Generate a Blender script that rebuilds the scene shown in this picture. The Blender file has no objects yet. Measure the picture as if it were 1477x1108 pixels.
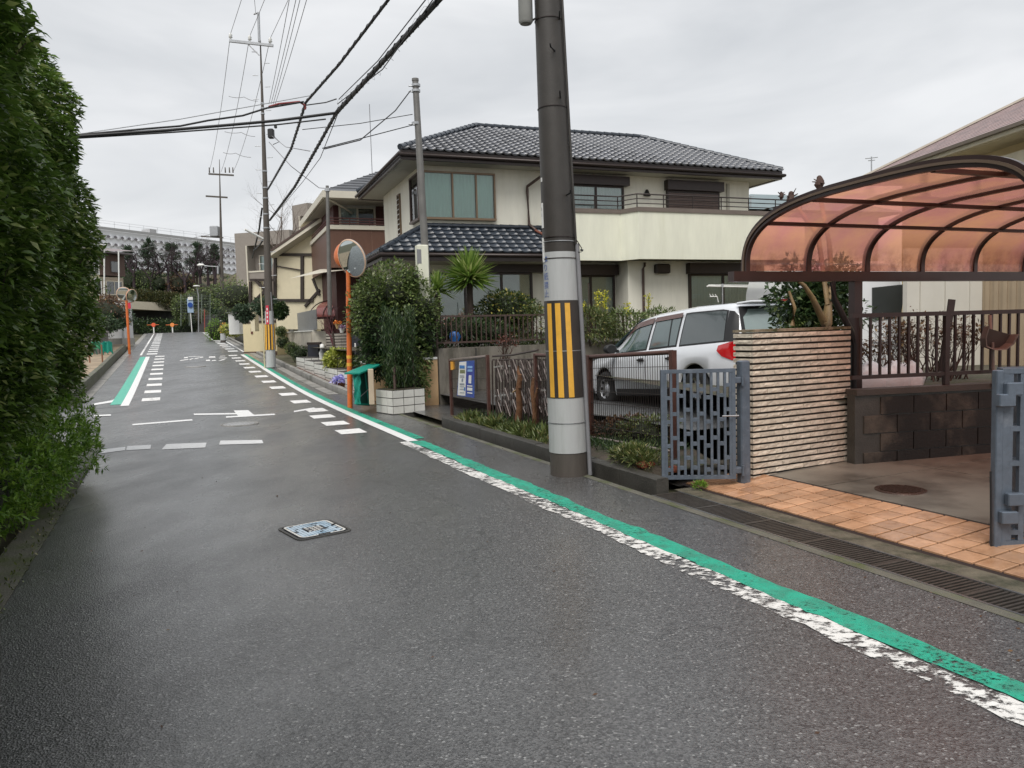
import bpy, math, random
import numpy as np
from mathutils import Vector, Matrix
random.seed(7); rng = np.random.default_rng(11)
PI = math.pi
sc = bpy.context.scene
col = sc.collection
V = Vector
# ------------------------------------------------------------------ camera
EYE = V((0, 0, 1.6)); F = 1109.0; CX, CY = 738.5, 554.0
PITCH = math.atan(78 / F); ROLL = math.radians(-1.6)
cam_d = bpy.data.cameras.new('camera'); cam = bpy.data.objects.new('camera', cam_d); col.objects.link(cam)
CM = (Matrix.Rotation(PI / 2 - PITCH, 4, 'X') @ Matrix.Rotation(ROLL, 4, 'Z'))
cam.matrix_world = Matrix.Translation(EYE) @ CM
cam_d.sensor_width = 36; cam_d.lens = 36 * F / 1477; cam_d.clip_start = .05; cam_d.clip_end = 2000
sc.camera = cam
# ------------------------------------------------------------------ sky, sun, exposure
SUN_EL, SUN_ROT = math.radians(56), math.radians(194)
w = bpy.data.worlds.new('World'); sc.world = w; w.use_nodes = True
nt = w.node_tree; nt.nodes.clear()
def N(t, typ, **k):
    n = t.nodes.new(typ)
    for a, b in k.items():
        setattr(n, a, b)
    return n
out = N(nt, 'ShaderNodeOutputWorld'); bg = N(nt, 'ShaderNodeBackground')
sky = N(nt, 'ShaderNodeTexSky', sky_type='NISHITA', sun_disc=False, sun_elevation=SUN_EL, sun_rotation=SUN_ROT, dust_density=4.0)
tc = N(nt, 'ShaderNodeTexCoord'); mp = N(nt, 'ShaderNodeMapping'); mp.inputs['Scale'].default_value = (1.1, .8, 3.6)
nz = N(nt, 'ShaderNodeTexNoise'); nz.inputs['Scale'].default_value = 2.1; nz.inputs['Detail'].default_value = 5; nz.inputs['Roughness'].default_value = .52
nz.inputs['Distortion'].default_value = .4
cr = N(nt, 'ShaderNodeValToRGB')
cr.color_ramp.elements[0].position = .34; cr.color_ramp.elements[0].color = (3.6, 3.72, 3.85, 1)
cr.color_ramp.elements[1].position = .66; cr.color_ramp.elements[1].color = (5.0, 5.05, 5.12, 1)
mx = N(nt, 'ShaderNodeMixRGB'); mx.inputs[0].default_value = .94
nt.links.new(tc.outputs['Generated'], mp.inputs[0]); nt.links.new(mp.outputs[0], nz.inputs['Vector'])
nt.links.new(nz.outputs['Fac'], cr.inputs[0]); nt.links.new(sky.outputs[0], mx.inputs[1]); nt.links.new(cr.outputs[0], mx.inputs[2])
nt.links.new(mx.outputs[0], bg.inputs[0]); bg.inputs[1].default_value = .1; nt.links.new(bg.outputs[0], out.inputs[0])
sun_d = bpy.data.lights.new('sun', 'SUN'); sun_d.energy = 1.5; sun_d.angle = math.radians(40); sun_d.color = (1, .97, .93)
sun = bpy.data.objects.new('sun', sun_d); col.objects.link(sun)
az = SUN_ROT
sv = V((math.sin(az) * math.cos(SUN_EL), math.cos(az) * math.cos(SUN_EL), math.sin(SUN_EL)))
sun.rotation_euler = sv.to_track_quat('Z', 'Y').to_euler()
sc.view_settings.view_transform = 'Standard'; sc.view_settings.look = 'None'; sc.view_settings.gamma = 1
sc.view_settings.exposure = 0.85; sc.view_settings.use_curve_mapping = False
sc.cycles.max_bounces = 8; sc.cycles.transparent_max_bounces = 16; sc.cycles.use_denoising = True
sc.cycles.caustics_reflective = False; sc.cycles.caustics_refractive = False
# ------------------------------------------------------------------ measured directions
D = V((-.403, .9152, 0)).normalized(); Rr = V((D.y, -D.x, 0))       # along the road / to its right
def ray(px, py):
    v = CM.to_3x3() @ V(((px - CX) / F, -(py - CY) / F, -1)); return v
def at(px, py, Y):
    v = ray(px, py); return EYE + v * (Y / v.y)
def atz(px, py, z):
    v = ray(px, py); return EYE + v * ((z - EYE.z) / v.z)
def onT(px, py, t):
    v = ray(px, py); return EYE + v * (t / v.dot(Rr))
def onplane(px, py, p, n):
    v = ray(px, py); return EYE + v * ((p - EYE).dot(n) / v.dot(n))
def h(s):
    k = 2.5
    if s < 80: return .0365 * k * math.log(1 + math.exp((s - 20) / k))
    h0 = .0365 * 60; x = s - 80
    return h0 + .0365 * x - .0045 * x * x if x < 10 else h0 - .085 - .02 * min(x - 10, 25)
def W(s, t, z=0.0, terr=True):
    p = D * s + Rr * t; p.z = z + (h(s) if terr else 0); return p
def st(p): return p.dot(D), p.dot(Rr)
def gp(px, py, dz=0.0):
    v = ray(px, py); a, b = 1.0, None
    k = 1.0
    while k < 400:
        p = EYE + v * k
        if p.z < h(p.dot(D)) + dz:
            lo, hi = k / 1.03, k
            for _ in range(25):
                m = (lo + hi) / 2; p = EYE + v * m
                if p.z < h(p.dot(D)) + dz: hi = m
                else: lo = m
            return EYE + v * hi
        k *= 1.03
    return EYE + v * k
# ------------------------------------------------------------------ materials
MATS = {}
def mat(name, c, rough=.6, metal=0.0, var=.12, scale=4.0, bump=0.0, bscale=60.0, c2=None, patch=2.0, pfac=.5, rnd=0.0, spec=.5, coat=0.0, aniso=None, detail=5):
    """procedural: base colour broken by noise, an optional second colour in patches, per-object variation, fine bump"""
    if name in MATS: return MATS[name]
    m = bpy.data.materials.new(name); m.use_nodes = True; t = m.node_tree; b = t.nodes['Principled BSDF']
    b.inputs['Roughness'].default_value = rough; b.inputs['Metallic'].default_value = metal
    b.inputs['Specular IOR Level'].default_value = spec; b.inputs['Coat Weight'].default_value = coat; b.inputs['Coat Roughness'].default_value = .08
    L = t.links.new
    tc = N(t, 'ShaderNodeNewGeometry'); src = tc.outputs['Position']
    if aniso:
        mp = N(t, 'ShaderNodeMapping'); mp.inputs['Scale'].default_value = aniso; L(src, mp.inputs[0]); src = mp.outputs[0]
    nz = N(t, 'ShaderNodeTexNoise'); nz.inputs['Scale'].default_value = scale; nz.inputs['Detail'].default_value = detail; nz.inputs['Roughness'].default_value = .62; L(src, nz.inputs['Vector'])
    mr = N(t, 'ShaderNodeMapRange'); mr.inputs[1].default_value = .25; mr.inputs[2].default_value = .75; mr.inputs[3].default_value = 1 - var; mr.inputs[4].default_value = 1 + var; L(nz.outputs['Fac'], mr.inputs[0])
    cout = None
    if c2:
        n2 = N(t, 'ShaderNodeTexNoise'); n2.inputs['Scale'].default_value = patch; n2.inputs['Detail'].default_value = 7; n2.inputs['Roughness'].default_value = .65; L(src, n2.inputs['Vector'])
        r2 = N(t, 'ShaderNodeMapRange'); r2.inputs[1].default_value = pfac - .06; r2.inputs[2].default_value = pfac + .12; L(n2.outputs['Fac'], r2.inputs[0])
        mm = N(t, 'ShaderNodeMixRGB'); mm.inputs[1].default_value = (*c, 1); mm.inputs[2].default_value = (*c2, 1); L(r2.outputs[0], mm.inputs[0]); cout = mm.outputs[0]
    mu = N(t, 'ShaderNodeVectorMath', operation='SCALE')
    if cout: L(cout, mu.inputs[0])
    else: mu.inputs[0].default_value = c
    fac = mr.outputs[0]
    if rnd:
        oi = N(t, 'ShaderNodeObjectInfo'); ro = N(t, 'ShaderNodeMapRange'); ro.inputs[3].default_value = 1 - rnd; ro.inputs[4].default_value = 1 + rnd; L(oi.outputs['Random'], ro.inputs[0])
        m2 = N(t, 'ShaderNodeMath', operation='MULTIPLY'); L(fac, m2.inputs[0]); L(ro.outputs[0], m2.inputs[1]); fac = m2.outputs[0]
    L(fac, mu.inputs['Scale']); L(mu.outputs[0], b.inputs['Base Color'])
    if bump:
        n3 = N(t, 'ShaderNodeTexNoise'); n3.inputs['Scale'].default_value = bscale; n3.inputs['Detail'].default_value = 4; L(src, n3.inputs['Vector'])
        bp = N(t, 'ShaderNodeBump'); bp.inputs['Strength'].default_value = bump; bp.inputs['Distance'].default_value = .01; L(n3.outputs['Fac'], bp.inputs['Height']); L(bp.outputs[0], b.inputs['Normal'])
    MATS[name] = m; return m
def leafmat(name, ca, cb, cc=None, rough=.38, trans=.3):
    if name in MATS: return MATS[name]
    m = bpy.data.materials.new(name); m.use_nodes = True; t = m.node_tree; b = t.nodes['Principled BSDF']; L = t.links.new
    a = N(t, 'ShaderNodeAttribute', attribute_name='rnd'); r = N(t, 'ShaderNodeValToRGB')
    r.color_ramp.elements[0].color = (*ca, 1); r.color_ramp.elements[1].color = (*cb, 1); r.color_ramp.elements[1].position = .85
    if cc: e = r.color_ramp.elements.new(.97); e.color = (*cc, 1)
    L(a.outputs['Fac'], r.inputs[0]); L(r.outputs[0], b.inputs['Base Color']); b.inputs['Roughness'].default_value = rough
    tr = N(t, 'ShaderNodeBsdfTranslucent'); L(r.outputs[0], tr.inputs[0]); ms = N(t, 'ShaderNodeMixShader'); ms.inputs[0].default_value = trans
    o = t.nodes['Material Output']; L(b.outputs[0], ms.inputs[1]); L(tr.outputs[0], ms.inputs[2]); L(ms.outputs[0], o.inputs[0])
    MATS[name] = m; return m
def glassmat(name, tint=(.9, .95, .95), refl=.25, rough=.02):
    if name in MATS: return MATS[name]
    m = bpy.data.materials.new(name); m.use_nodes = True; t = m.node_tree; t.nodes.clear(); L = t.links.new
    o = N(t, 'ShaderNodeOutputMaterial'); tr = N(t, 'ShaderNodeBsdfTransparent'); tr.inputs[0].default_value = (*tint, 1)
    g = N(t, 'ShaderNodeBsdfGlossy'); g.inputs['Roughness'].default_value = rough
    fr = N(t, 'ShaderNodeFresnel'); fr.inputs[0].default_value = 1.5; ad = N(t, 'ShaderNodeMath', operation='ADD'); ad.inputs[1].default_value = refl; ad.use_clamp = True
    L(fr.outputs[0], ad.inputs[0]); ms = N(t, 'ShaderNodeMixShader'); L(ad.outputs[0], ms.inputs[0]); L(tr.outputs[0], ms.inputs[1]); L(g.outputs[0], ms.inputs[2]); L(ms.outputs[0], o.inputs[0])
    MATS[name] = m; return m
def wornmat(name, c, fac=.5, scale=18, soft=.06, rough=.55, c2=None):
    """paint that has worn off in places: noise opens holes to the road below"""
    if name in MATS: return MATS[name]
    m = mat(name, c, rough, var=.13, scale=9, bump=.25, bscale=150, c2=c2, patch=6)
    t = m.node_tree; L = t.links.new; b = t.nodes['Principled BSDF']; o = t.nodes['Material Output']
    tc = N(t, 'ShaderNodeTexCoord'); mp = N(t, 'ShaderNodeMapping'); mp.inputs['Rotation'].default_value = (0, 0, -.8); mp.inputs['Scale'].default_value = (.8, 1.15, 1)
    n = N(t, 'ShaderNodeTexNoise'); n.inputs['Scale'].default_value = scale; n.inputs['Detail'].default_value = 8; n.inputs['Roughness'].default_value = .75
    L(tc.outputs['Object'], mp.inputs[0]); L(mp.outputs[0], n.inputs['Vector'])
    r = N(t, 'ShaderNodeMapRange'); r.inputs[1].default_value = fac - soft; r.inputs[2].default_value = fac + soft; n5 = N(t, 'ShaderNodeTexNoise'); n5.inputs['Scale'].default_value = 1.6; n5.inputs['Detail'].default_value = 4; L(tc.outputs['Object'], n5.inputs['Vector']); mad = N(t, 'ShaderNodeMath', operation='MULTIPLY_ADD'); mad.inputs[1].default_value = .45; L(n5.outputs['Fac'], mad.inputs[0]); L(n.outputs['Fac'], mad.inputs[2]); sbt = N(t, 'ShaderNodeMath', operation='SUBTRACT'); sbt.inputs[1].default_value = .225; L(mad.outputs[0], sbt.inputs[0]); L(sbt.outputs[0], r.inputs[0])
    tr = N(t, 'ShaderNodeBsdfTransparent'); ms = N(t, 'ShaderNodeMixShader'); L(r.outputs[0], ms.inputs[0]); L(b.outputs[0], ms.inputs[2]); L(tr.outputs[0], ms.inputs[1]); L(ms.outputs[0], o.inputs[0])
    return m
def asphalt():
    m = bpy.data.materials.new('wet_asphalt'); m.use_nodes = True; t = m.node_tree; b = t.nodes['Principled BSDF']; L = t.links.new
    tc = N(t, 'ShaderNodeTexCoord'); P = tc.outputs['Object']
    v = N(t, 'ShaderNodeTexVoronoi'); v.inputs['Scale'].default_value = 105; L(P, v.inputs['Vector'])
    n1 = N(t, 'ShaderNodeTexNoise'); n1.inputs['Scale'].default_value = .55; n1.inputs['Detail'].default_value = 7; n1.inputs['Roughness'].default_value = .6; L(P, n1.inputs['Vector'])
    n2 = N(t, 'ShaderNodeTexNoise'); n2.inputs['Scale'].default_value = 130; n2.inputs['Detail'].default_value = 3; L(P, n2.inputs['Vector'])
    r = N(t, 'ShaderNodeValToRGB'); r.color_ramp.elements[0].color = (.018, .018, .019, 1)
    e = r.color_ramp.elements.new(.965); e.color = (.132, .132, .132, 1); r.color_ramp.elements[2].position = .975; r.color_ramp.elements[2].color = (.27, .27, .265, 1)
    sp = N(t, 'ShaderNodeSeparateColor'); L(v.outputs['Color'], sp.inputs[0]); L(sp.outputs[0], r.inputs[0])
    mr = N(t, 'ShaderNodeMapRange'); mr.inputs[1].default_value = .3; mr.inputs[2].default_value = .7; mr.inputs[3].default_value = .84; mr.inputs[4].default_value = 1.16; L(n1.outputs['Fac'], mr.inputs[0])
    sm = N(t, 'ShaderNodeVectorMath', operation='SCALE'); L(r.outputs[0], sm.inputs[0]); L(mr.outputs[0], sm.inputs['Scale']); 
    # hairline cracks in a few places
    nd = N(t, 'ShaderNodeTexNoise'); nd.inputs['Scale'].default_value = 2.5; nd.inputs['Detail'].default_value = 6; L(P, nd.inputs['Vector']); vm = N(t, 'ShaderNodeVectorMath', operation='MULTIPLY_ADD'); vm.inputs[1].default_value = (.7, .7, .7); L(nd.outputs['Color'], vm.inputs[0]); L(P, vm.inputs[2])
    ve = N(t, 'ShaderNodeTexVoronoi', feature='DISTANCE_TO_EDGE'); ve.inputs['Scale'].default_value = .42; L(vm.outputs[0], ve.inputs['Vector']); ce = N(t, 'ShaderNodeMapRange'); ce.inputs[1].default_value = .0015; ce.inputs[2].default_value = .006; ce.inputs[3].default_value = .55; ce.inputs[4].default_value = 1; L(ve.outputs['Distance'], ce.inputs[0])
    cm = N(t, 'ShaderNodeMapRange'); cm.inputs[1].default_value = .48; cm.inputs[2].default_value = .56; L(n1.outputs['Fac'], cm.inputs[0]); mxc = N(t, 'ShaderNodeMath', operation='MAXIMUM'); L(ce.outputs[0], mxc.inputs[0]); L(cm.outputs[0], mxc.inputs[1])
    s2 = N(t, 'ShaderNodeVectorMath', operation='SCALE'); L(sm.outputs[0], s2.inputs[0]); L(mxc.outputs[0], s2.inputs['Scale']); L(s2.outputs[0], b.inputs['Base Color'])
    n4 = N(t, 'ShaderNodeTexNoise'); n4.inputs['Scale'].default_value = .8; n4.inputs['Detail'].default_value = 6; n4.inputs['Roughness'].default_value = .55
    mp = N(t, 'ShaderNodeMapping'); mp.inputs['Rotation'].default_value = (0, 0, -.41); mp.inputs['Scale'].default_value = (1.5, .7, 1); L(P, mp.inputs[0]); L(mp.outputs[0], n4.inputs['Vector'])
    rr = N(t, 'ShaderNodeMapRange'); rr.inputs[1].default_value = .35; rr.inputs[2].default_value = .68; rr.inputs[3].default_value = .22; rr.inputs[4].default_value = .42; L(n4.outputs['Fac'], rr.inputs[0]); L(rr.outputs[0], b.inputs['Roughness'])
    cw = N(t, 'ShaderNodeMapRange'); cw.inputs[1].default_value = .36; cw.inputs[2].default_value = .62; cw.inputs[3].default_value = 1; cw.inputs[4].default_value = .45; L(n4.outputs['Fac'], cw.inputs[0])
    hm = N(t, 'ShaderNodeMath', operation='ADD'); L(v.outputs['Distance'], hm.inputs[0]); L(n2.outputs['Fac'], hm.inputs[1])
    bp = N(t, 'ShaderNodeBump'); bp.inputs['Distance'].default_value = .006; bp.inputs['Strength'].default_value = .8; L(hm.outputs[0], bp.inputs['Height']); L(bp.outputs[0], b.inputs['Normal'])
    b.inputs['Specular IOR Level'].default_value = .8; L(cw.outputs[0], b.inputs['Coat Weight']); b.inputs['Coat Roughness'].default_value = .30
    MATS['wet_asphalt'] = m; return m
ASPH = asphalt()
CONC = mat('concrete', (.27, .26, .24), .6, var=.25, scale=3, bump=.4, bscale=90, c2=(.13, .13, .11), patch=2.2, pfac=.55)
CONCL = mat('pale_concrete', (.36, .35, .32), .6, var=.2, scale=3, bump=.3, bscale=90, c2=(.22, .21, .18), patch=1.6, pfac=.6)
MOSS = mat('mossy_concrete', (.13, .125, .10), .6, var=.3, scale=7, bump=.6, bscale=70, c2=(.07, .085, .03), patch=3.5, pfac=.52)
DARKC = mat('dark_wet_concrete', (.055, .052, .045), .5, var=.35, scale=5, bump=.5, bscale=60)
SOIL = mat('soil', (.07, .055, .04), .85, var=.4, scale=9, bump=.9, bscale=40, c2=(.04, .05, .02), patch=5)
SANDY = mat('sandy_soil', (.36, .28, .19), .85, var=.25, scale=3, bump=.6, bscale=30, c2=(.22, .17, .12), patch=1.5)
GRASSG = mat('rough_ground', (.09, .09, .05), .9, var=.3, scale=2, bump=.5, bscale=20, c2=(.12, .10, .07), patch=.5)
CREAM = mat('cream_stucco', (.78, .76, .66), .75, var=.09, scale=2.2, aniso=(1.6, 1.6, .3), bump=.25, bscale=120, c2=(.70, .68, .57), patch=.8, pfac=.6)
CREAMG = mat('greenish_cream_stucco', (.78, .78, .65), .75, var=.09, scale=2.2, aniso=(1.6, 1.6, .3), bump=.2, bscale=120, c2=(.71, .71, .56), patch=.7, pfac=.6)
SOFFIT = mat('soffit_board', (.46, .44, .38), .7, var=.06)
DBROWN = mat('dark_brown_metal', (.032, .022, .019), .35, metal=.25, var=.15, scale=6)
DBROWN2 = mat('warm_brown_metal', (.085, .055, .045), .38, metal=.2, var=.2, scale=6)
BRONZE = mat('bronze_frame', (.20, .14, .09), .35, metal=.5, var=.08)
TILE = mat('glazed_roof_tile', (.10, .105, .118), .26, var=.2, scale=5, rnd=.25, spec=.8, bump=.1, bscale=40)
TILED = mat('dark_roof_tile', (.03, .038, .05), .25, var=.2, scale=5, rnd=.25, spec=.6)
GLASS = glassmat('window_glass', (.86, .92, .90), .05)
GLASSD = glassmat('dark_glass', (.25, .28, .28), .12)
CURT = mat('mint_curtain', (.56, .86, .76), .8, var=.1, scale=14, aniso=(8, 8, .3))
CURTW = mat('white_curtain', (.82, .84, .87), .8, var=.12, scale=14, aniso=(8, 8, .3))
ROOMD = mat('unlit_interior', (.02, .02, .02), .9)  # near-black tone standing for the shade of unlit interiors
GREYSH = mat('grey_shutter', (.40, .40, .38), .5, var=.05)
WHITEP = mat('white_paint', (.78, .78, .75), .45, var=.08, scale=3)
BLACKP = mat('black_rubber', (.015, .015, .016), .5)
ORANGE = mat('orange_paint', (.66, .16, .035), .4, var=.15, scale=8, c2=(.5, .17, .07), patch=5, pfac=.62)
STEEL = mat('galvanised_steel', (.42, .43, .44), .38, metal=.7, var=.15, scale=12)
GREYM = mat('grey_cable', (.22, .22, .23), .5)
GATE = mat('gate_grey_paint', (.115, .14, .175), .42, metal=.25, var=.2, scale=9, bump=.25, bscale=30, c2=(.19, .215, .25), patch=8, pfac=.62)
POLEC = mat('pole_concrete', (.46, .47, .465), .55, var=.12, scale=2.0, aniso=(5, 5, .6), c2=(.36, .37, .36), patch=2, pfac=.58)
POLEB = mat('pole_brown_coat', (.042, .037, .032), .5, var=.2, scale=5, bump=.2, bscale=60)
POLEO = mat('old_pole_concrete', (.085, .073, .062), .7, var=.2, scale=3, aniso=(4, 4, .7), bump=.3)
YEL = mat('yellow_band', (.80, .43, .06), .4, var=.12, scale=10)
BLK = mat('black_band', (.045, .038, .034), .45, var=.2)
BARK = mat('bark', (.06, .042, .033), .85, var=.35, scale=10, bump=.8, bscale=30, aniso=(3, 3, 1))
BARKY = mat('smooth_yellow_bark', (.30, .20, .09), .6, var=.35, scale=8, bump=.4, bscale=30, c2=(.12, .08, .05), patch=4)
DEADW = mat('rotting_wood', (.16, .075, .035), .8, var=.4, scale=12, bump=.6, bscale=40)
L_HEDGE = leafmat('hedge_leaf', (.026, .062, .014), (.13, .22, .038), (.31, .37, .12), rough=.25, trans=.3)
L_AZAL = leafmat('azalea_leaf', (.08, .18, .018), (.24, .40, .05), (.30, .42, .09), rough=.42)
L_DARK = leafmat('dark_leaf', (.018, .04, .016), (.065, .115, .036), (.13, .17, .06))
L_MID = leafmat('ivy_leaf', (.045, .08, .022), (.19, .25, .075), (.33, .36, .18))
L_YEL = leafmat('variegated_leaf', (.20, .26, .04), (.55, .56, .12), (.7, .7, .35))
L_YUC = leafmat('sword_leaf', (.08, .16, .025), (.32, .45, .10), (.50, .52, .22), rough=.4)
L_BROWN = leafmat('rust_leaf', (.05, .028, .018), (.16, .08, .04), (.25, .16, .06))
L_WEED = leafmat('weed_leaf', (.05, .075, .02), (.16, .20, .06), (.38, .32, .14))
L_CON = leafmat('conifer_needles', (.03, .06, .035), (.09, .14, .075), (.08, .10, .06), rough=.6)
# ------------------------------------------------------------------ mesh builder
class MB:
    def __init__(s): s.v = []; s.f = []; s.m = []; s.sm = []; s.cur = 0; s.smooth = False
    def add(s, vs, fs, sm=None):
        o = len(s.v); s.v += [tuple(x) for x in vs]
        for f in fs: s.f.append(tuple(o + i for i in f)); s.m.append(s.cur); s.sm.append(s.smooth if sm is None else sm)
        return s
    def box(s, p, ax, ay, az):
        """corner p, three edge vectors"""
        p, ax, ay, az = V(p), V(ax), V(ay), V(az)
        vs = [p, p + ax, p + ax + ay, p + ay, p + az, p + ax + az, p + ax + ay + az, p + ay + az]
        fs = [(0, 3, 2, 1), (4, 5, 6, 7), (0, 1, 5, 4), (1, 2, 6, 5), (2, 3, 7, 6), (3, 0, 4, 7)]
        if ax.cross(ay).dot(az) < 0: fs = [f[::-1] for f in fs]
        return s.add(vs, fs, False)
    def cbox(s, c, sx, sy, sz, rz=0, bev=0):
        """centre, size, heading; bev cuts the vertical and top edges a little"""
        R = Matrix.Rotation(rz, 3, 'Z'); c = V(c)
        if not bev: return s.box(c + R @ V((-sx / 2, -sy / 2, -sz / 2)), R @ V((sx, 0, 0)), R @ V((0, sy, 0)), V((0, 0, sz)))
        b = bev; rings = []
        for (z, i) in ((-sz / 2, b), (-sz / 2 + b, 0), (sz / 2 - b, 0), (sz / 2, b)):
            x, y = sx / 2 - i, sy / 2 - i; k = min(b, x * .9, y * .9)
            rings.append([c + R @ V(q) for q in ((x - k, -y, z), (x, -y + k, z), (x, y - k, z), (x - k, y, z), (-x + k, y, z), (-x, y - k, z), (-x, -y + k, z), (-x + k, -y, z))])
        return s.rings(rings, True, False)
    def rings(s, rings, caps=True, sm=True):
        n = len(rings[0]); vs = [q for r in rings for q in r]; fs = []
        for i in range(len(rings) - 1):
            for j in range(n): fs.append((i * n + j, i * n + (j + 1) % n, (i + 1) * n + (j + 1) % n, (i + 1) * n + j))
        s.add(vs, fs, sm)
        if caps:
            s.add(rings[0], [tuple(range(n))[::-1]], False); s.add(rings[-1], [tuple(range(n))], False)
        return s
    def tube(s, pts, r, n=6, caps=True, sm=True):
        pts = [V(p) for p in pts]; rr = r if isinstance(r, (list, tuple)) else [r] * len(pts); rings = []
        for i, p in enumerate(pts):
            t = (pts[min(i + 1, len(pts) - 1)] - pts[max(i - 1, 0)]).normalized()
            a = t.cross(V((0, 0, 1)));
            if a.length < .05: a = t.cross(V((0, 1, 0)))
            a.normalize(); b = a.cross(t)
            rings.append([p + (a * math.cos(k * 2 * PI / n) - b * math.sin(k * 2 * PI / n)) * rr[i] for k in range(n)])
        return s.rings([r_[::-1] for r_ in rings], caps, sm)
    def cyl(s, p, r, hgt, n=16, r2=None): return s.tube([p, V(p) + V((0, 0, hgt))], [r, r if r2 is None else r2], n)
    def bar(s, a, b, w_, d_, up=V((0, 0, 1))):
        """rectangular bar from a to b, w_ sideways, d_ along up"""
        a, b = V(a), V(b); t = (b - a); x = t.cross(up)
        if x.length < 1e-4: x = t.cross(V((0, 1, 0)))
        x.normalize(); u = x.cross(t).normalized()
        return s.box(a - x * w_ / 2 - u * d_ / 2, t, x * w_, u * d_)
    def quad(s, a, b, c, d): return s.add([a, b, c, d], [(0, 1, 2, 3)], False)
    def lathe(s, c, prof, n=24, M3=None):
        rings = []
        for r, z in prof:
            ring = [V((r * math.cos(k * 2 * PI / n), r * math.sin(k * 2 * PI / n), z)) for k in range(n)]
            if M3: ring = [M3 @ q for q in ring]
            rings.append([V(c) + q for q in ring])
        return s.rings(rings, False, True)
    def mesh(s, name, mats):
        me = bpy.data.meshes.new(name); me.from_pydata(s.v, [], s.f); me.update()
        for m in (mats if isinstance(mats, (list, tuple)) else [mats]): me.materials.append(m)
        me.polygons.foreach_set('material_index', s.m); me.polygons.foreach_set('use_smooth', s.sm); return me
    def build(s, name, mats, parent=None, local=False, label=None, kind=None, group=None, cat=None):
        vs = s.v
        if parent is not None and not local:
            M = wm(parent).inverted(); s.v = [tuple(M @ V(q)) for q in vs]
        me = s.mesh(name, mats); o = bpy.data.objects.new(name, me); col.objects.link(o)
        if parent is not None: o.parent = parent
        for k, x in (('label', label), ('kind', kind), ('group', group), ('category', cat)):
            if x: o[k] = x
        return o
def wm(o):
    M = o.matrix_basis.copy()
    while o.parent: o = o.parent; M = o.matrix_basis @ M
    return M
def thing(name, label, cat, loc=(0, 0, 0), rz=0, group=None):
    o = bpy.data.objects.new(name, None); col.objects.link(o); o.location = loc; o.rotation_euler = (0, 0, rz); o.empty_display_size = .1
    o['label'] = label; o['category'] = cat
    if group: o['group'] = group
    return o
def inst(name, me, loc, parent=None, rz=0, M=None, label=None, cat=None, group=None):
    """an object of its own that shares mesh data; loc/M in world space"""
    o = bpy.data.objects.new(name, me); col.objects.link(o)
    X = M if M is not None else Matrix.Translation(V(loc)) @ Matrix.Rotation(rz, 4, 'Z')
    if parent is not None: o.parent = parent; X = wm(parent).inverted() @ X
    o.matrix_basis = X
    for k, x in (('label', label), ('category', cat), ('group', group)):
        if x: o[k] = x
    return o
def copy_tree(o, parent=None):
    c = o.copy(); col.objects.link(c); c.parent = parent
    if parent is not None: c.matrix_basis = o.matrix_basis.copy()
    for ch in o.children: copy_tree(ch, c)
    return c
def frameM(o, x, y, z):
    M = Matrix.Identity(4)
    for i, a in enumerate((x, y, z)): M.col[i][:3] = a
    M.col[3][:3] = o; return M
def structure(o): o['kind'] = 'structure'; return o
def text_mesh(txt, size):
    """letters as flat mesh, centred, in the xy plane"""
    cu = bpy.data.curves.new('lettering', 'FONT'); cu.body = txt; cu.size = size; cu.align_x = 'CENTER'; cu.align_y = 'CENTER'; cu.resolution_u = 3
    o = bpy.data.objects.new('lettering', cu); col.objects.link(o); dg = bpy.context.evaluated_depsgraph_get()
    me = bpy.data.meshes.new_from_object(o.evaluated_get(dg)); col.objects.unlink(o); bpy.data.objects.remove(o); bpy.data.curves.remove(cu); me.materials.clear(); return me
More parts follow.
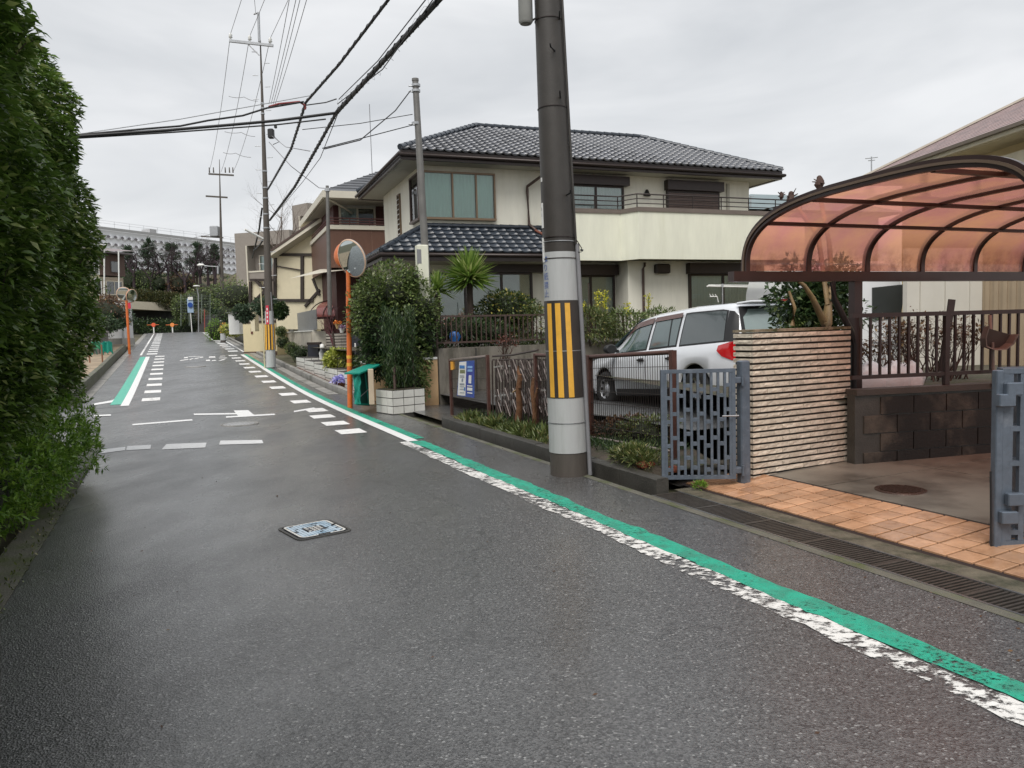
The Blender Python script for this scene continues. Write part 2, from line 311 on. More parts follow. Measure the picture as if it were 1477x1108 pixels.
# ------------------------------------------------------------------ foliage
def leaf_obj(name, pts, dirs, size, m, parent=None, asp=.42, jit=.7, tri=4, kind=None, label=None, droop=.25, svar=.35, local=False, shade=None):
    pts = np.asarray(pts, float); n = len(pts); dirs = np.asarray(dirs, float)
    d = dirs + rng.normal(0, jit, (n, 3)); d[:, 2] -= droop * .5; d /= np.linalg.norm(d, axis=1)[:, None] + 1e-9
    q = rng.normal(0, 1, (n, 3)); q[:, 2] *= .4; sd = np.cross(d, np.cross(q, d) + rng.normal(0, .2, (n, 3))); sd = np.cross(d, np.array([0, 0, 1.0])) + rng.normal(0, .45, (n, 3)); sd -= (sd * d).sum(1)[:, None] * d; sd /= np.linalg.norm(sd, axis=1)[:, None] + 1e-9
    up = np.cross(sd, d); up *= np.sign(up[:, 2:3] + 1e-6)
    L = size * (1 + rng.uniform(-svar, svar, n))[:, None]; Wd = L * asp * .5
    if tri == 4:
        vs = np.stack([pts, pts + d * L * .45 + sd * Wd + up * L * .04, pts + d * L * .5 + up * L * -.02, pts + d * L * .45 - sd * Wd + up * L * .04, pts + d * L - up * L * .14 * (1 + droop)], 1)
        f0 = np.array([[0, 1, 2], [0, 2, 3], [1, 4, 2], [2, 4, 3]])
    else:
        vs = np.stack([pts, pts + d * L * .45 + sd * Wd, pts + d * L - up * L * .1, pts + d * L * .45 - sd * Wd], 1)
        f0 = np.array([[0, 1, 2], [0, 2, 3]])
    k = vs.shape[1]; nf = len(f0)
    if parent is not None and not local:
        M = np.array(wm(parent).inverted()); vs = vs @ M[:3, :3].T + M[:3, 3]
    faces = (f0[None] + (np.arange(n) * k)[:, None, None]).reshape(-1)
    me = bpy.data.meshes.new(name); me.vertices.add(n * k); me.vertices.foreach_set('co', vs.reshape(-1).astype(np.float32))
    me.loops.add(len(faces)); me.loops.foreach_set('vertex_index', faces.astype(np.int32)); me.polygons.add(n * nf)
    me.polygons.foreach_set('loop_start', np.arange(0, n * nf * 3, 3, dtype=np.int32)); me.update(calc_edges=True); me.materials.append(m)
    r = rng.random(n) if shade is None else np.clip(shade + rng.normal(0, .18, n), 0, 1)
    a = me.attributes.new('rnd', 'FLOAT', 'FACE'); a.data.foreach_set('value', np.repeat(r, nf).astype(np.float32))
    o = bpy.data.objects.new(name, me); col.objects.link(o)
    if parent is not None: o.parent = parent
    if kind: o['kind'] = kind
    if label: o['label'] = label
    return o
def blob_pts(c, rad, n, lump=.25, thick=.35, seed=0, flat_bottom=False):
    """points through the outer shell of an uneven ellipsoid, and their outward directions"""
    g = np.random.default_rng(seed + 5); d = g.normal(0, 1, (n, 3)); d /= np.linalg.norm(d, axis=1)[:, None]
    if flat_bottom: d[:, 2] = np.where(d[:, 2] < -.35, -d[:, 2] * .5, d[:, 2])
    k = g.normal(0, 1.6, (6, 3)); ph = g.uniform(0, 6, 6); b = sum(np.sin(d @ k[i] * 2 + ph[i]) for i in range(6)) / 6
    r = (1 + lump * b * 1.5) * (1 - thick * g.random(n) ** 1.6)
    return np.array(c) + d * r[:, None] * np.array(rad), d
def blob_core(c, rad, seed=0, lump=.2, k=.72):
    m = MB(); g = random.Random(seed); rings = []
    for i in range(1, 8):
        th = PI * i / 8; rings.append([V(c) + V((rad[0] * k * math.sin(th) * math.cos(p) * (1 + g.uniform(-lump, lump)), rad[1] * k * math.sin(th) * math.sin(p) * (1 + g.uniform(-lump, lump)), rad[2] * k * math.cos(th))) for p in [j * 2 * PI / 10 for j in range(10)]])
    return m.rings([r[::-1] for r in rings], True, True)
COREM = mat('foliage_shade', (.02, .026, .012), .9, var=.4, scale=12, bump=1, bscale=25)  # near-black colour of the solid cores, painting the shade inside foliage
def bush(name, label, cat, c, rad, n, size, m, group=None, seed=0, core=True, stem=True, asp=.45, jit=.6, tri=2, lump=.25, thick=.4, base=None, flat=False):
    b = V(c) - V((0, 0, rad[2])) if base is None else V(base)
    t = thing(name, label, cat, b, group=group); p, d = blob_pts(c, rad, n, lump, thick, seed, flat)
    leaf_obj('foliage', p, d, size, m, t, asp, jit, tri)
    mb = MB()
    if core: mb = blob_core(c, rad, seed)  # solid lump added to close the inside, shade put into its colour
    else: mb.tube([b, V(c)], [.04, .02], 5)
    mb.build('branches_or_core', COREM if core else BARK, t)
    return t
def limbs(mb, p, d, L, r, depth, g, spread=.6, up=.15, tips=None, seg=3, kmin=2, kmax=3, sides=5, shrink=.72):
    pts = [V(p)]; rs = [r]; cur = V(p); dd = V(d).normalized()
    for i in range(seg):
        dd = (dd + V((g.gauss(0, .12), g.gauss(0, .12), g.gauss(0, .08) + up * .2))).normalized(); cur = cur + dd * L / seg; pts.append(cur.copy()); rs.append(r * (1 - .4 * (i + 1) / seg))
    mb.tube(pts, rs, sides if depth > 1 else 3, caps=False)
    if depth <= 0:
        if tips is not None: tips.append((cur, dd))
        return
    for k in range(g.randint(kmin, kmax)):
        a = (dd + V((g.gauss(0, spread), g.gauss(0, spread), g.gauss(0, spread * .7) + up))).normalized()
        q = pts[-1] if k == 0 else pts[g.randint(max(1, seg - 1), seg)]
        limbs(mb, q, a, L * shrink * g.uniform(.8, 1.15), rs[-1] * .72, depth - 1, g, spread, up, tips, seg, kmin, kmax, sides, shrink)
def bare_tree(name, label, loc, H, group=None, seed=1, depth=5, r=.14, spread=.55, lean=(0, 0, 1), m=None, up=.2, kmax=3):
    g = random.Random(seed); t = thing(name, label, 'tree', loc, group=group); tr = MB(); tr.tube([(0, 0, -.3), (0, 0, H * .12), V(lean) * H * .28], [r * 1.25, r, r * .85], 8); tr.build('trunk', m or BARK, t, local=True)
    b = MB()
    for k in range(3): limbs(b, V(lean) * H * .27, (g.gauss(0, .5), g.gauss(0, .5), 1), H * .26, r * .7, depth - 1, g, spread, up, kmax=kmax)
    b.build('branches_or_core', m or BARK, t, local=True); return t
# ================================================================== SETTING: ground, road, gutters, lots
def sheet(name, s0, s1, t0, t1, dz, m, ds=1.0, zf=None, kind='structure', nt_=1, parent=None):
    """strip along the road that follows its profile; t0/t1 may be functions of s"""
    n = max(1, int(round((s1 - s0) / ds))); mb = MB(); vs = []
    for i in range(n + 1):
        s = s0 + (s1 - s0) * i / n; a = t0(s) if callable(t0) else t0; b = t1(s) if callable(t1) else t1
        for j in range(nt_ + 1):
            t = a + (b - a) * j / nt_; vs.append(W(s, t, zf(s, t) if zf else dz, terr=zf is None))
    k = nt_ + 1
    mb.add(vs, [(i * k + j, i * k + j + 1, (i + 1) * k + j + 1, (i + 1) * k + j) for i in range(n) for j in range(nt_)], True)
    return mb.build(name, m, parent, kind=kind if parent is None else None)
# far ground
mb = MB(); S = [-30, -10, 0, 10, 15, 18, 20, 22, 25, 30, 35, 40, 50, 60, 70, 76, 80, 84, 88, 92, 100, 120, 160, 250, 700]; T = [-500, -200, -90, -40, -15, -3.2, 4.9, 15, 40, 90, 200, 500]
vs = [W(s, t, -.09) for s in S for t in T]; k = len(T)
mb.add(vs, [(i * k + j, i * k + j + 1, (i + 1) * k + j + 1, (i + 1) * k + j) for i in range(len(S) - 1) for j in range(k - 1)], True); mb.build('ground', GRASSG, kind='structure')
sheet('road', -14, 20, -1.02, 3.98, 0, ASPH, .5, nt_=6)
sheet('road', 20, 110, -2.0, 3.62, 0, ASPH, .7, nt_=4)
sheet('side_street', 13.3, 21.5, -40, -1.02, -.004, ASPH, .7, nt_=4)
sheet('parking_entrance', 12.9, 17.6, 4.3, 9.5, .03, ASPH, .7)
# concrete edge strips, right
sheet('concrete_edge', -14, 20, 3.98, 4.07, .003, MOSS, 1)
sheet('gutter_channel', 6.1, 22, 4.07, 4.2, -.07, DARKC, 1)
sheet('concrete_edge', 20, 80, 3.62, 3.9, .006, CONC, 1)
def kerb(name, pts, wd, hgt, m, z0=0.0, group=None, seg=1.0):
    """a run of kerb stones, each its own piece"""
    root = structure(thing(name, '', '')); del root['label']; del root['category']
    for a, b in zip(pts[:-1], pts[1:]):
        a2, b2 = V(a), V(b); L = (b2 - a2).length; n = max(1, int(L / seg))
        for i in range(n):
            p = a2.lerp(b2, i / n); q = a2.lerp(b2, (i + 1) / n - .008 / L); mbk = MB(); x = (q - p).cross(V((0, 0, 1))).normalized() * wd; dz = V((0, 0, hgt + random.uniform(-.006, .006)))
            bz = V((0, 0, z0)); c = V((0, 0, -.012)); ii = x.normalized() * .012
            v_ = [p + bz, q + bz, q + bz + x, p + bz + x, p + dz + c, q + dz + c, q + dz + c + x, p + dz + c + x, p + dz + ii, q + dz + ii, q + dz + x - ii, p + dz + x - ii]
            mbk.add(v_, [(0, 1, 5, 4), (1, 2, 6, 5), (2, 3, 7, 6), (3, 0, 4, 7), (4, 5, 9, 8), (5, 6, 10, 9), (6, 7, 11, 10), (7, 4, 8, 11), (8, 9, 10, 11)], False)
            mbk.build('kerb_stone', m, root)
    return root
def kz(s): return W(s, 4.2, 0)
kerb('kerb', [W(s, 4.2) for s in (6.15, 8.2, 10.2, 12.6)], .14, .13, DARKC, -.1, seg=.6)
kerb('kerb', [W(s, 4.0) for s in (17.4, 20, 23, 26, 30, 35)], .13, .13, CONC, -.1, seg=.8)
kerb('kerb', [W(s, 3.95) for s in (36, 45, 55, 65, 78)], .15, .10, CONC, -.1, seg=1.5)
# soil bed behind the kerb
def soilz(s, t): return max(.10, .12 + (12 - s) * .022) - .11 * max(0, min(1, (4.62 - t) / .28)) - max(0, 6.9 - s) * .22
sheet('soil_bed', 6.42, 12.9, 4.34, 5.2, 0, SOIL, .25, zf=lambda s, t: soilz(s, t) + .015 * math.sin(s * 7 + t * 9), nt_=4)
def lotz(s): return .28 + max(0, min(1, (12.6 - s) / 4.2)) * .17
sheet('parking_lot', 6.9, 18.5, 5.2, 12, 0, ASPH, .5, zf=lambda s, t: lotz(s) - .01)
# left: near kerb, dark gutter, back wall
sheet('concrete_edge', -14, 13.4, -1.27, -1.02, .004, MOSS, 1)
sheet('gutter_channel', -14, 13.4, -1.62, -1.27, -.28, DARKC, 1)
mb = MB(); mb.box(W(-14, -1.27, -.32), D * 27.4, Rr * .02, V((0, 0, .3))); mb.box(W(-14, -1.78, -.32), D * 27.2, Rr * .16, V((0, 0, .40))); mb.build('gutter_wall', DARKC, kind='structure')
sheet('hedge_bed', -14, 13.2, -6, -1.78, .06, SOIL, 1)
# gutter lid at the shrub
t_ = thing('gutter_lid', 'white concrete gutter lid lying beside the hedge', 'drain cover', W(st(gp(68, 713))[0], -1.42, .02))
mb = MB(); mb.cbox((0, 0, 0), .38, .5, .06, math.atan2(Rr.y, Rr.x), .01); mb.build('slab', CONCL, t_, local=True)
mb = MB(); mb.cbox((0, 0, .036), .06, .12, .01, math.atan2(Rr.y, Rr.x)); mb.build('lifting_slot', BLACKP, t_, local=True)
# left far kerb and raised sandy lot
LK = [gp(107, 585), gp(125, 566), gp(150, 540), gp(168, 519), gp(182, 505)]
LK = [V((p.x, p.y, h(st(p)[0]))) for p in LK]
kerb('kerb', LK[::-1], .16, .32, MOSS, -.1, seg=1.2)
s_a, s_b = st(LK[0])[0], st(LK[-1])[0]
sheet('sandy_lot', s_a, s_b + 2, -16, lambda s: np.interp(s, [st(p)[0] for p in LK], [st(p)[1] for p in LK]) - .15, .27, SANDY, 1.2, nt_=3)
sheet('concrete_edge', 22, 80, lambda s: -2.0 - .3, -2.0, .006, CONC, 1.5)
# ------------------------------------------------------------------ road markings
WHT = mat('road_white', (.76, .76, .75), .5, var=.1, scale=12, bump=.3, bscale=120)
WHTW = wornmat('road_white_faded', (.78, .77, .75), .34, 16, .08)
WHTV = wornmat('road_white_flaking', (.74, .73, .70), .50, 15, .04)
GRN = wornmat('road_green', (.018, .36, .235), .40, 38, .06, c2=(.035, .25, .17))
def mark(name, quads, m, dz=.005):
    mb = MB()
    for q in quads:
        ps = []
        for p in q:
            s, t = st(p); ps.append(W(s, t, dz))
        n = sum((ps[i] - ps[0]).cross(ps[(i + 1) % len(ps)] - ps[0]).z for i in range(1, len(ps) - 1))
        mb.add(ps if n > 0 else ps[::-1], [tuple(range(len(ps)))], False)
    return mb.build(name, m, kind='structure')
def band(name, s0, s1, t0, t1, m, dz=.005, jag=0.0, ds=.5, jstep=.06):
    """painted line; jag makes its edges ragged"""
    n = max(1, int((s1 - s0) / (jstep if jag else ds))); vs = []; j0 = j1 = 0
    for i in range(n + 1):
        s = s0 + (s1 - s0) * i / n; j0 = j0 * .75 + random.gauss(0, jag) * .6; j1 = j1 * .75 + random.gauss(0, jag) * .6
        vs += [W(s, t0 + j0, dz), W(s, t1 + j1, dz)]
    mb = MB(); mb.add(vs, [(2 * i, 2 * i + 1, 2 * i + 3, 2 * i + 2) for i in range(n)], False); return mb.build(name, m, kind='structure')
sG = 11.0
band('green_line', -6, sG - .15, 3.13, 3.31, GRN, .006, jag=.014)
band('faded_white_line', -6, sG - .1, 2.96, 3.13, WHTV, .005, jag=.012)
band('green_line', sG + .1, 40.5, 3.26, 3.42, GRN, .006)
band('white_line', sG - .1, 40.5, 3.10, 3.26, WHT, .005)
band('green_line', 20.6, 41.5, -1.42, -1.18, wornmat('road_green_pale', (.10, .44, .33), .33, 20, .05), .006)
band('white_line', 20.2, 41.5, -1.18, -1.0, WHT, .005)
band('white_line', 43, 80, -1.5, -1.4, WHTW, .005); band('white_line', 43, 80, 3.42, 3.52, WHTW, .005)
def quadpx(c): return [gp(*p) for p in c]
def rung(px, py, wt, ls):
    s, t = st(gp(px, py)); return [W(s - ls / 2, t - wt / 2), W(s - ls / 2, t + wt / 2), W(s + ls / 2, t + wt / 2), W(s + ls / 2, t - wt / 2)]
def rungs(n, s0, s1, tc_, wt, ls): return [[W(s - ls / 2, tc_ - wt / 2), W(s - ls / 2, tc_ + wt / 2), W(s + ls / 2, tc_ + wt / 2), W(s + ls / 2, tc_ - wt / 2)] for s in np.linspace(s0, s1, n)]
mark('road_marking', rungs(10, 21.5, 41.5, -.55, .42, .8), WHTW)
mark('road_marking', rungs(15, 44, 79, -.95, .5, 1.1), WHT)
mark('road_marking', rungs(15, 44, 79, 3.0, .5, 1.1), WHT)
mark('road_marking', rungs(3, 12.6, 15.2, 2.62, .42, .6) + rungs(12, 16.5, 40, 2.72, .40, .75), WHTW)
mark('road_marking', [quadpx(c) for c in (((142, 655), (180, 650), (181, 645), (146, 649)), ((182, 650), (217, 648), (218, 642), (184, 644)), ((233, 649), (296, 646), (298, 639), (240, 641)), ((316, 642), (380, 640), (378, 635), (318, 636)))], WHT)
mark('road_marking', [quadpx(c) for c in (((191, 614), (278, 607), (277, 605), (191, 612)), ((280, 599), (345, 598), (343, 596), (279, 597)), ((326, 603), (397, 599), (396, 597), (326, 601)), ((344, 601), (368, 600), (358, 592), (337, 592.5)),
    ((424, 595), (455, 590), (453, 588), (424, 593)), ((134, 585), (166, 580), (172, 576), (168, 575), (160, 578), (134, 582.5)), ((136, 601), (160, 600), (160, 598), (136, 599)))], WHT)
# worn lettering painted across the road up the hill: only broken strokes are left
strokes = [((259, 521), (272, 519), (271, 518), (260, 520)), ((265, 517), (271, 516.5), (271, 515), (266, 515.5)), ((272, 515), (288, 514.5), (288, 514), (272, 514.4)), ((274, 519.5), (279, 517.5), (279, 516.8), (273, 518.5)), ((280, 518.3), (287, 517), (287, 516), (281, 517.2)), ((288, 516.3), (293, 516), (293, 514.7), (288, 515)),
    ((297, 521), (303, 520.7), (303, 519), (297, 519.2)), ((301, 516.3), (311, 516), (310, 514.2), (302, 514.4)), ((305, 521), (312, 520.7), (311, 519.6), (306, 519.8)), ((314, 521), (321, 520), (326, 517.8), (324, 517.8), (318, 519.5)), ((316, 517), (328, 516.8), (327, 516.1), (316, 516.3)), ((317, 514.3), (325, 514), (325, 513.4), (317, 513.7))]
mark('road_lettering', [quadpx(c) for c in strokes], WHTW)
# pale utility lids in the road
def round_lid(name, label, c, r, m1, m2, n=24, grid=True, group=None, zz=.006, squash=1):
    t = thing(name, label, 'manhole cover', c, math.atan2(Rr.y, Rr.x), group)
    mb = MB(); mb.lathe((0, 0, 0), [(r * 1.12, -.02), (r * 1.12, .008), (r, .008), (r, -.004)], n); mb.build('frame', m2, t, local=True)
    mb = MB(); mb.lathe((0, 0, 0), [(r * .99, .0), (r * .97, .007), (.001, .008)], n); mb.build('lid', m1, t, local=True)
    if grid:
        mb = MB()
        for i in range(-4, 5):
            x = i * r / 5; L = math.sqrt(max(0, (r * .9) ** 2 - x * x)); mb.cbox((x, 0, .011), .018, 2 * L, .008)
        mb.build('ribs', m1, t, local=True)
    return t
LIDG = mat('pale_wet_iron', (.38, .38, .38), .35, metal=.3, var=.25, scale=15); RUST = mat('rusty_iron', (.06, .033, .024), .45, metal=.4, var=.35, scale=20, bump=.5)
for (px, py, r, lb) in ((282, 529, .36, 'pale round manhole cover below the worn road lettering on the hill'), (346, 612, .30, 'pale round manhole cover just beyond the dashed stop line')):
    p = gp(px, py); round_lid('manhole_cover', lb, (p.x, p.y, p.z + .004), r, LIDG, CONC, group='round lids in the road')
# the square light blue lid in front
mc = (gp(430, 781) + gp(498, 768) + gp(408, 760) + gp(478, 751)) / 4; s_, t0_ = st(mc)
tm = thing('manhole_cover', 'light blue rounded square manhole cover, worn white at its corner, in the near asphalt', 'manhole cover', (mc.x, mc.y, .004), math.atan2(gp(498, 768).y - gp(430, 781).y, gp(498, 768).x - gp(430, 781).x))
e1 = gp(498, 768) - gp(430, 781); tm.scale = (.80, .80, 1); wx = .5; wy = .56; mx_ = Matrix(((1, 0, 0), (0, 1, 0), (0, 0, 1)))
BLUEI = wornmat('blue_lid_paint', (.56, .67, .76), .37, 22, .08, c2=(.28, .42, .54)); WCR = mat('worn_white_paint', (.74, .73, .69), .55, var=.2, scale=20, bump=.4)
IRON = mat('wet_cast_iron', (.075, .08, .09), .4, metal=.5, var=.3, scale=20, bump=.4)
def rrect(x, y, r, z, n=4): return [V((sx * (x - r) + r * math.cos(a), sy * (y - r) + r * math.sin(a), z)) for (sx, sy, a0) in ((1, 1, 0), (-1, 1, PI / 2), (-1, -1, PI), (1, -1, 1.5 * PI)) for a in [a0 + k * PI / 2 / n for k in range(n + 1)]]
mb = MB(); mb.rings([rrect(wx / 2 + .045, wy / 2 + .045, .09, -.02), rrect(wx / 2 + .04, wy / 2 + .04, .085, .004), rrect(wx / 2 + .012, wy / 2 + .012, .07, .005), rrect(wx / 2 + .012, wy / 2 + .012, .07, -.006)], False, False); mb.build('frame', DARKC, tm, local=True)
mb = MB(); mb.rings([rrect(wx / 2, wy / 2, .07, -.01), rrect(wx / 2 - .004, wy / 2 - .004, .066, .004)], True, False); mb.build('lid', IRON, tm, local=True)
mb = MB()
r0, r1 = rrect(wx / 2 - .006, wy / 2 - .006, .064, .009), rrect(wx / 2 - .03, wy / 2 - .03, .05, .009); mb.add(r0 + r1, [(i, (i + 1) % 20, 20 + (i + 1) % 20, 20 + i) for i in range(20)], False); mb.build('painted_rim', WCR, tm, local=True)
mb = MB(); g = random.Random(3)
for i in range(12):
    for j in range(13):
        x, y = -.20 + i * .036, -.23 + j * .038
        if abs(x + .0) < .10 and abs(y) < .11: continue
        if g.random() < .08: continue
        mb.cbox((x, y, .0075), .031, .031, .007, bev=.003)
mb.build('raised_studs', BLUEI, tm, local=True)
mb = MB(); mb.cbox((0, 0, .0065), .185, .20, .005); mb.build('emblem_plate', IRON, tm, local=True)
mb = MB()
for i in range(4):
    for j in range(4):
        if g.random() < .85: mb.cbox((-.07 + i * .045 + g.uniform(-.006, .006), -.075 + j * .048, .0105), .028, .022, .004, g.uniform(-.4, .4))
mb.build('emblem', WCR, tm, local=True)
for q in ((wx / 2 - .03, .03, .05, .035), (0, -wy / 2 + .02, .12, .02)): mb = MB(); mb.cbox((q[0], q[1], .011), q[2], q[3], .004); mb.build('key_slot', BLACKP, tm, local=True)
# ------------------------------------------------------------------ grating in front of the driveway
GS0, GS1, GT0, GT1 = -4.0, 6.05, 4.07, 4.40
tg = thing('drain_grating', 'long rusty steel grating over the gutter in front of the tiled driveway', 'drain grating', W(1, 4.2))
STG = mat('wet_grating_steel', (.085, .075, .065), .42, metal=.5, var=.3, scale=10, bump=.3)
mb = MB(); mb.box(W(GS0, GT0, -.03), D * (GS1 - GS0), Rr * .02, V((0, 0, .036))); mb.box(W(GS0, GT1 - .02, -.03), D * (GS1 - GS0), Rr * .02, V((0, 0, .036)))
mb.build('side_rail', mat('worn_steel', (.3, .3, .3), .3, metal=.8, var=.2), tg)
mbb = MB(); mbb.cbox((0, 0, 0), .285, .017, .032); bme = mbb.mesh('bar', STG)
mbe = MB(); mbe.cbox((0, 0, 0), .285, .03, .036); eme = mbe.mesh('end_bar', STG)
ang = math.atan2(Rr.y, Rr.x); ss = GS0 + .1; n = 0
while ss < GS1:
    if n % 17 == 0: inst('end_bar', eme, W(ss, (GT0 + GT1) / 2, -.012), tg, ang)
    else: inst('bar', bme, W(ss, (GT0 + GT1) / 2, -.014), tg, ang)
    ss += .0365; n += 1
mb = MB(); mb.box(W(GS0, GT0 + .05, -.03), D * (GS1 - GS0), Rr * .012, V((0, 0, .012))); mb.box(W(GS0, GT1 - .15, -.03), D * (GS1 - GS0), Rr * .012, V((0, 0, .012))); mb.build('cross_rod', STG, tg)
mb = MB(); mb.box(W(GS0, GT0, -.34), D * (GS1 - GS0), Rr * .01, V((0, 0, .3))); mb.box(W(GS0, GT1 - .01, -.34), D * (GS1 - GS0), Rr * .01, V((0, 0, .3))); mb.box(W(GS0, GT0, -.36), D * (GS1 - GS0), Rr * (GT1 - GT0), V((0, 0, .02))); mb.build('drain_pit', DARKC, kind='structure')
sheet('concrete_edge', -4, 6.15, 4.40, 4.60, .004, mat('mossy_dirt_edge', (.12, .105, .075), .7, var=.35, scale=9, bump=.8, bscale=50, c2=(.05, .05, .03), patch=5), .5)
# tiled apron: every tile a piece
ROOTT = structure(thing('tiled_apron', '', '')); del ROOTT['label']; del ROOTT['category']
def fz(t): return .012 + max(0, t - 4.6) * .075
TERR = mat('glazed_orange_tile', (.50, .285, .165), .13, var=.2, scale=9, rnd=.22, c2=(.36, .19, .10), patch=5, pfac=.55, spec=.6, bump=.12, bscale=30)
sheet('tile_bed', -4, 6.35, 4.6, 5.46, 0, mat('dark_grout', (.022, .012, .010), .8), .8, zf=lambda s, t: fz(t) - .008)
tp = .19; mbt = MB()
b_ = .004; mbt.rings([[V((x * (.0885 - i), y * (.0855 - i), z)) for x, y in ((-1, -1), (1, -1), (1, 1), (-1, 1))] for i, z in ((0, -.012), (0, .003), (.004, .006))], True, False); tme = mbt.mesh('floor_tile', TERR)
nrm_up = (V((0, 0, 1)) - Rr * .075).normalized(); cc = 0
for i in range(40):
    for j in range(4):
        s, t = 6.3 - i * tp - tp / 2, 4.64 + j * tp + tp / 2
        if s < -1.0: continue
        p = W(s, t); p.z = fz(t) + random.uniform(-.0012, .0012); a = random.gauss(0, .006)
        x = (Rr + V((0, 0, .075))).normalized(); y = nrm_up.cross(x); up = (nrm_up + V((random.gauss(0, .006), random.gauss(0, .006), 0))).normalized(); x = (x - up * x.dot(up)).normalized()
        inst('floor_tile', tme, None, ROOTT, M=frameM(p, x, up.cross(x), up))
# driveway slabs behind it (joints between)
DRV = mat('wet_driveway', (.20, .185, .155), .32, var=.2, scale=1.6, bump=.15, bscale=60, c2=(.085, .075, .062), patch=1.1, pfac=.5)
A = V((.89, .456, 0)).normalized(); C = V((A.y, -A.x, 0))
ROOTD = structure(thing('driveway', '', '')); del ROOTD['label']; del ROOTD['category']
for i in range(5):
    for j in range(-2, 4):
        s0_, t1_ = 5.45 + i * 1.5, 0
        mb = MB(); a, b, c, d = (W(6.9 - (j + 2) * 1.6, s0_), W(6.9 - (j + 2) * 1.6 - 1.585, s0_), W(6.9 - (j + 2) * 1.6 - 1.585, s0_ + 1.485), W(6.9 - (j + 2) * 1.6, s0_ + 1.485))
        z0_ = .072 + (s0_ - 5.45) * .015
        for q, zz in ((a, 0), (b, 0), (c, 1.5 * .015), (d, 1.5 * .015)): q.z = z0_ + zz
        mb.add([a, b, c, d] + [q - V((0, 0, .05)) for q in (a, b, c, d)], [(0, 1, 2, 3)[::-1], (0, 4, 5, 1), (1, 5, 6, 2), (2, 6, 7, 3), (3, 7, 4, 0)], False); mb.build('concrete_slab', DRV, ROOTD)
sheet('ground', -10, 7.5, 4.6, 14, 0, DARKC, 2, zf=lambda s, t: -.02)
p = atz(1299, 705, .09); round_lid('manhole_cover', 'rusty round manhole cover in the wet driveway under the carport', (p.x, p.y, .078), .19, RUST, RUST)
# ================================================================== MAIN UTILITY POLE
def stripe_pole(root, base, lean, r_of, z0, z1, ang0, nstripe, frac=.45, dz=.004):
    pass
def pole_ring(base, lean, z, r, a): return V(base) + V(lean) * z + V((0, 0, z)) + V((r * math.cos(a), r * math.sin(a), 0))
def pole_seg(base, lean, r_of, z0, z1, off=0.0, n=32, steps=None):
    mb = MB(); st_ = steps or max(1, int((z1 - z0) / .5)); rings = []
    for i in range(st_ + 1):
        z = z0 + (z1 - z0) * i / st_; rings.append([pole_ring(base, lean, z, r_of(z) + off, 2 * PI * k / n) for k in range(n)])
    return mb.rings(rings, True, True)
def pole_patch(base, lean, r_of, z0, z1, a0, a1, off, n=6):
    mb = MB(); vs = []
    for i in range(n + 1):
        a = a0 + (a1 - a0) * i / n
        for z, o in ((z0, off), (z1, off)): vs.append(pole_ring(base, lean, z, r_of(z) + o, a))
    mb.add(vs, [(2 * i, 2 * i + 2, 2 * i + 3, 2 * i + 1) for i in range(n)], True)
    e = [pole_ring(base, lean, z, r_of(z), a) for a in (a0, a1) for z in (z0, z1)]
    mb.add([vs[0], vs[1], e[1], e[0]], [(0, 1, 2, 3)], False); mb.add([vs[-2], vs[-1], e[3], e[2]], [(0, 1, 2, 3)[::-1]], False)
    mb.add([q for i in range(n + 1) for q in (vs[2 * i + 1], V(base) + V(lean) * z1 + V((0, 0, z1)) + (vs[2 * i + 1] - V(base) - V(lean) * z1 - V((0, 0, z1))) * .97)], [(2 * i, 2 * i + 2, 2 * i + 3, 2 * i + 1) for i in range(n)], False)
    return mb
PB = gp(821, 684); PB.z = 0; PL = V((-.022, 0, 0))
def pr(z): return .205 - z / 75 * 1.0
tp_ = thing('utility_pole', 'thick nearest utility pole with a wide black and yellow striped band beside the road', 'utility pole', PB)
angc = math.atan2(-PB.y, -PB.x)   # side that faces the road and camera
def zpx(y, x=812): return at(x, y, PB.y - .2).z
zz = {k: zpx(k) for k in (660, 655, 575, 433, 362, 345)}
pole_seg(PB, PL, pr, -.3, 13.2, 0).build('concrete_shaft', POLEO, tp_)
pole_seg(PB, PL, pr, zz[655], zz[575], .006).build('pale_sheet', POLEC, tp_)
pole_seg(PB, PL, pr, zz[433], zz[362], .006).build('pale_sheet', POLEC, tp_)
pole_seg(PB, PL, pr, zz[362], 10.0, .004).build('brown_sheet', POLEB, tp_)
pole_seg(PB, PL, pr, zz[575], zz[433], .009).build('black_band', BLK, tp_)
for a in (angc - .76, angc - .22, angc + .33, angc + 2.2, angc + 2.8, angc + 3.4):
    pole_patch(PB, PL, pr, zz[575] + .01, zz[433] - .03, a - .15, a + .15, .013, 4).build('yellow_stripe', YEL, tp_)
for y in (612, 507, 372, 347, 341, 150, 20): 
    z = zpx(y); pole_seg(PB, PL, pr, z, z + .008, .011, steps=1).build('strap', STEEL if y in (347, 612, 507) else DBROWN, tp_)
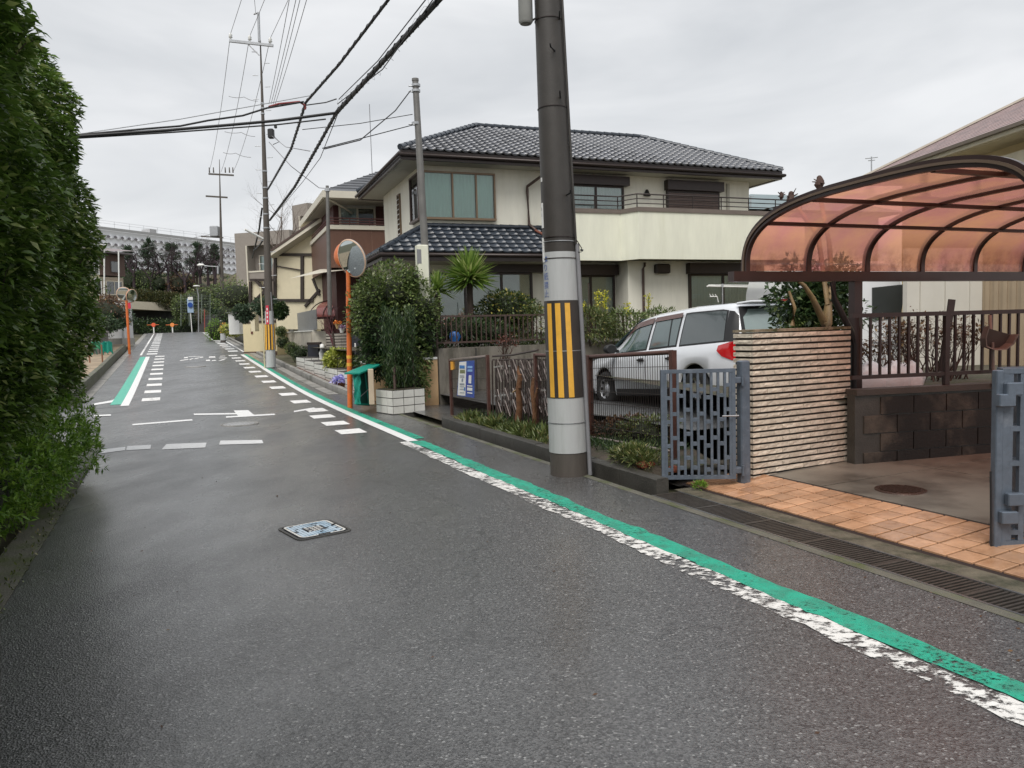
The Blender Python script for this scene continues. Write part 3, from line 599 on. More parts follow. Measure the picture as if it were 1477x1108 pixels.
# conduit down the right side
ca = angc + 1.25
cpts = [pole_ring(PB, PL, z, pr(z) + .028, ca + .1) for z in (0, 1, 2, 3)]; mb = MB(); mb.tube(cpts[:3] + [cpts[2].lerp(cpts[3], .5)], .024, 8); mb.build('cable_conduit', GREYM, tp_)
mb = MB(); mb.tube([pole_ring(PB, PL, z, pr(z) + .02, ca) for z in (2.5, 3.2, 4, 6, 10)], .014, 6); mb.build('cable', POLEB, tp_)
mb = MB(); a_ = ca - .1; q = pole_ring(PB, PL, zpx(335), pr(2.6), a_); mb.tube([q, q + V((.03, 0, -.06)), q + V((.09, 0, -.16)), q + V((.085, 0, -.2)), q + V((.05, 0, -.2))], .005, 5); mb.tube([q + V((.075, 0, -.175)), q + V((.105, 0, -.185))], [.012, .012], 6); mb.build('loose_wire', BLACKP, tp_)
for y, da in ((280, .7), (138, .6), (22, .9), (70, .35)):
    z = zpx(y); q = pole_ring(PB, PL, z, pr(z), angc + da); d_ = (q - V((PB.x, PB.y, q.z))).normalized(); mb = MB(); mb.tube([q, q + d_ * .13, q + d_ * .14 + V((0, 0, .03))], .009, 6); mb.build('step_bolt', BLACKP, tp_)
la = angc - 1.18
pole_patch(PB, PL, pr, zpx(326), zpx(289), la - .11, la + .11, .012, 3).build('number_plate', WHITEP, tp_)
pole_patch(PB, PL, pr, zpx(376), zpx(340), la - .11, la + .09, .014, 3).build('number_plate', WHITEP, tp_)
pole_patch(PB, PL, pr, zpx(258), zpx(252), la - .02, la + .12, .010, 3).build('round_tag', WHITEP, tp_)
# vertical lettering down the pale sheet, bent round the pole
BLUEL = mat('blue_lettering', (.06, .12, .36), .5)
def bend_text(txt, z, a, size, off, parent, name='lettering', m=None):
    me = text_mesh(txt, size)
    for v in me.vertices:
        x, y = v.co.x, v.co.y; v.co = pole_ring(PB, PL, z + y, pr(z) + off, a + x / pr(z)) - PB
    me.materials.append(m or BLUEL); o = bpy.data.objects.new(name, me); col.objects.link(o); o.parent = parent; return o
zt = zpx(366); zb = zpx(430); 
for i, ch in enumerate('はり紙禁止'): bend_text(ch, zt - (i + .5) * (zt - zb) / 5, la + .20, .085, .0095, tp_)
for i, ch in enumerate('北三'): bend_text(ch, zpx(298 + i * 9), la, .035, .0145, tp_, 'plate_lettering', GREYM)
# transformer-like cylinder at the top left and bracket
q = at(762, 12, PB.y - .05); tb = thing('cable_closure', 'grey cylindrical cable box hung on the thick near pole near the top', 'cable box', q)
mb = MB(); mb.tube([q + V((-.03, 0, -.16)), q + V((-.03, 0, -.14)), q + V((-.03, 0, .7))], [.06, .075, .075], 14); mb.build('housing', mat('grey_plastic', (.33, .33, .31), .5, var=.15), tb)
mb = MB(); mb.tube([q + V((.03, 0, -.13)), q + V((.08, 0, -.10)), q + V((.10, 0, .1)), q + V((.12, 0, .5))], .012, 6); mb.build('cable', BLACKP, tb)
mb = MB(); mb.bar(q + V((-.1, 0, .12)), q + V((.2, 0, .12)), .04, .03); mb.bar(q + V((.45, -.0, .12)), q + V((.1, 0, .12)), .05, .04); mb.build('bracket', STEEL, tb)
# top cross arm of the near pole (outside the frame, carries the lines overhead)
mb = MB(); top = PB + PL * 11.6 + V((0, 0, 11.6)); mb.bar(top - Rr * .9, top + Rr * .9, .08, .08); mb.build('cross_arm', STEEL, tp_)
# ================================================================== OTHER POLES
def upole(name, label, base, lean, r0, taper, H, m, stripes=None, group=None):
    t = thing(name, label, 'utility pole', base, group=group); f = lambda z: r0 - z / 75 * taper
    pole_seg(base, lean, f, -.3, H, 0, 14).build('shaft', m, t)
    return t, f
P2 = gp(391, 531); P2.z = h(st(P2)[0]); L2 = V((.017, 0, 0)); dpt = P2.y
def z2(y): return at(385, y, P2.y).z
t2, r2f = upole('utility_pole', 'tall utility pole with steel cross arm and red banner beside the beige wall', P2, L2, .185, 1.0, z2(58) - P2.z, POLEO, group='utility poles up the hill')
H2 = lambda y: z2(y) - P2.z
pole_seg(P2, L2, r2f, H2(530), H2(505), .006, 14).build('pale_sheet', POLEC, t2)
pole_seg(P2, L2, r2f, H2(505), H2(468), .009, 28).build('black_band', BLK, t2)
a2 = math.atan2(-P2.y, -P2.x)
for k in range(-3, 4): pole_patch(P2, L2, r2f, H2(505) + .01, H2(468) - .01, a2 + k * .62 - .40, a2 + k * .62 - .08, .024, 3).build('yellow_stripe', YEL, t2)
pole_seg(P2, L2, r2f, H2(468), H2(449), .006, 14).build('pale_sheet', POLEC, t2)
pole_patch(P2, L2, r2f, H2(468), H2(441), a2 - .75, a2 - .1, .02, 3).build('red_banner', mat('red_banner', (.55, .03, .06), .5), t2)
ROOTW = MB(); 
for k in range(4): pole_patch(P2, L2, r2f, H2(465) + k * .15, H2(465) + k * .15 + .09, a2 - .55, a2 - .32, .024, 2).build('banner_lettering', WHITEP, t2)
mb = MB(); mb.tube([P2 + V((-.21, -.1, -.1)), P2 + V((-.21, -.1, 3.1)) ], .025, 6); mb.build('guard_pipe', mat('pale_yellow_pipe', (.6, .55, .36), .5), t2)
mb = MB(); mb.tube([P2 + V((.2, -.1, 0)), P2 + V((.17, -.1, 2.9)) ], .022, 6); mb.build('cable_conduit', GREYM, t2)
def pt2(y, dx=0, dy=0): z = H2(y); return P2 + L2 * z + V((dx, dy, z))
mb = MB(); mb.tube([pt2(62, .0, -.12), pt2(20, .0, -.12)], .05, 8); mb.tube([pt2(20, .0, -.12), pt2(22, -.18, -.12)], .03, 6); mb.build('extension_rod', STEEL, t2)
xa, xb = at(331, 59, P2.y - .15), at(394, 66, P2.y - .15); mb = MB(); mb.bar(xa, xb, .09, .09); mb.tube([at(357, 63, P2.y - .15), at(374, 80, P2.y - .15)], .02, 5); mb.build('cross_arm', STEEL, t2)
INS = [xa.lerp(xb, k) + V((0, 0, .05)) for k in (.03, .47, .94)]
for q in INS: mb = MB(); mb.lathe(q, [(.03, 0), (.03, .06), (.075, .08), (.05, .13), (.07, .16), (.02, .24), (.001, .25)], 10); mb.build('insulator', WHITEP, t2)
mb = MB()
for y in range(75, 440, 17):
    s_ = 1 if (y // 17) % 2 else -1; q = pt2(y); mb.tube([q + V((s_ * .12, -.02, 0)), q + V((s_ * .33, -.02, .01))], .013, 5)
mb.build('step_bolts', STEEL, t2)
mb = MB()
for y in (150, 157, 165, 248, 272, 287, 310, 330): z = H2(y); mb.rings([[pole_ring(P2, L2, zz_, r2f(z) + .015, 2 * PI * k / 12) for k in range(12)] for zz_ in (z, z + .05)], False)
mb.build('clamp', STEEL, t2)
mb = MB(); q = at(391, 193, P2.y - .2); mb.cbox(q, .22, .2, .35, 0, .03); mb.cbox(q + V((.18, 0, .25)), .1, .1, .12, 0, .02); mb.tube([q + V((.1, 0, -.1)), q + V((.3, 0, -.3)), q + V((.05, 0, -.4))], .015, 5); mb.build('cable_joint', BLACKP, t2)
P3 = gp(322, 494); P3.z = h(st(P3)[0]); z3 = lambda y: at(320, y, P3.y).z - P3.z
t3, r3f = upole('utility_pole', 'distant utility pole with grey transformer box and a street lamp arm, near the crest', P3, V((.033, 0, 0)), .18, 1.0, z3(230), POLEO, group='utility poles up the hill')
pole_seg(P3, V((.033, 0, 0)), r3f, z3(491), z3(481), .008, 12).build('pale_sheet', POLEC, t3)
pole_seg(P3, V((.033, 0, 0)), r3f, z3(481), z3(465), .01, 12).build('black_band', BLK, t3)
a3 = math.atan2(-P3.y, -P3.x)
for k in range(-2, 3): pole_patch(P3, V((.033, 0, 0)), r3f, z3(480.5), z3(465.5), a3 + k * .6 - .17, a3 + k * .6 + .12, .02, 2).build('yellow_stripe', YEL, t3)
pole_seg(P3, V((.033, 0, 0)), r3f, z3(463), z3(451), .012, 12).build('notice_sheet', WHITEP, t3)
for y, x0, x1 in ((252, 301, 337), (284, 297, 328)): mb = MB(); mb.bar(at(x0, y - 1, P3.y), at(x1, y + 1, P3.y), .1, .1); mb.build('cross_arm', POLEO, t3)
ARM3 = [at(302, 249, P3.y), at(319, 250, P3.y), at(336, 251, P3.y)]
for q in [at(x, 247, P3.y) for x in (302, 308, 325, 331, 336)]: mb = MB(); mb.tube([q + V((0, 0, -.1)), q + V((0, 0, .25))], [.05, .03], 6); mb.build('insulator', POLEO, t3)
q = at(310, 334, P3.y); mb = MB(); mb.cbox(q, .55, .5, .7, 0, .05); mb.build('transformer', STEEL, t3); mb = MB(); mb.bar(at(290, 341, P3.y), at(322, 343, P3.y), .08, .08); mb.build('transformer_arm', POLEO, t3)
mb = MB(); mb.tube([at(318, 385, P3.y), at(300, 384, P3.y - .3), at(292, 382.5, P3.y - .3)], .03, 6); mb.bar(at(315, 384, P3.y - .2), at(315, 395, P3.y - .2), .25, .1); mb.build('lamp_arm', STEEL, t3)
mb = MB(); q = at(292, 382.5, P3.y - .3); mb.tube([q + V((-.35, 0, 0)), q + V((-.2, 0, .02)), q + V((.1, 0, .02))], [.04, .1, .05], 8); mb.build('lamp_head', WHITEP, t3)
# slim service pole by the main house
P4 = at(619, 430, 17.0); P4.z = 1.1; tpt = at(599, 117, 17.0)
t4 = thing('service_pole', 'slim grey steel service pole in front of the bay window corner', 'pole', P4); mb = MB(); mb.tube([P4, tpt], [.092, .066], 12); mb.tube([tpt, tpt + V((0, 0, .05))], [.075, .075], 12); mb.build('shaft', mat('weathered_steel', (.17, .165, .155), .5, metal=.3, var=.2), t4)
for k, y in ((0, 133), (1, 180), (2, 125)): q = at(600, y, 17); mb = MB(); mb.rings([[q + V((.095 * math.cos(a), .095 * math.sin(a), dz)) for a in [i * PI / 5 for i in range(10)]] for dz in (0, .05)], False); mb.tube([q, q + V((-.16, 0, .02))], .015, 5); mb.build('clamp', STEEL, t4)
q0 = at(609, 385, 16.8); tm_ = thing('meter_column', 'cream electricity meter column standing against the slim steel pole', 'meter box', (q0.x, q0.y, 1.1))
zt_, zb_ = at(609, 354, 16.8).z, 1.1; mb = MB(); mb.cbox((q0.x, q0.y, (zt_ + zb_) / 2), .24, .24, zt_ - zb_, .36, .015); mb.build('column', CREAMG, tm_)
mb = MB(); mb.cbox((q0.x - .04, q0.y - .13, zt_ - .25), .10, .03, .32, .36, .01); mb.build('meter', GREYM, tm_)
P5 = at(476, 455, 29.0); tt = at(472, 268, 29.0); t5 = thing('service_pole', 'thin grey pole in front of the brown balcony house', 'pole', P5); mb = MB(); mb.tube([P5, tt], [.09, .06], 10); mb.build('shaft', mat('weathered_steel', (.2, .2, .2)), t5); mb = MB(); mb.cbox(tt + V((0, 0, -.15)), .16, .16, .12); mb.build('cap_clamp', STEEL, t5)
# ================================================================== WIRES
def wire(name, label, pts, r, group=None, m=BLACKP, sag=0.0, n=14, spiral=0, bands=0, seg=5, extra=None):
    P = []
    for a, b in zip(pts[:-1], pts[1:]):
        a, b = V(a), V(b)
        for i in range(n + (1 if b is V(pts[-1]) else 0)):
            k = i / n; q = a.lerp(b, k); q.z -= sag * 4 * k * (1 - k); P.append(q)
    P.append(V(pts[-1]))
    t = thing(name, label, 'cable', P[0], group=group); mb = MB(); mb.tube(P, r, seg); mb.build('cable', m, t)
    if spiral:
        mb = MB(); Q = []; tot = sum((P[i + 1] - P[i]).length for i in range(len(P) - 1)); acc = 0
        for i in range(len(P) - 1):
            L = (P[i + 1] - P[i]).length; x = (P[i + 1] - P[i]).normalized().cross(V((0, 0, 1))).normalized(); y = V((0, 0, 1)); kk = max(2, int(L / .06))
            for j in range(kk):
                a = (acc + L * j / kk) * 2 * PI / .35; Q.append(P[i].lerp(P[i + 1], j / kk) + x * math.cos(a) * spiral + y * math.sin(a) * spiral)
            acc += L
        mb.tube(Q, r * .22, 3); mb.build('lashing_wire', m, t)
    if bands:
        mb = MB()
        for i in range(bands): k = (i + .5) / bands * (len(P) - 1); a = int(k); q = P[a].lerp(P[min(a + 1, len(P) - 1)], k - a); mb.tube([q + V((0, 0, .04)), q + V((.02, .0, 0)), q + V((0, 0, -r))], r * .5, 4)
        mb.build('hanger', m, t)
    return t
TOP = lambda z, dx=0: PB + PL * z + V((dx, 0, z))
J1 = at(485, 163, 14.3); J2 = at(441, 148, 15.6)
G1 = 'thick cable bundles over the street'
wire('cable_bundle', 'thickest dark cable bundle slanting from the top of the frame to the knot', [at(640, -8, 9.2), J1], .038, G1, spiral=.042, seg=6, bands=12)
wire('cable_bundle', 'thick dark cable bundle running from the crossing knot to the tall pole on the hill', [J1, at(462, 205, 16.4), at(425, 270, 21.5), at(389, 318, P2.y - .2)], .032, G1, spiral=.038, seg=6)
wire('cable_bundle', 'dark cable bundle running in parallel above the thick one towards the sky', [at(566, -8, 11), at(490, 92, 13.6), J2], .024, G1, spiral=.03, seg=6, bands=16)
wire('cable_bundle', 'dark twisted cable hanging from upper knot down to the tall pole', [J2, at(432, 178, 17), at(420, 215, 19.5), at(386, 274, P2.y - .2)], .026, G1, spiral=.035, seg=6)
LE = at(108, 197, 13.0); LE2 = at(60, 202, 12.2)
wire('cable_bundle', 'heavy black cable bundle crossing the street out of the hedge', [LE2, LE, at(240, 188, 13.3), at(334, 180, 13.7), at(400, 174, 14.0), at(484, 163, 14.3)], .026, G1, seg=7)
wire('cable_bundle', 'black cable just under the heavy bundle crossing the street', [LE2, LE + V((0, 0, -.03)), at(250, 191, 13.4), at(400, 180, 14.1), at(470, 172, 14.4)], .014, G1)
wire('cable_bundle', 'bent black cable above the heavy bundle crossing the street', [LE2, LE + V((0, 0, .02)), at(210, 186, 13.4), at(260, 182, 13.9), at(300, 174, 14.2), at(350, 167, 14.7), at(385, 156, 15), at(438, 147, 15.6)], .018, G1)
wire('messenger_wire', 'thin grey support wire above the street crossing bundle', [LE2, at(110, 194, 13), at(260, 172, 14), at(448, 138, 15.6)], .008, G1, STEEL)
wire('cable_bundle', 'reddish sleeved cable at the crossing knot beside the tall pole', [at(388, 154, 15.2), at(402, 150, 15.4), at(432, 147, 15.6), at(441, 153, 15.6), at(440, 158, 15.6)], .02, G1, mat('red_sleeve', (.22, .03, .03), .5), n=5)
wire('messenger_wire', 'support wire between the two cable knots', [at(441, 152, 15.6), at(470, 148, 15), at(485, 143, 14.3)], .012, G1)
wire('messenger_wire', 'thin wire alongside the thick bundle to the near pole', [at(620, -8, 9.2), at(545, 88, 12), at(489, 143, 14.3)], .008, G1)
wire('messenger_wire', 'thin wire loosely wound beside the thick bundle', [at(630, -8, 9.2), at(552, 100, 11.5), at(487, 150, 14.3)], .008, G1, spiral=.05)
wire('telephone_wire', 'pair of thin lines beside the hanging bundle left of the brown house', [at(487, 165, 14.3), at(462, 228, 18), at(437, 262, 22), at(390, 318, P2.y)], .008, G1)
G2 = 'power lines overhead'
farm = [V((PB.x, PB.y, 12.5)) + V((-.9, .3, 0)), V((PB.x, PB.y, 12.5)) + V((.1, 0, 0)), V((PB.x, PB.y, 12.5)) + V((.9, -.3, 0))]
for i in range(3):
    wire('power_line', 'thin power line rising overhead from the %s insulator of the cross arm' % ('left', 'middle', 'right')[i], [INS[i] + V((0, 0, .2)), farm[i]], .009, G2, GREYM, sag=.2)
    wire('power_line', 'thin power line from the %s insulator of the tall pole down to the distant pole' % ('left', 'middle', 'right')[i], [INS[i] + V((0, 0, .2)), ARM3[i] + V((0, 0, .1))], .011, G2, GREYM, sag=.5)
for i, (x0, x1) in enumerate(((414, 394), (424, 397), (430, 400), (440, 403))):
    wire('power_line', 'thin line sloping steeply right of the tall pole, number %s from the pole' % ('first', 'second', 'third', 'fourth')[i], [at(x0 + 5, -10, 17), at(x1 - 6, 150, P2.y - 3)], .008, G2, GREYM, sag=.05)
wire('power_line', 'topmost thin wire from the rod tip of the tall pole', [pt2(20, -.1, -.12), at(366, -12, 24)], .009, G2, GREYM)
for (y, xs) in ((139, (330, 352, 372)), (190, (324, 348, 368)), (220, (322, 340, 362))):
    wire('jumper_wire', 'drooping spacer wire linking the power lines, at the %s level' % {139: 'upper', 190: 'middle', 220: 'lower'}[y], [at(xs[0], y, P2.y + 6), at(xs[1], y + 1, P2.y + 6), at(xs[2], y + 7, P2.y + 6)], .012, G2, GREYM, sag=.05)
G3 = 'service drop wires to the slim pole'
sp = [at(592, 131, 17), at(595, 165, 17), at(597, 180, 17)]
wire('service_wire', 'upper service wire looping from the slim steel pole to the thick bundle', [sp[0], at(570, 160, 16.5), at(520, 202, 15.6), at(468, 215, 15.2)], .012, G3)
wire('service_wire', 'middle service wire between the slim steel pole and the crossing knot', [sp[1], at(520, 178, 16), at(436, 187, 15.6)], .008, G3)
wire('service_wire', 'lower service wire from the slim steel pole to the bundle', [sp[2], at(520, 200, 16), at(465, 214, 15.4)], .01, G3)
wire('service_wire', 'thin wire from the tall pole down to the brown house eave', [at(388, 205, P2.y - .2), at(420, 240, 28.5), at(460, 271, 29.5), at(472, 272, 29)], .014, G3, GREYM)
wire('service_wire', 'drooping wire right of the tall pole toward the knot', [at(392, 196, P2.y - .2), at(412, 212, 22), at(447, 218, 16.5)], .01, G3, GREYM)
wire('service_wire', 'thin wire from the distant pole crossing to the left houses', [at(306, 338, P3.y), at(270, 345, 60), at(190, 362, 68)], .02, G3, GREYM)
wire('service_wire', 'loose cable hanging from the tall pole toward the grey apartment block', [at(389, 330, P2.y), at(376, 352, 31), at(366, 362, 36)], .035, G3)
wire('service_wire', 'second loose cable hanging beside the tall pole', [at(378, 300, P2.y), at(374, 330, 30), at(364, 372, 38)], .035, G3)
wire('pole_arm', 'pale diagonal arm sticking out left of the tall pole', [at(353, 331, P2.y - .5), at(380, 345, P2.y)], .045, None, WHITEP, n=2)
# ================================================================== MAIN HOUSE
class Fr:
    def __init__(s, O, ang): s.O = V((O[0], O[1], 0)); s.u = V((math.cos(ang), math.sin(ang), 0)); s.v = V((-s.u.y, s.u.x, 0))
    def p(s, a, b, z=0.0): q = s.O + s.u * a + s.v * b; q.z = z; return q
    def box(s, mb, a0, a1, b0, b1, z0, z1): return mb.box(s.p(a0, b0, z0), s.u * (a1 - a0), s.v * (b1 - b0), V((0, 0, z1 - z0)))
    def px(s, x, y, b=0.0):
        q = onplane(x, y, s.p(0, b, 0), s.v); return (q - s.O).dot(s.u), q.z
def tile_mesh(name, tw, ex, m, amp=.035, nx=6):
    vs = []; L = ex * 1.12
    prof = [(i / nx, amp * (1 - abs(math.sin(PI * i / nx)) ** .8 * 1.0)) for i in range(nx + 1)]
    for x, z in prof: vs += [(x * tw, 0, z + .034), (x * tw, L, z), (x * tw, 0, z - .012)]
    f = []
    for i in range(nx):
        a = 3 * i; f += [(a, a + 3, a + 4, a + 1), (a + 2, a + 5, a + 3, a)]
    me = bpy.data.meshes.new(name); me.from_pydata(vs, [], f); me.materials.append(m); me.polygons.foreach_set('use_smooth', [i % 2 == 0 for i in range(len(f))]); me.update(); return me
def tile_roof(parent, P0, u, up, w_, nrow, lim, tw, ex, m, maxp=300, amp=.035, name='roof_tile'):
    """rows of pan tiles: P0 eave start, u along the eave, up the slope direction; lim(y) -> (x0, x1)"""
    nrm = u.cross(up).normalized(); me = tile_mesh(name, tw, ex, m, amp); L = []
    for j in range(nrow):
        x0, x1 = lim(j * ex + ex * .5); i0 = int(math.floor((x0 + .5 * tw) / tw)); i1 = int((x1 - .5 * tw) / tw)
        for i in range(i0, i1 + 1): L.append((i * tw, j * ex))
    L.sort(key=lambda q: (P0 + u * q[0] + up * q[1]).length)
    for x, y in L[:maxp]:
        M = frameM(P0 + u * x + up * y + nrm * random.uniform(0, .006), (u + nrm * random.gauss(0, .006)).normalized(), up, nrm); inst(name, me, None, parent, M=M)
    if len(L) > maxp:
        mb = MB(); V0 = [v.co.copy() for v in me.vertices]; F0 = [tuple(p.vertices) for p in me.polygons]
        for x, y in L[maxp:]:
            o = P0 + u * x + up * y + nrm * random.uniform(0, .006); mb.add([o + u * c.x + up * c.y + nrm * c.z for c in V0], F0, True)
        mb.build('roof_tiles', m, parent, kind='stuff')
def curtain(mb, a, b, z0, z1, amp=.02, pitch=.11):
    a, b = V(a), V(b); L = (b - a).length; n = max(4, int(L / pitch * 4)); nn = (b - a).cross(V((0, 0, 1))).normalized(); vs = []
    for i in range(n + 1):
        q = a.lerp(b, i / n) + nn * amp * math.sin(i * PI / 2) * (1 + .3 * math.sin(i * .7)); vs += [V((q.x, q.y, z0)), V((q.x, q.y, z1))]
    return mb.add(vs, [(2 * i, 2 * i + 2, 2 * i + 3, 2 * i + 1) for i in range(n)], True)
def window(fr, parent, a0, a1, z0, z1, b=0.0, splits=(), fm=DBROWN, back=ROOMD, cur=None, glass=GLASS, fw=.055, depth=.09, name='window', curz=None, flip=None):
    """frame (part) with panes and what hangs behind them (sub-parts); proud of the wall by depth. flip: build on the left wall (a is -b)"""
    P = (lambda a, o, z: fr.p(a, b - o, z)) if flip is None else (lambda a, o, z: fr.p(flip - o, a, z))
    du = fr.u if flip is None else fr.v; dn = -fr.v if flip is None else -fr.u
    def bx(mb, x0, x1, y0, y1, o0, o1): return mb.box(P(x0, o0, y0), du * (x1 - x0), dn * (o1 - o0), V((0, 0, y1 - y0)))
    mb = MB(); bx(mb, a0 - fw, a1 + fw, z1, z1 + fw, .0, depth); bx(mb, a0 - fw, a1 + fw, z0 - fw * 1.3, z0, 0, depth + .03); bx(mb, a0 - fw, a0, z0, z1, 0, depth); bx(mb, a1, a1 + fw, z0, z1, 0, depth)
    for s in splits: bx(mb, s - fw / 2, s + fw / 2, z0, z1, .02, depth - .005)
    f = mb.build(name, fm, parent)
    mb = MB(); bx(mb, a0, a1, z0, z1, .001, .006); mb.build('dark_backing', back, f)  # thin panel on the wall, indoor shade put into its colour
    e = [a0] + list(splits) + [a1]
    for i in range(len(e) - 1):
        x0, x1 = e[i] + (fw / 2 if i else 0), e[i + 1] - (fw / 2 if i < len(e) - 2 else 0); mb = MB(); bx(mb, x0, x1, z0, z1, depth - .045, depth - .040); mb.build('pane', glass, f)
        if cur and cur[i % len(cur)]:
            mb = MB(); cz = curz or (z0, z1); c = cur[i % len(cur)]
            curtain(mb, P(x0, .026, 0), P(x1, .026, 0), cz[0], cz[1], .012) if c in (CURT, CURTW) else bx(mb, x0, x1, z0, z1, .01, .03); mb.build('curtain' if c in (CURT, CURTW) else 'shutter_panel', c, f)
    return f
HA = math.atan2(.357, .934); HF = Fr((-2.5, 22.97), HA); HG = 1.15
th = thing('house', 'cream two storey house with dark tiled hip roof and long balcony behind the silver car', 'house', HF.p(5.8, 2.7, HG), group=None)
ZE = 6.50
mb = MB(); HF.box(mb, 0, 11.7, 0, 5.4, HG - .2, ZE + .1); mb.build('wall', CREAM, th)
mb = MB(); HF.box(mb, 6.4, 11.69, -.8, -.003, HG - .2, 3.68); mb.build('wall', CREAM, th)
# recessed reveals: plinth
mb = MB(); HF.box(mb, -.02, 6.4, -.02, 0, HG - .2, HG + .35); mb.build('plinth', CONC, th)
# eaves
mb = MB(); HF.box(mb, -.68, 12.38, -.68, 6.1, ZE, ZE + .05); mb.build('soffit', SOFFIT, th)
mb = MB(); e0, e1, f0, f1 = -.78, 12.48, -.78, 6.18
HF.box(mb, e0, e1, f0, f0 + .1, ZE - .03, ZE + .24); HF.box(mb, e0, e1, f1 - .1, f1, ZE - .03, ZE + .24); HF.box(mb, e0, e0 + .1, f0 + .1, f1 - .1, ZE - .03, ZE + .24); HF.box(mb, e1 - .1, e1, f0 + .1, f1 - .1, ZE - .03, ZE + .24); mb.build('fascia', DBROWN, th)
def gutter(fr, pts, z, parent, m=DBROWN, r=.055): mb = MB(); mb.tube([fr.p(a, b, z) for a, b in pts], r, 8); return mb.build('gutter', m, parent)
gutter(HF, [(e0 - .06, f1), (e0 - .06, f0 - .06), (e1 + .06, f0 - .06), (e1 + .06, f1)], ZE + .10, th)
ZR = ZE + .24; half = (f1 - f0) / 2; sl = .49
A0, A1, A2, A3 = HF.p(e0, f0, ZR), HF.p(e1, f0, ZR), HF.p(e1, f1, ZR), HF.p(e0, f1, ZR); R0, R1 = HF.p(e0 + half, f0 + half, ZR + half * sl), HF.p(e1 - half, f0 + half, ZR + half * sl)
mb = MB(); mb.add([A0, A1, A2, A3, R0, R1], [(0, 1, 5, 4), (1, 2, 5), (2, 3, 4, 5), (3, 0, 4)], False); mb.build('roof_deck', TILED, th)
upv = (HF.v + V((0, 0, sl))).normalized(); ex = .27; tw = .255; k_ = math.sqrt(1 + sl * sl)
tile_roof(th, A0 - upv * .06 + V((0, 0, .03)), HF.u, upv, e1 - e0, int(half * k_ / ex) + 0, lambda y: (y / k_, (e1 - e0) - y / k_), tw, ex, TILE, amp=.048)
def ridge(parent, a, b, r=.09, m=TILED): mb = MB(); n = max(3, int((b - a).length / .32)); 
def ridge(parent, a, b, r=.085, m=TILED):
    a, b = V(a), V(b); n = max(3, int((b - a).length / .30)); mb = MB()
    for i in range(n): mb.tube([a.lerp(b, i / n), a.lerp(b, (i + 1.08) / n)], [r * 1.12, r * .92], 7)
    mb.build('ridge_cap', m, parent)
for a, b in ((A0, R0), (A1, R1), (A3, R0), (A2, R1), (R0, R1)): ridge(th, a + V((0, 0, .06)), b + V((0, 0, .08)))
# ground-floor roof wrapping the corner
ZL = 3.82; e2, f2, l2 = -1.55, -1.45, 3.95; dl = 1.5; sz = .60
B0, B1, B2, B3 = HF.p(e2, f2, ZL), HF.p(l2, f2, ZL), HF.p(l2, 0, ZL + 1.45 * sz), HF.p(0, 0, ZL + 1.45 * sz); B4, B5 = HF.p(e2, 4.4, ZL), HF.p(0, 4.4, ZL + 1.5 * sz)
mb = MB(); mb.add([B0, B1, B2, B3, B4, B5], [(0, 1, 2, 3), (4, 0, 3, 5)], False); mb.build('lower_roof_deck', TILED, th)
up2 = (HF.v + V((0, 0, sz))).normalized(); k2 = math.sqrt(1 + sz * sz)
lr = thing('tmp', '', ''); bpy.data.objects.remove(lr)
lowr = MB(); HF.box(lowr, e2 + .02, l2, f2 + .02, -.004, ZL - .22, ZL - .14); HF.box(lowr, e2 + .02, -.004, 0, 4.4, ZL - .22, ZL - .14); lowr = lowr.build('lower_soffit', SOFFIT, th)
tile_roof(lowr, B0 - up2 * .05 + V((0, 0, .02)), HF.u, up2, 5.5, 6, lambda y: (y / k2, 5.5), .29, .29, TILED, name='lower_roof_tile')
up3 = (HF.u + V((0, 0, sz))).normalized()
tile_roof(lowr, B4 - up3 * .05 + V((0, 0, .02)), -HF.v, up3, 5.8, 6, lambda y: (0, 5.85 - y / k2), .29, .29, TILED, name='lower_roof_tile')
mb = MB(); HF.box(mb, e2, l2, f2, f2 + .08, ZL - .24, ZL + .0); HF.box(mb, e2, e2 + .08, f2 + .08, 4.4, ZL - .24, ZL); mb.build('lower_fascia', DBROWN, th)
gutter(HF, [(e2 - .05, 4.4), (e2 - .05, f2 - .05), (l2 + .2, f2 - .05)], ZL - .08, th)
ridge(th, B0 + V((0, 0, .04)), B3 + V((0, 0, .05)), .07); ridge(th, B3 + V((0, -.03, .07)), B2 + V((0, -.03, .07)), .07)
mb = MB(); HF.box(mb, l2, l2 + .05, f2, 0, ZL - .24, ZL + .1); mb.build('lower_fascia', DBROWN, th)
# bay window at the corner
wl, wzt = HF.px(616, 256); wr, _ = HF.px(715, 256); _, wzb = HF.px(660, 315)
w0 = window(HF, th, .07, 2.22, wzb, 6.28, 0, (.92, 1.66), BRONZE, ROOMD, [CURT, CURT, CURT], GLASS, .05, .13)
window(HF, th, .12, 1.1, wzb, 6.26, 0, (), DBROWN2, ROOMD, [CURT], GLASS, .05, .10, flip=0.0)
lz = 4.62; f_ = window(HF, th, 2.75, 3.02, lz, 6.1, 0, (), BRONZE, ROOMD, None, GLASSD, .045, .06, flip=0.0)
for i in range(9):
    mb = MB(); q = HF.p(-.05, 2.76, lz + .08 + i * .16); mb.box(q, HF.v * .25, -HF.u * .03 + V((0, 0, -.035)), V((0, 0, .012))); mb.build('louver', WHITEP, f_)
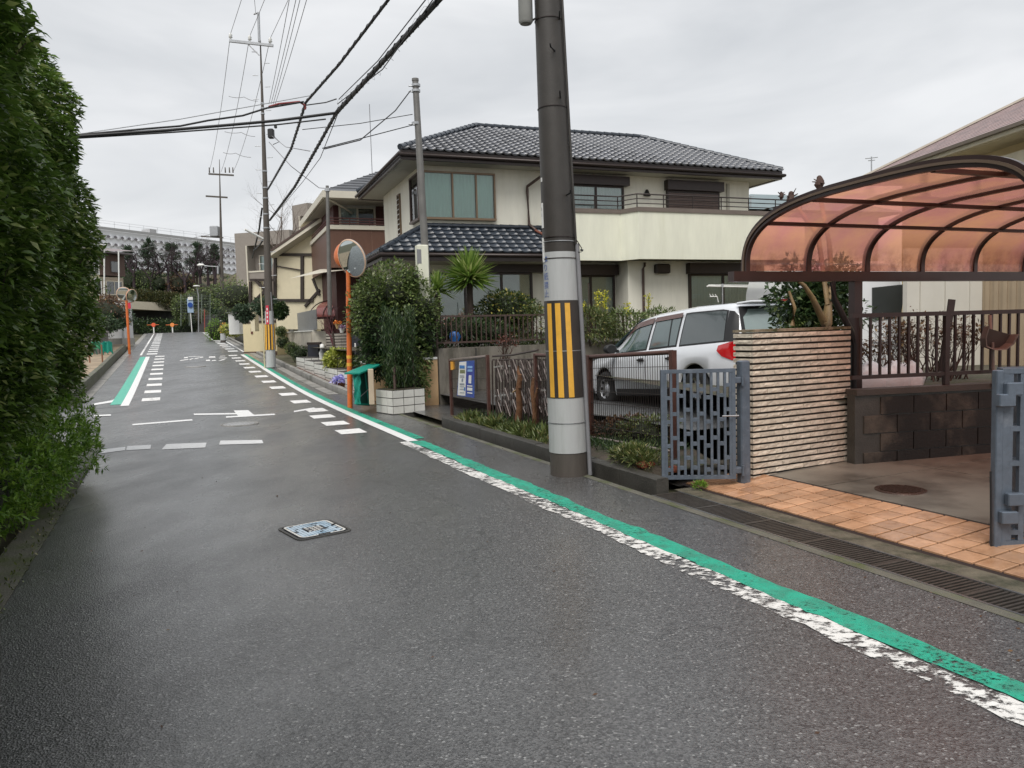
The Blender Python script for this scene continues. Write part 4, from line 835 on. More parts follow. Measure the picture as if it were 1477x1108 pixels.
# upstairs windows onto the balcony
w1 = window(HF, th, 4.65, 6.65, 4.3, 6.08, 0, (5.7,), DBROWN, ROOMD, [CURTW, CURTW], GLASS, .06, .1)
mb = MB(); HF.box(mb, 4.5, 6.85, -.24, -.002, 6.13, 6.42); mb.build('shutter_box', DBROWN, w1)
w2 = window(HF, th, 8.4, 10.35, 4.3, 6.02, 0, (), DBROWN, DBROWN, None, None or GLASSD, .06, .1)
mb = MB(); HF.box(mb, 8.28, 10.5, -.24, -.002, 6.08, 6.40); mb.build('shutter_box', DBROWN, w2)
for i in range(22): mb = MB(); q = HF.p(8.4, -.075, 4.32 + i * .077); mb.box(q, HF.u * 1.95, -HF.v * .022, V((0, 0, .066))); mb.build('shutter_slat', DBROWN2, w2)
q = HF.p(7.6, -.03, 5.95); mb = MB(); mb.lathe(q, [(.02, .13), (.05, .1), (.12, -.05), (.13, -.08), (.001, -.08)], 12); mb.build('wall_lamp', BLACKP, th)
mb = MB(); HF.box(mb, 10.75, 10.85, -.06, -.002, 5.2, 6.4); mb.build('pale_pipe', SOFFIT, th)
# balcony
bal = [(3.97, -.01), (3.97, -1.0), (6.05, -1.0), (6.35, -1.6), (12.7, -1.6), (12.7, 1.0)]
def strip_wall(fr, pts, z0, z1, th_, m, parent, name, out=0.0):
    mb = MB(); L = [V((a, b, 0)) for a, b in pts]; o = []; i_ = []
    for k, q in enumerate(L):
        d0 = (L[k] - L[k - 1]).normalized() if k else (L[1] - L[0]).normalized(); d1 = (L[k + 1] - L[k]).normalized() if k < len(L) - 1 else d0
        n0 = V((d0.y, -d0.x, 0)); n1 = V((d1.y, -d1.x, 0)); n = (n0 + n1).normalized(); sc_ = 1 / max(.3, n.dot(n1)); n = -n * sc_
        o.append(q - n * out * -1 * -1 if False else q - n * out); i_.append(q + n * th_)
    o = [L[k] + (L[k] - i_[k]) * (out / th_) for k in range(len(L))]
    for k in range(len(L) - 1):
        c = [o[k], o[k + 1], i_[k + 1], i_[k]]; vs = [fr.p(q.x, q.y, z0) for q in c] + [fr.p(q.x, q.y, z1) for q in c]
        mb.add(vs, [(0, 3, 2, 1), (4, 5, 6, 7), (0, 1, 5, 4), (1, 2, 6, 5), (2, 3, 7, 6), (3, 0, 4, 7)], False)
    return mb.build(name, m, parent)
bw = strip_wall(HF, bal, 3.66, 5.10, .14, CREAMG, th, 'balcony_wall')
strip_wall(HF, bal, 5.10, 5.23, .16, mat('brown_grey_cap', (.16, .13, .11), .5, var=.15, scale=2), bw, 'cap', .03)
mb = MB(); pts_ = [(4.1, -.01), (4.1, -.9), (6.1, -.9), (6.4, -1.5), (12.6, -1.5), (12.6, 1)]; vs = [HF.p(a, b, 3.70) for a, b in pts_]; mb.add(vs, [tuple(range(6))[::-1]], False); mb.build('balcony_floor', SOFFIT, bw)
rl = MB()
for z in (5.36, 5.50, 5.64): rl.tube([HF.p(a, b + .06, z) for a, b in ((4.0, -.98), (6.05, -.98), (6.36, -1.56), (12.66, -1.56), (12.66, .9))], .022 if z > 5.6 else .016, 5)
rl = rl.build('balcony_rail', DBROWN, th)
for a, b in [(4.3, -.94), (5.2, -.94), (6.0, -.94), (6.36, -1.5)] + [(7.3 + i * 1.07, -1.5) for i in range(6)]: mb = MB(); mb.tube([HF.p(a, b, 5.22), HF.p(a, b, 5.64)], .018, 5); mb.build('rail_post', DBROWN, rl)
# ground floor openings
w3 = window(HF, th, 1.45, 3.35, HG + .35, 3.3, 0, (2.4,), DBROWN, ROOMD, [GREYSH, GREYSH], GLASSD if False else GLASS, .07, .1)
mb = MB(); HF.box(mb, .9, 4.4, -.26, -.002, 3.36, 3.62); mb.build('shutter_box', DBROWN, w3)
w3b = window(HF, th, .15, 1.2, HG + .35, 3.3, 0, (), DBROWN, ROOMD, [GREYSH], GLASS, .06, .08)
w4 = window(HF, th, 4.55, 6.25, HG + .35, 3.22, 0, (5.45,), DBROWN, ROOMD, [GREYSH, SOFFIT], GLASS, .07, .1)
mb = MB(); HF.box(mb, 4.5, 6.36, -.30, -.002, 3.28, 3.6); mb.build('shutter_box', DBROWN, w4)
w5 = window(HF, th, 8.7, 11.0, HG + .35, 3.2, -.8, (9.95,), DBROWN, ROOMD, [CURTW, CURTW], GLASS, .07, .1)
mb = MB(); HF.box(mb, 8.55, 11.15, -1.05, -.802, 3.26, 3.6); mb.build('shutter_box', DBROWN, w5)
q = HF.p(7.6, -.9, 3.42); mb = MB(); mb.cbox(q, .52, .2, .30, HA, .03); mb.build('vent_box', DBROWN, th)
mb = MB(); mb.tube([HF.p(6.98, -.86, 3.62), HF.p(6.98, -.86, 3.52), HF.p(6.92, -.86, 3.42), HF.p(6.92, -.86, HG)], .042, 8); mb.build('downpipe', DBROWN2, th)
# downpipe from the main eave onto the lower roof
mb = MB(); mb.tube([HF.p(3.9, -.8, ZE + .05), HF.p(3.85, -.75, ZE - .08), HF.p(3.33, -.09, 6.0), HF.p(3.33, -.08, 5.85), HF.p(3.36, -.08, 4.85), HF.p(3.5, -.25, 4.66)], .045, 8); mb.build('downpipe', DBROWN2, th)
mb = MB(); mb.tube([HF.p(3.5, -.25, 4.64), HF.p(4.0, -1.3, 4.05)], .04, 8); mb.build('downpipe', mat('rusty_red_pipe', (.20, .07, .045), .4), th)
mb = MB(); mb.tube([HF.p(e1, 1.0, ZE + .02), HF.p(e1 - .05, 1.0, ZE - .12), HF.p(11.9, .6, ZE - .2), HF.p(11.72, .5, ZE - .2)], .04, 6); mb.build('downpipe', SOFFIT, th)
mb = MB(); mb.tube([HF.p(-.45, 5.0, 6.6), HF.p(-.45, 5.0, 9.6)], .012, 4); mb.build('antenna', GREYM, th)
# drying poles on the garden side
t_ = thing('drying_poles', 'pale horizontal laundry poles on hooks in front of the right ground floor window', 'laundry poles', HF.p(8.8, -2.4, HG))
mb = MB(); mb.tube([at(1020, 413, 21), at(1150, 416, 23.5)], .025, 6); mb.tube([at(1022, 411.5, 21.2), at(1150, 412.5, 23.7)], .02, 6); mb.build('pole', WHITEP, t_)
mb = MB(); q = at(1042, 412, 21.3); mb.cbox(q, .05, .05, .1); mb.tube([q, V((q.x, q.y, HG))], .02, 5); mb.build('stand', STEEL, t_)
t_ = thing('clothes_hook', 'small white forked hook bracket above the roof of the silver car', 'hook', at(1036, 428, 21)); mb = MB(); q = at(1036, 436, 21)
mb.tube([q, at(1034, 428, 21), at(1024, 428, 21)], .018, 4)
for i in range(3): mb.tube([at(1025 + i * 4, 427.5, 21), at(1023.5 + i * 4, 424, 21)], .012, 4)
mb.build('hook', WHITEP, t_)
# ================================================================== garden wall and railing in front of the house
def wz(): pass
GW = [at(634, 545, 16.4), at(915, 540, 19.4)]
gwdir = (V((GW[1].x, GW[1].y, 0)) - V((GW[0].x, GW[0].y, 0))).normalized(); G0 = V((GW[0].x, GW[0].y, 0)); GF = Fr((G0.x, G0.y), math.atan2(gwdir.y, gwdir.x))
WALLTOP = at(634, 503, 16.4).z
t_ = thing('retaining_wall', 'weathered grey concrete retaining wall below the garden railing', 'wall', GF.p(0, 0, 0))
mb = MB(); GF.box(mb, 0, 12.5, 0, .25, -.2, WALLTOP); mb.build('wall', mat('weathered_concrete', (.20, .18, .15), .7, var=.25, scale=2, bump=.4, bscale=40, c2=(.10, .09, .07), patch=1.2, aniso=(2, 2, .6)), t_)
for i in range(4): mb = MB(); GF.box(mb, .9 + i * 2.4, .93 + i * 2.4, -.012, -.002, 0, WALLTOP - .02); mb.build('joint_strip', DARKC, t_)
mb = MB(); a = GF.p(.3, .3, HG); b = GF.p(12.5, .3, HG); c = HF.p(13.5, 0, HG); d = HF.p(-2.5, 0, HG); mb.add([a, b, c, d, HF.p(16, 14, HG), HF.p(-2.5, 14, HG)], [(0, 1, 2, 3), (3, 2, 4, 5)], False); mb.build('garden_ground', SOIL, kind='structure')
mb = MB(); GF.box(mb, -.02, .23, .25, 2.2, -.2, WALLTOP); mb.build('garden_side_wall', CONC, kind='structure')
RZT = at(640, 455, 16.6).z; RZB = at(640, 496, 16.6).z
t_ = thing('garden_railing', 'brown metal garden railing on top of the concrete retaining wall', 'railing', GF.p(0, .1, WALLTOP))
mb = MB(); GF.box(mb, 0, 12.4, .09, .14, RZT - .04, RZT); mb.build('top_rail', DBROWN2, t_); mb = MB(); GF.box(mb, 0, 12.4, .09, .13, RZB, RZB + .04); mb.build('bottom_rail', DBROWN2, t_)
mb = MB(); GF.box(mb, 0, .022, .1, .122, RZB + .04, RZT - .04); bal_me = None
nb = int(12.4 / .125)
mbb = MB(); mbb.box((0, 0, 0), GF.u * .022, GF.v * .022, V((0, 0, RZT - RZB - .08))); bme2 = mbb.mesh('baluster', DBROWN2)
for i in range(nb):
    if i % 14 != 0: inst('baluster', bme2, GF.p(i * .125, .1, RZB + .04), t_)
for i in range(0, nb, 14): mb = MB(); GF.box(mb, i * .125, i * .125 + .045, .085, .13, WALLTOP, RZT - .04); mb.build('post', DBROWN2, t_)
# beige corner wall with tile coping
pa, pb = gp(597, 584), gp(633, 580); fb = Fr((at(597, 583, 16.2).x, 16.2), math.atan2(at(633, 580, 16.4).y - 16.2, at(633, 580, 16.4).x - at(597, 583, 16.2).x)); Lb = (at(633, 580, 16.4) - at(597, 583, 16.2)).length; zt_ = at(615, 519, 16.3).z
t_ = thing('boundary_wall', 'short smooth orange beige wall with white tile coping beside the concrete wall', 'wall', fb.p(0, 0, 0))
mb = MB(); fb.box(mb, 0, Lb, 0, .25, -.1, zt_); mb.build('wall', mat('orange_beige_render', (.56, .37, .20), .75, var=.1, scale=2, bump=.15, c2=(.44, .28, .14), patch=1.3, pfac=.6), t_)
nn = 6
for i in range(nn): mb = MB(); fb.box(mb, i * Lb / nn, (i + .92) * Lb / nn, -.02, .27, zt_ + .004, zt_ + .05); mb.build('coping_tile', WHITEP, t_)
fb2 = Fr((at(519, 540, 17.4).x, 17.4), .0)
t_ = thing('boundary_wall', 'low beige wall with tile coping behind the green net box', 'wall', fb2.p(0, 0, 0)); mb = MB(); fb2.box(mb, 0, 1.2, 0, .2, -.1, .92); mb.build('wall', MATS['orange_beige_render'], t_)
for i in range(5): mb = MB(); fb2.box(mb, i * .24, i * .24 + .225, -.02, .22, .924, .98); mb.build('coping_tile', WHITEP, t_)
# ================================================================== SILVER WAGON
CARP = mat('silver_car_paint', (.74, .76, .79), .25, metal=.12, var=.02, coat=.8); BUMP = mat('dark_car_plastic', (.03, .03, .032), .45); CGL = glassmat('car_glass', (.22, .27, .26), .16, .01)
TYRE = mat('tyre_rubber', (.018, .018, .018), .75, bump=.3); RIM = mat('steel_rim', (.55, .55, .56), .3, metal=.8); REDL = mat('red_lamp_lens', (.62, .01, .015), .12, coat=1); VISOR = mat('brown_visor', (.13, .07, .06), .2, coat=.6)
RC = onT(1066, 545, 5.05); RC = W(8.12, 6.86, 0, False)
def interp(x, T): return float(np.interp(x, [a for a, _ in T], [b for _, b in T]))
class Car:
    L = 4.42; HW = .845; wheels = (.92, 3.48)
    belt = [(0, .93), (.3, .94), (1.6, .92), (3.0, .88), (3.3, .90), (4.0, .80), (4.3, .68), (4.42, .60)]
    roof = [(0, .95), (.02, 1.00), (.10, 1.25), (.26, 1.46), (.5, 1.51), (1.2, 1.535), (2.2, 1.51), (2.6, 1.46), (3.0, 1.25), (3.45, .985), (3.6, .955), (4.0, .87), (4.25, .76), (4.36, .66), (4.42, .55)]
    low = [(0, .42), (.12, .30), (.5, .26), (1.4, .20), (3.0, .20), (3.9, .22), (4.3, .26), (4.42, .36)]
    wid = [(0, .76), (.06, .80), (.3, .835), (1.0, .845), (3.2, .845), (3.9, .80), (4.25, .70), (4.42, .48)]
    def arch(s, x):
        z = interp(x, s.low)
        for c in s.wheels:
            d = abs(x - c)
            if d < .36: z = max(z, .30 + math.sqrt(.36 ** 2 - d * d) * 1.03)
        return z
    def sect(s, x):
        """right half section points (y>0 outwards), from the sill to the roof centre"""
        w_ = interp(x, s.wid); lo = s.arch(x); be = interp(x, s.belt); ro = max(interp(x, s.roof), be + .012); hr = ro - be; k = min(1, hr / .5)
        mid = max(lo + .02, .55 * be + .02)
        P = [(w_ - .015, lo), (w_ + .0, lo + (mid - lo) * .35), (w_ + .012, mid), (w_ + .0, be - .13 if be - .13 > mid else mid + .01), (w_ - .03, be), (w_ - .055, be + .012 * k + .001)]
        for f in (.25, .5, .75, .92): P.append((w_ - .055 - .20 * k * f ** 1.15 - (1 - k) * f * .30, be + hr * (f if k > .3 else f ** .6) * (.985 if f < .9 else .97)))
        P += [(max(.2, w_ - .36 - .1 * (1 - k)), ro - .012 * k), (w_ * .35, ro), (0, ro + .004)]
        return P
car = Car()
def car_obj(loc, rz, tilt):
    t = thing('parked_car', 'silver station wagon parked nose up the street behind the wire fence', 'car', loc, rz); t.rotation_euler = (0, tilt, rz)
    xs = sorted(set([round(x, 3) for x in np.concatenate([np.arange(0, 4.42, .11), [4.42, .02, .06], np.arange(.54, 1.31, .04), np.arange(3.1, 3.87, .04)])]))
    def grid(fn, xs_, name, m, parent=t, thick=False):
        mb = MB(); n = None
        for sgn in (1, -1):
            vs = []; 
            for x in xs_:
                r = fn(x); n = len(r); vs += [V((x, sgn * y, z)) for y, z in r]
            fs = [(i * n + j, i * n + j + 1, (i + 1) * n + j + 1, (i + 1) * n + j) for i in range(len(xs_) - 1) for j in range(n - 1)]
            mb.add(vs, fs if sgn < 0 else [f[::-1] for f in fs], True)
        return mb.build(name, m, parent, local=True)
    body = grid(car.sect, xs, 'body', CARP)
    def cap(x, rev): 
        mb = MB(); r = car.sect(x); ps = [V((x, y, z)) for y, z in r] + [V((x, -y, z)) for y, z in r[::-1][1:]]; mb.add(ps, [tuple(range(len(ps)))[::-1 if rev else 1]], False); return mb
    cap(0, False).build('tailgate', CARP, t, local=True); cap(4.42, True).build('front_end', CARP, t, local=True)
    # inner dark liner so the arches read as openings
    mb = MB(); mb.cbox((2.2, 0, .55), 4.0, 1.40, .62, 0, .05); mb.cbox((2.0, 0, .28), 3.6, 1.3, .12); mb.build('underbody', BLACKP, t, local=True)
    # lower cladding
    def clad(x): w_ = interp(x, car.wid); lo = car.arch(x); return [(w_ - .008, lo - .004), (w_ + .006, lo + .02), (w_ + .008, max(lo + .05, min(lo + .11, .31)))]
    for a, b in ((0.02, .50), (1.34, 3.06), (3.9, 4.36)): grid(clad, list(np.linspace(a, b, 14)), 'sill_trim', BUMP)
    # side windows follow the greenhouse surface, 5 mm proud
    def side_pt(x, f, off):
        be = interp(x, car.belt); r = car.sect(x)[4:10]; z0, z1 = r[1][1], r[5][1]; z = z0 + (z1 - z0) * f
        ys = [q[0] for q in r[1:]]; zs = [q[1] for q in r[1:]]; return V((x, float(np.interp(z, zs, ys)) + off, z))
    def patch(name, m, poly, off, sgns=(1, -1), lab=None, n=8, parent=t):
        """poly: (x_bottom0, x_bottom1, x_top0, x_top1, f0, f1)"""
        xb0, xb1, xt0, xt1, f0, f1 = poly; mb = MB()
        for sg in sgns:
            vs = []
            for j in range(6):
                f = f0 + (f1 - f0) * j / 5; q = j / 5
                for i in range(n + 1): x = (xb0 + (xt0 - xb0) * q) + ((xb1 + (xt1 - xb1) * q) - (xb0 + (xt0 - xb0) * q)) * i / n; p = side_pt(x, f, off); vs.append(V((p.x, sg * p.y, p.z)))
            fs = [(j * (n + 1) + i, j * (n + 1) + i + 1, (j + 1) * (n + 1) + i + 1, (j + 1) * (n + 1) + i) for j in range(5) for i in range(n)]
            mb.add(vs, fs if sg < 0 else [f[::-1] for f in fs], True)
        return mb.build(name, m, parent, local=True, label=lab)
    INT = mat('car_interior', (.045, .05, .05), .8)
    for nm, poly in (('front_window', (2.22, 3.14, 2.18, 2.66, .06, .86)), ('rear_door_window', (1.42, 2.10, 1.42, 2.06, .06, .86)), ('cargo_window', (.32, 1.30, .40, 1.30, .05, .90))):
        for sg in (1, -1): patch('window_seal', BLACKP, (poly[0] - .03, poly[1] + .03, poly[2] - .03, poly[3] + .03, poly[4] - .05, poly[5] + .04), .003, (sg,))
        for sg in (1, -1): patch(nm, mat('car_window_reflection', (.06, .10, .10), .05, spec=.9, coat=1) if nm != 'cargo_window' else mat('dark_car_window', (.03, .045, .045), .06, spec=.9, coat=1), poly, .007, (sg,))
    patch('window_divider', BLACKP, (1.58, 1.61, 1.64, 1.67, .06, .86), .010)
    patch('rear_pillar_trim', BLACKP, (.06, .30, .20, .36, .02, .93), .005)
    patch('wind_visor', VISOR, (2.14, 3.18, 2.1, 2.74, .80, .97), .022); patch('wind_visor', VISOR, (1.38, 2.10, 1.38, 2.08, .84, .97), .022)
    # windscreen and rear glass as curved sheets
    def cross(name, x0, z0, w0, x1, z1, w1, m, bulge=.0, n=10, e=.006):
        mb = MB(); vs = []
        for j in range(5):
            q = j / 4
            for i in range(n + 1):
                u = -1 + 2 * i / n; x = x0 + (x1 - x0) * q; vs.append(V((x + bulge * (1 - u * u), u * (w0 + (w1 - w0) * q), z0 + (z1 - z0) * q)))
        fs = [(j * (n + 1) + i, j * (n + 1) + i + 1, (j + 1) * (n + 1) + i + 1, (j + 1) * (n + 1) + i) for j in range(4) for i in range(n)]; mb.add(vs, fs, True); return mb.build(name, m, t, local=True)
    cross('windscreen', 3.50, .99, .66, 2.68, 1.455, .52, MATS['car_window_reflection'], .03)
    cross('rear_window_seal', .0, .98, .72, .20, 1.43, .60, BLACKP, -.045); cross('rear_window', -.008, 1.0, .66, .18, 1.39, .56, mat('rear_car_glass', (.20, .26, .25), .05, spec=.9, coat=1), -.055)
    mb = MB(); mb.cbox((.14, 0, 1.475), .30, 1.14, .035, 0, .012); mb.build('spoiler', CARP, t, local=True)
    mb = MB(); mb.cbox((-.01, 0, 1.485), .03, .40, .04, 0, .008); mb.build('high_brake_lamp', REDL, t, local=True)
    for sg in (1, -1):
        mb = MB(); vs = []
        for j, (z, xe, dd) in enumerate(((.70, .13, .0), (.76, .30, .004), (.84, .40, .006), (.91, .36, .004), (.95, .14, 0))):
            for i in range(7):
                k = i / 6; x = -.012 + k * xe; w_ = interp(max(x, 0), car.wid) + .014 - (.05 if k == 0 else .012 if i == 1 else 0); vs.append(V((x, sg * (w_ + dd), z)))
        fs = [(j * 7 + i, j * 7 + i + 1, (j + 1) * 7 + i + 1, (j + 1) * 7 + i) for j in range(4) for i in range(6)]; mb.add(vs, fs if sg < 0 else [f[::-1] for f in fs], True); mb.cbox((-.012, sg * .66, .83), .02, .22, .24, 0, .005); mb.build('tail_lamp', REDL, t, local=True)
        mb = MB(); mb.rings([[V((3.0 + dx, sg * y, .98 + z)) for y, z in [(.97 + r * .115 * math.cos(a), r * .085 * math.sin(a)) for a in [k * PI / 6 for k in range(12)]]] for dx, r in ((-.05, .8), (-.03, 1), (.06, .9), (.10, .5))], True, True); mb.bar((3.02, sg * .80, .94), (3.02, sg * .88, .95), .05, .05); mb.build('wing_mirror', BLACKP, t, local=True)
        for x in (2.28, 1.5): mb = MB(); mb.tube([(x - .09, sg * .853, .765), (x - .06, sg * .875, .772), (x + .06, sg * .875, .775), (x + .09, sg * .853, .77)], .014, 6); mb.cbox((x, sg * .845, .772), .13, .02, .055, 0, .005); mb.build('door_handle', BLACKP, t, local=True)
        mb = MB()
        for x in (1.34, 2.16, 3.12):
            ps = []
            for z in (.34, .5, .65, .78, .87): ps.append(V((x if x > 1.4 else x + max(0, .5 - z) * .4, sg * (interp(x, car.wid) + .014 - (.01 if z < .4 else 0) - (.012 if z > .7 else 0) - (.02 if z > .82 else 0)), z)))
            mb.tube(ps, .0045, 4)
        mb.build('door_seam', BLACKP, t, local=True)
        for xc in car.wheels:
            y0 = sg * .83; mb = MB(); Rm = Matrix.Rotation(PI / 2 * -sg, 3, 'X')
            mb.lathe((xc, y0 - sg * .09, .305), [(.17, .09), (.22, .095), (.285, .085), (.305, .05), (.31, -.0), (.305, -.08), (.22, -.1)], 28, Rm); wh = mb.build('wheel', TYRE, t, local=True)
            mb = MB(); mb.lathe((xc, y0 - sg * .09, .305), [(.195, .088), (.19, .07), (.12, .045), (.07, .06), (.05, .075), (.001, .078)], 28, Rm); mb.build('rim', RIM, wh, local=True)
            mb = MB()
            for k in range(8): a = k * PI / 4; mb.cbox((xc + .145 * math.cos(a), y0 - sg * .09 + sg * .061, .305 + .145 * math.sin(a)), .04, .012, .05, 0)
            mb.build('rim_holes', BLACKP, wh, local=True)
    mb = MB(); mb.cbox((.015, 0, .48), .10, 1.5, .24, 0, .04); mb.build('rear_bumper', CARP, t, local=True)
    mb = MB(); mb.cbox((4.30, 0, .46), .14, 1.1, .24, 0, .05); mb.build('front_bumper', CARP, t, local=True)
    mb = MB(); mb.cbox((-.015, 0, .72), .012, .34, .17, 0); mb.build('number_plate', WHITEP, t, local=True)
    mb = MB(); mb.cbox((-.03, .52, 1.02), .005, .09, .09, 0); mb.build('round_sticker', WHITEP, t, local=True)
    return t
rc = RC + Rr * .85; rc.z = lotz(9.2) + .0
car_t = car_obj(rc, math.atan2(D.y, D.x), math.radians(3.2))
# ================================================================== FRONTAGE FENCES along t=4.48
FT = 4.74
def fpt(px, py): return onT(px, py, FT)
BRN = mat('rusty_brown_post', (.10, .045, .035), .5, metal=.2, var=.25, scale=10, bump=.2); WIREM = mat('fence_wire', (.045, .035, .03), .5, metal=.4); CHROME = mat('bare_metal_rail', (.40, .33, .30), .35, metal=.7, var=.25, scale=5)
def wire_fence(name, label, pL, pR, zL, zR, postw=.05, topm=BRN, botm=CHROME, pitch=.05, rows=5, group=None):
    """pL/pR ground points, zL/zR (bottom, top)"""
    t = thing(name, label, 'fence', pL, group=group); d = (pR - pL); L = d.length; u = d.normalized()
    P = lambda k, f: V((pL.x + d.x * k, pL.y + d.y * k, (zL[0] + (zR[0] - zL[0]) * k) * (1 - f) + (zL[1] + (zR[1] - zL[1]) * k) * f))
    for k in (0, 1): q0, q1 = P(k, -.06), P(k, 1.0); mb = MB(); mb.bar(q0, q1 + V((0, 0, .02)), postw, postw, up=u); mb.build('post', BRN, t)
    mb = MB(); mb.tube([P(0, 1), P(1, 1)], .025, 8); mb.build('top_rail', topm, t); mb = MB(); mb.tube([P(0, 0), P(1, 0)], .016, 8); mb.build('bottom_rail', botm, t)
    n = int(L / pitch); me = None
    for i in range(1, n): a, b = P(i / n, 0), P(i / n, 1); mb = MB(); mb.tube([a, b], .0032, 4, False); mb.build('fence_wire', WIREM, t)
    for j in range(1, rows + 1): mb = MB(); q = [P(0, j / (rows + 1)), P(1, j / (rows + 1))]; mb.tube([x - u.cross(V((0, 0, 1))) * -.006 for x in q], .0035, 4, False); mb.build('cross_wire', WIREM, t)
    return t
a, b = fpt(852, 630), fpt(972, 652); at_, bt_ = fpt(852, 515), fpt(969, 508)
wire_fence('wire_fence', 'brown framed wire mesh fence panel in front of the silver car', V((a.x, a.y, soilz(7.5, FT))), V((b.x, b.y, soilz(6.9, FT))), (a.z, at_.z), (b.z, bt_.z), .06, pitch=.045, rows=6, group='mesh fence panels')
a2_, b2_ = fpt(775, 622), fpt(848, 630)
wire_fence('wire_fence', 'wire mesh fence panel mostly hidden behind the thick striped pole', V((a2_.x, a2_.y, .15)), V((fpt(850, 630).x, fpt(850, 630).y + .05, .3)), (a2_.z, fpt(790, 513).z), (b2_.z, at_.z), .05, pitch=.06, rows=5, group='mesh fence panels')
c, d_ = fpt(652, 600), fpt(706, 611); ct, dt = fpt(654, 520), fpt(706, 514)
lf = wire_fence('wire_fence', 'wire mesh fence panel carrying the blue and white banner', V((c.x, c.y, .12)), V((d_.x, d_.y, .14)), (c.z, ct.z), (d_.z, dt.z), .05, CHROME, CHROME, .05, 5, group='mesh fence panels')
mb = MB(); q = fpt(653, 524); mb.tube([q + V((0, 0, -.12)), q + V((0, 0, .03))], .045, 10); mb.build('reflector_wrap', mat('amber_wrap', (.75, .36, .05), .35), lf, label='amber reflector wrapped round the post')
# banner on the fence
nF = Rr; e = -.03
def bq(px, py, off): q = onT(px, py, FT - .03 - off); return q
tb = thing('banner', 'blue and white information banner tied to the wire fence', 'banner', bq(658, 570, 0))
def bpoly(mb, pts, off, th_=.004):
    ps = [bq(x, y, off) for x, y in pts]; k = len(ps); bk = [p + Rr * th_ for p in ps]; mb.add(ps + bk, [tuple(range(k))[::-1], tuple(range(k, 2 * k))] + [(i, (i + 1) % k, k + (i + 1) % k, k + i) for i in range(k)], False); return mb
bpoly(MB(), [(659, 571), (684, 574), (684, 520), (663, 521.5)], 0).build('blue_sheet', mat('banner_blue', (.035, .05, .30), .45, var=.06, c2=(.03, .12, .40), patch=1.5), tb)
bpoly(MB(), [(660, 570), (671, 571), (672.5, 521.5), (662.5, 522.5)], .006).build('white_sheet', WHITEP, tb)
mb = MB(); x0_, x1_ = 661.8, 671.6
for (u0, u1, y0, y1) in ((.1, .9, 527, 531.5), ): bpoly(mb, [(x0_ + u0 * 9, y1), (x0_ + u1 * 9, y1 + .3), (x0_ + u1 * 9, y0 + .3), (x0_ + u0 * 9, y0)], .012); mb.build('printed_box', mat('print_blue', (.05, .20, .50), .5), tb); mb = MB()
bpoly(mb, [(669, 563.5), (670.5, 563.7), (670.6, 559), (669.2, 559)], .012); mb.build('printed_box', mat('print_blue', (.05, .20, .50), .5), tb)
mb = MB()
for k in range(5): bpoly(mb, [(663.2 + k * 1.5, 538.5), (664.3 + k * 1.5, 538.6), (664.4 + k * 1.5, 533.6), (663.4 + k * 1.5, 533.5)], .012)
mb.build('printed_lettering', mat('print_olive', (.20, .22, .10), .6), tb)
mb = MB()
for y in (541.5, 543.5, 553, 554.5, 557.5, 561, 566): bpoly(mb, [(663, y + .8), (669.5, y + 1), (669.5, y + .3), (663.1, y)], .012)
bpoly(mb, [(665.6, 550.5), (667.6, 550.6), (667.8, 546), (665.9, 546)], .012); mb.build('printed_lettering', mat('print_grey', (.22, .25, .30), .6), tb)
mb = MB()
for k in range(4):
    for y in (528, 533): bpoly(mb, [(674.3 + k * 1.8, y + 3.2), (675.6 + k * 1.8, y + 3.3), (675.7 + k * 1.8, y + .1), (674.4 + k * 1.8, y)], .006)
mb.build('printed_lettering', mat('print_sky', (.30, .50, .80), .6), tb)
for q in ([(675.6, 553), (679.3, 553.3), (679.8, 541.5), (676.2, 541.3)], [(673.7, 557.3), (681, 557.8), (681, 556.2), (673.8, 555.7)], [(673.7, 563.3), (681, 563.8), (681, 559.6), (673.8, 559)], [(673.7, 567.2), (681, 568.3), (681, 566.5), (673.8, 565.8)]): bpoly(MB(), q, .006).build('printed_box', WHITEP, tb)
# old accordion gate of brown slats between fence and pole
AG = thing('accordion_gate', 'rusty brown folding lattice gate leaning between the fence posts, left of the striped pole', 'gate', V((fpt(712, 612).x, fpt(712, 612).y, .12)))
def agp(px, py, off=0): return onT(px, py, FT + .06 + off)
AGM = mat('aged_brown_aluminium', (.075, .055, .048), .45, metal=.3, var=.3, scale=8); AGL = mat('shiny_strap_end', (.48, .46, .44), .3, metal=.6)
mb = MB(); mb.tube([agp(711, 514), agp(740, 512), agp(776, 505)], .018, 6); mb.tube([agp(711, 519), agp(776, 518)], .012, 6); mb.build('top_rail', AGM, AG)
xs_ = np.linspace(712, 788, 24)
for i, x in enumerate(xs_):
    mb = MB(); o = (i % 3) * .05; mb.bar(agp(x + random.uniform(-1, 1), 618 + i * .4, o), agp(x - 1.5 + random.uniform(-1.5, 1.5), 520 - i * .1, o), .024, .018, up=Rr); mb.build('slat', AGM, AG)
for i in range(20):
    x = 714 + i * 3.7 + random.uniform(-.6, .6)
    for (ya, yb) in ((519, 534), (531, 548), (560, 578), (575, 596)):
        mb = MB(); mb.bar(agp(x, ya + 1 + random.uniform(-2, 2), -.03), agp(x + 5 + random.uniform(-1, 3), yb + 2 + random.uniform(-3, 3), -.03), .014, .012, up=Rr); mb.build('lattice_strap', CHROME if i % 3 == 1 else AGM, AG)
for (x, y) in ((713, 529.5), (716, 529), (719.5, 528.5), (723, 528), (714, 571), (719, 570.5), (724, 570), (728, 569.5), (734, 528), (737, 567.5), (781, 563), (785, 563)): mb = MB(); q = agp(x, y, -.06); mb.bar(q, q + D * -.045, .02, .022); mb.build('strap_end', AGL, AG)
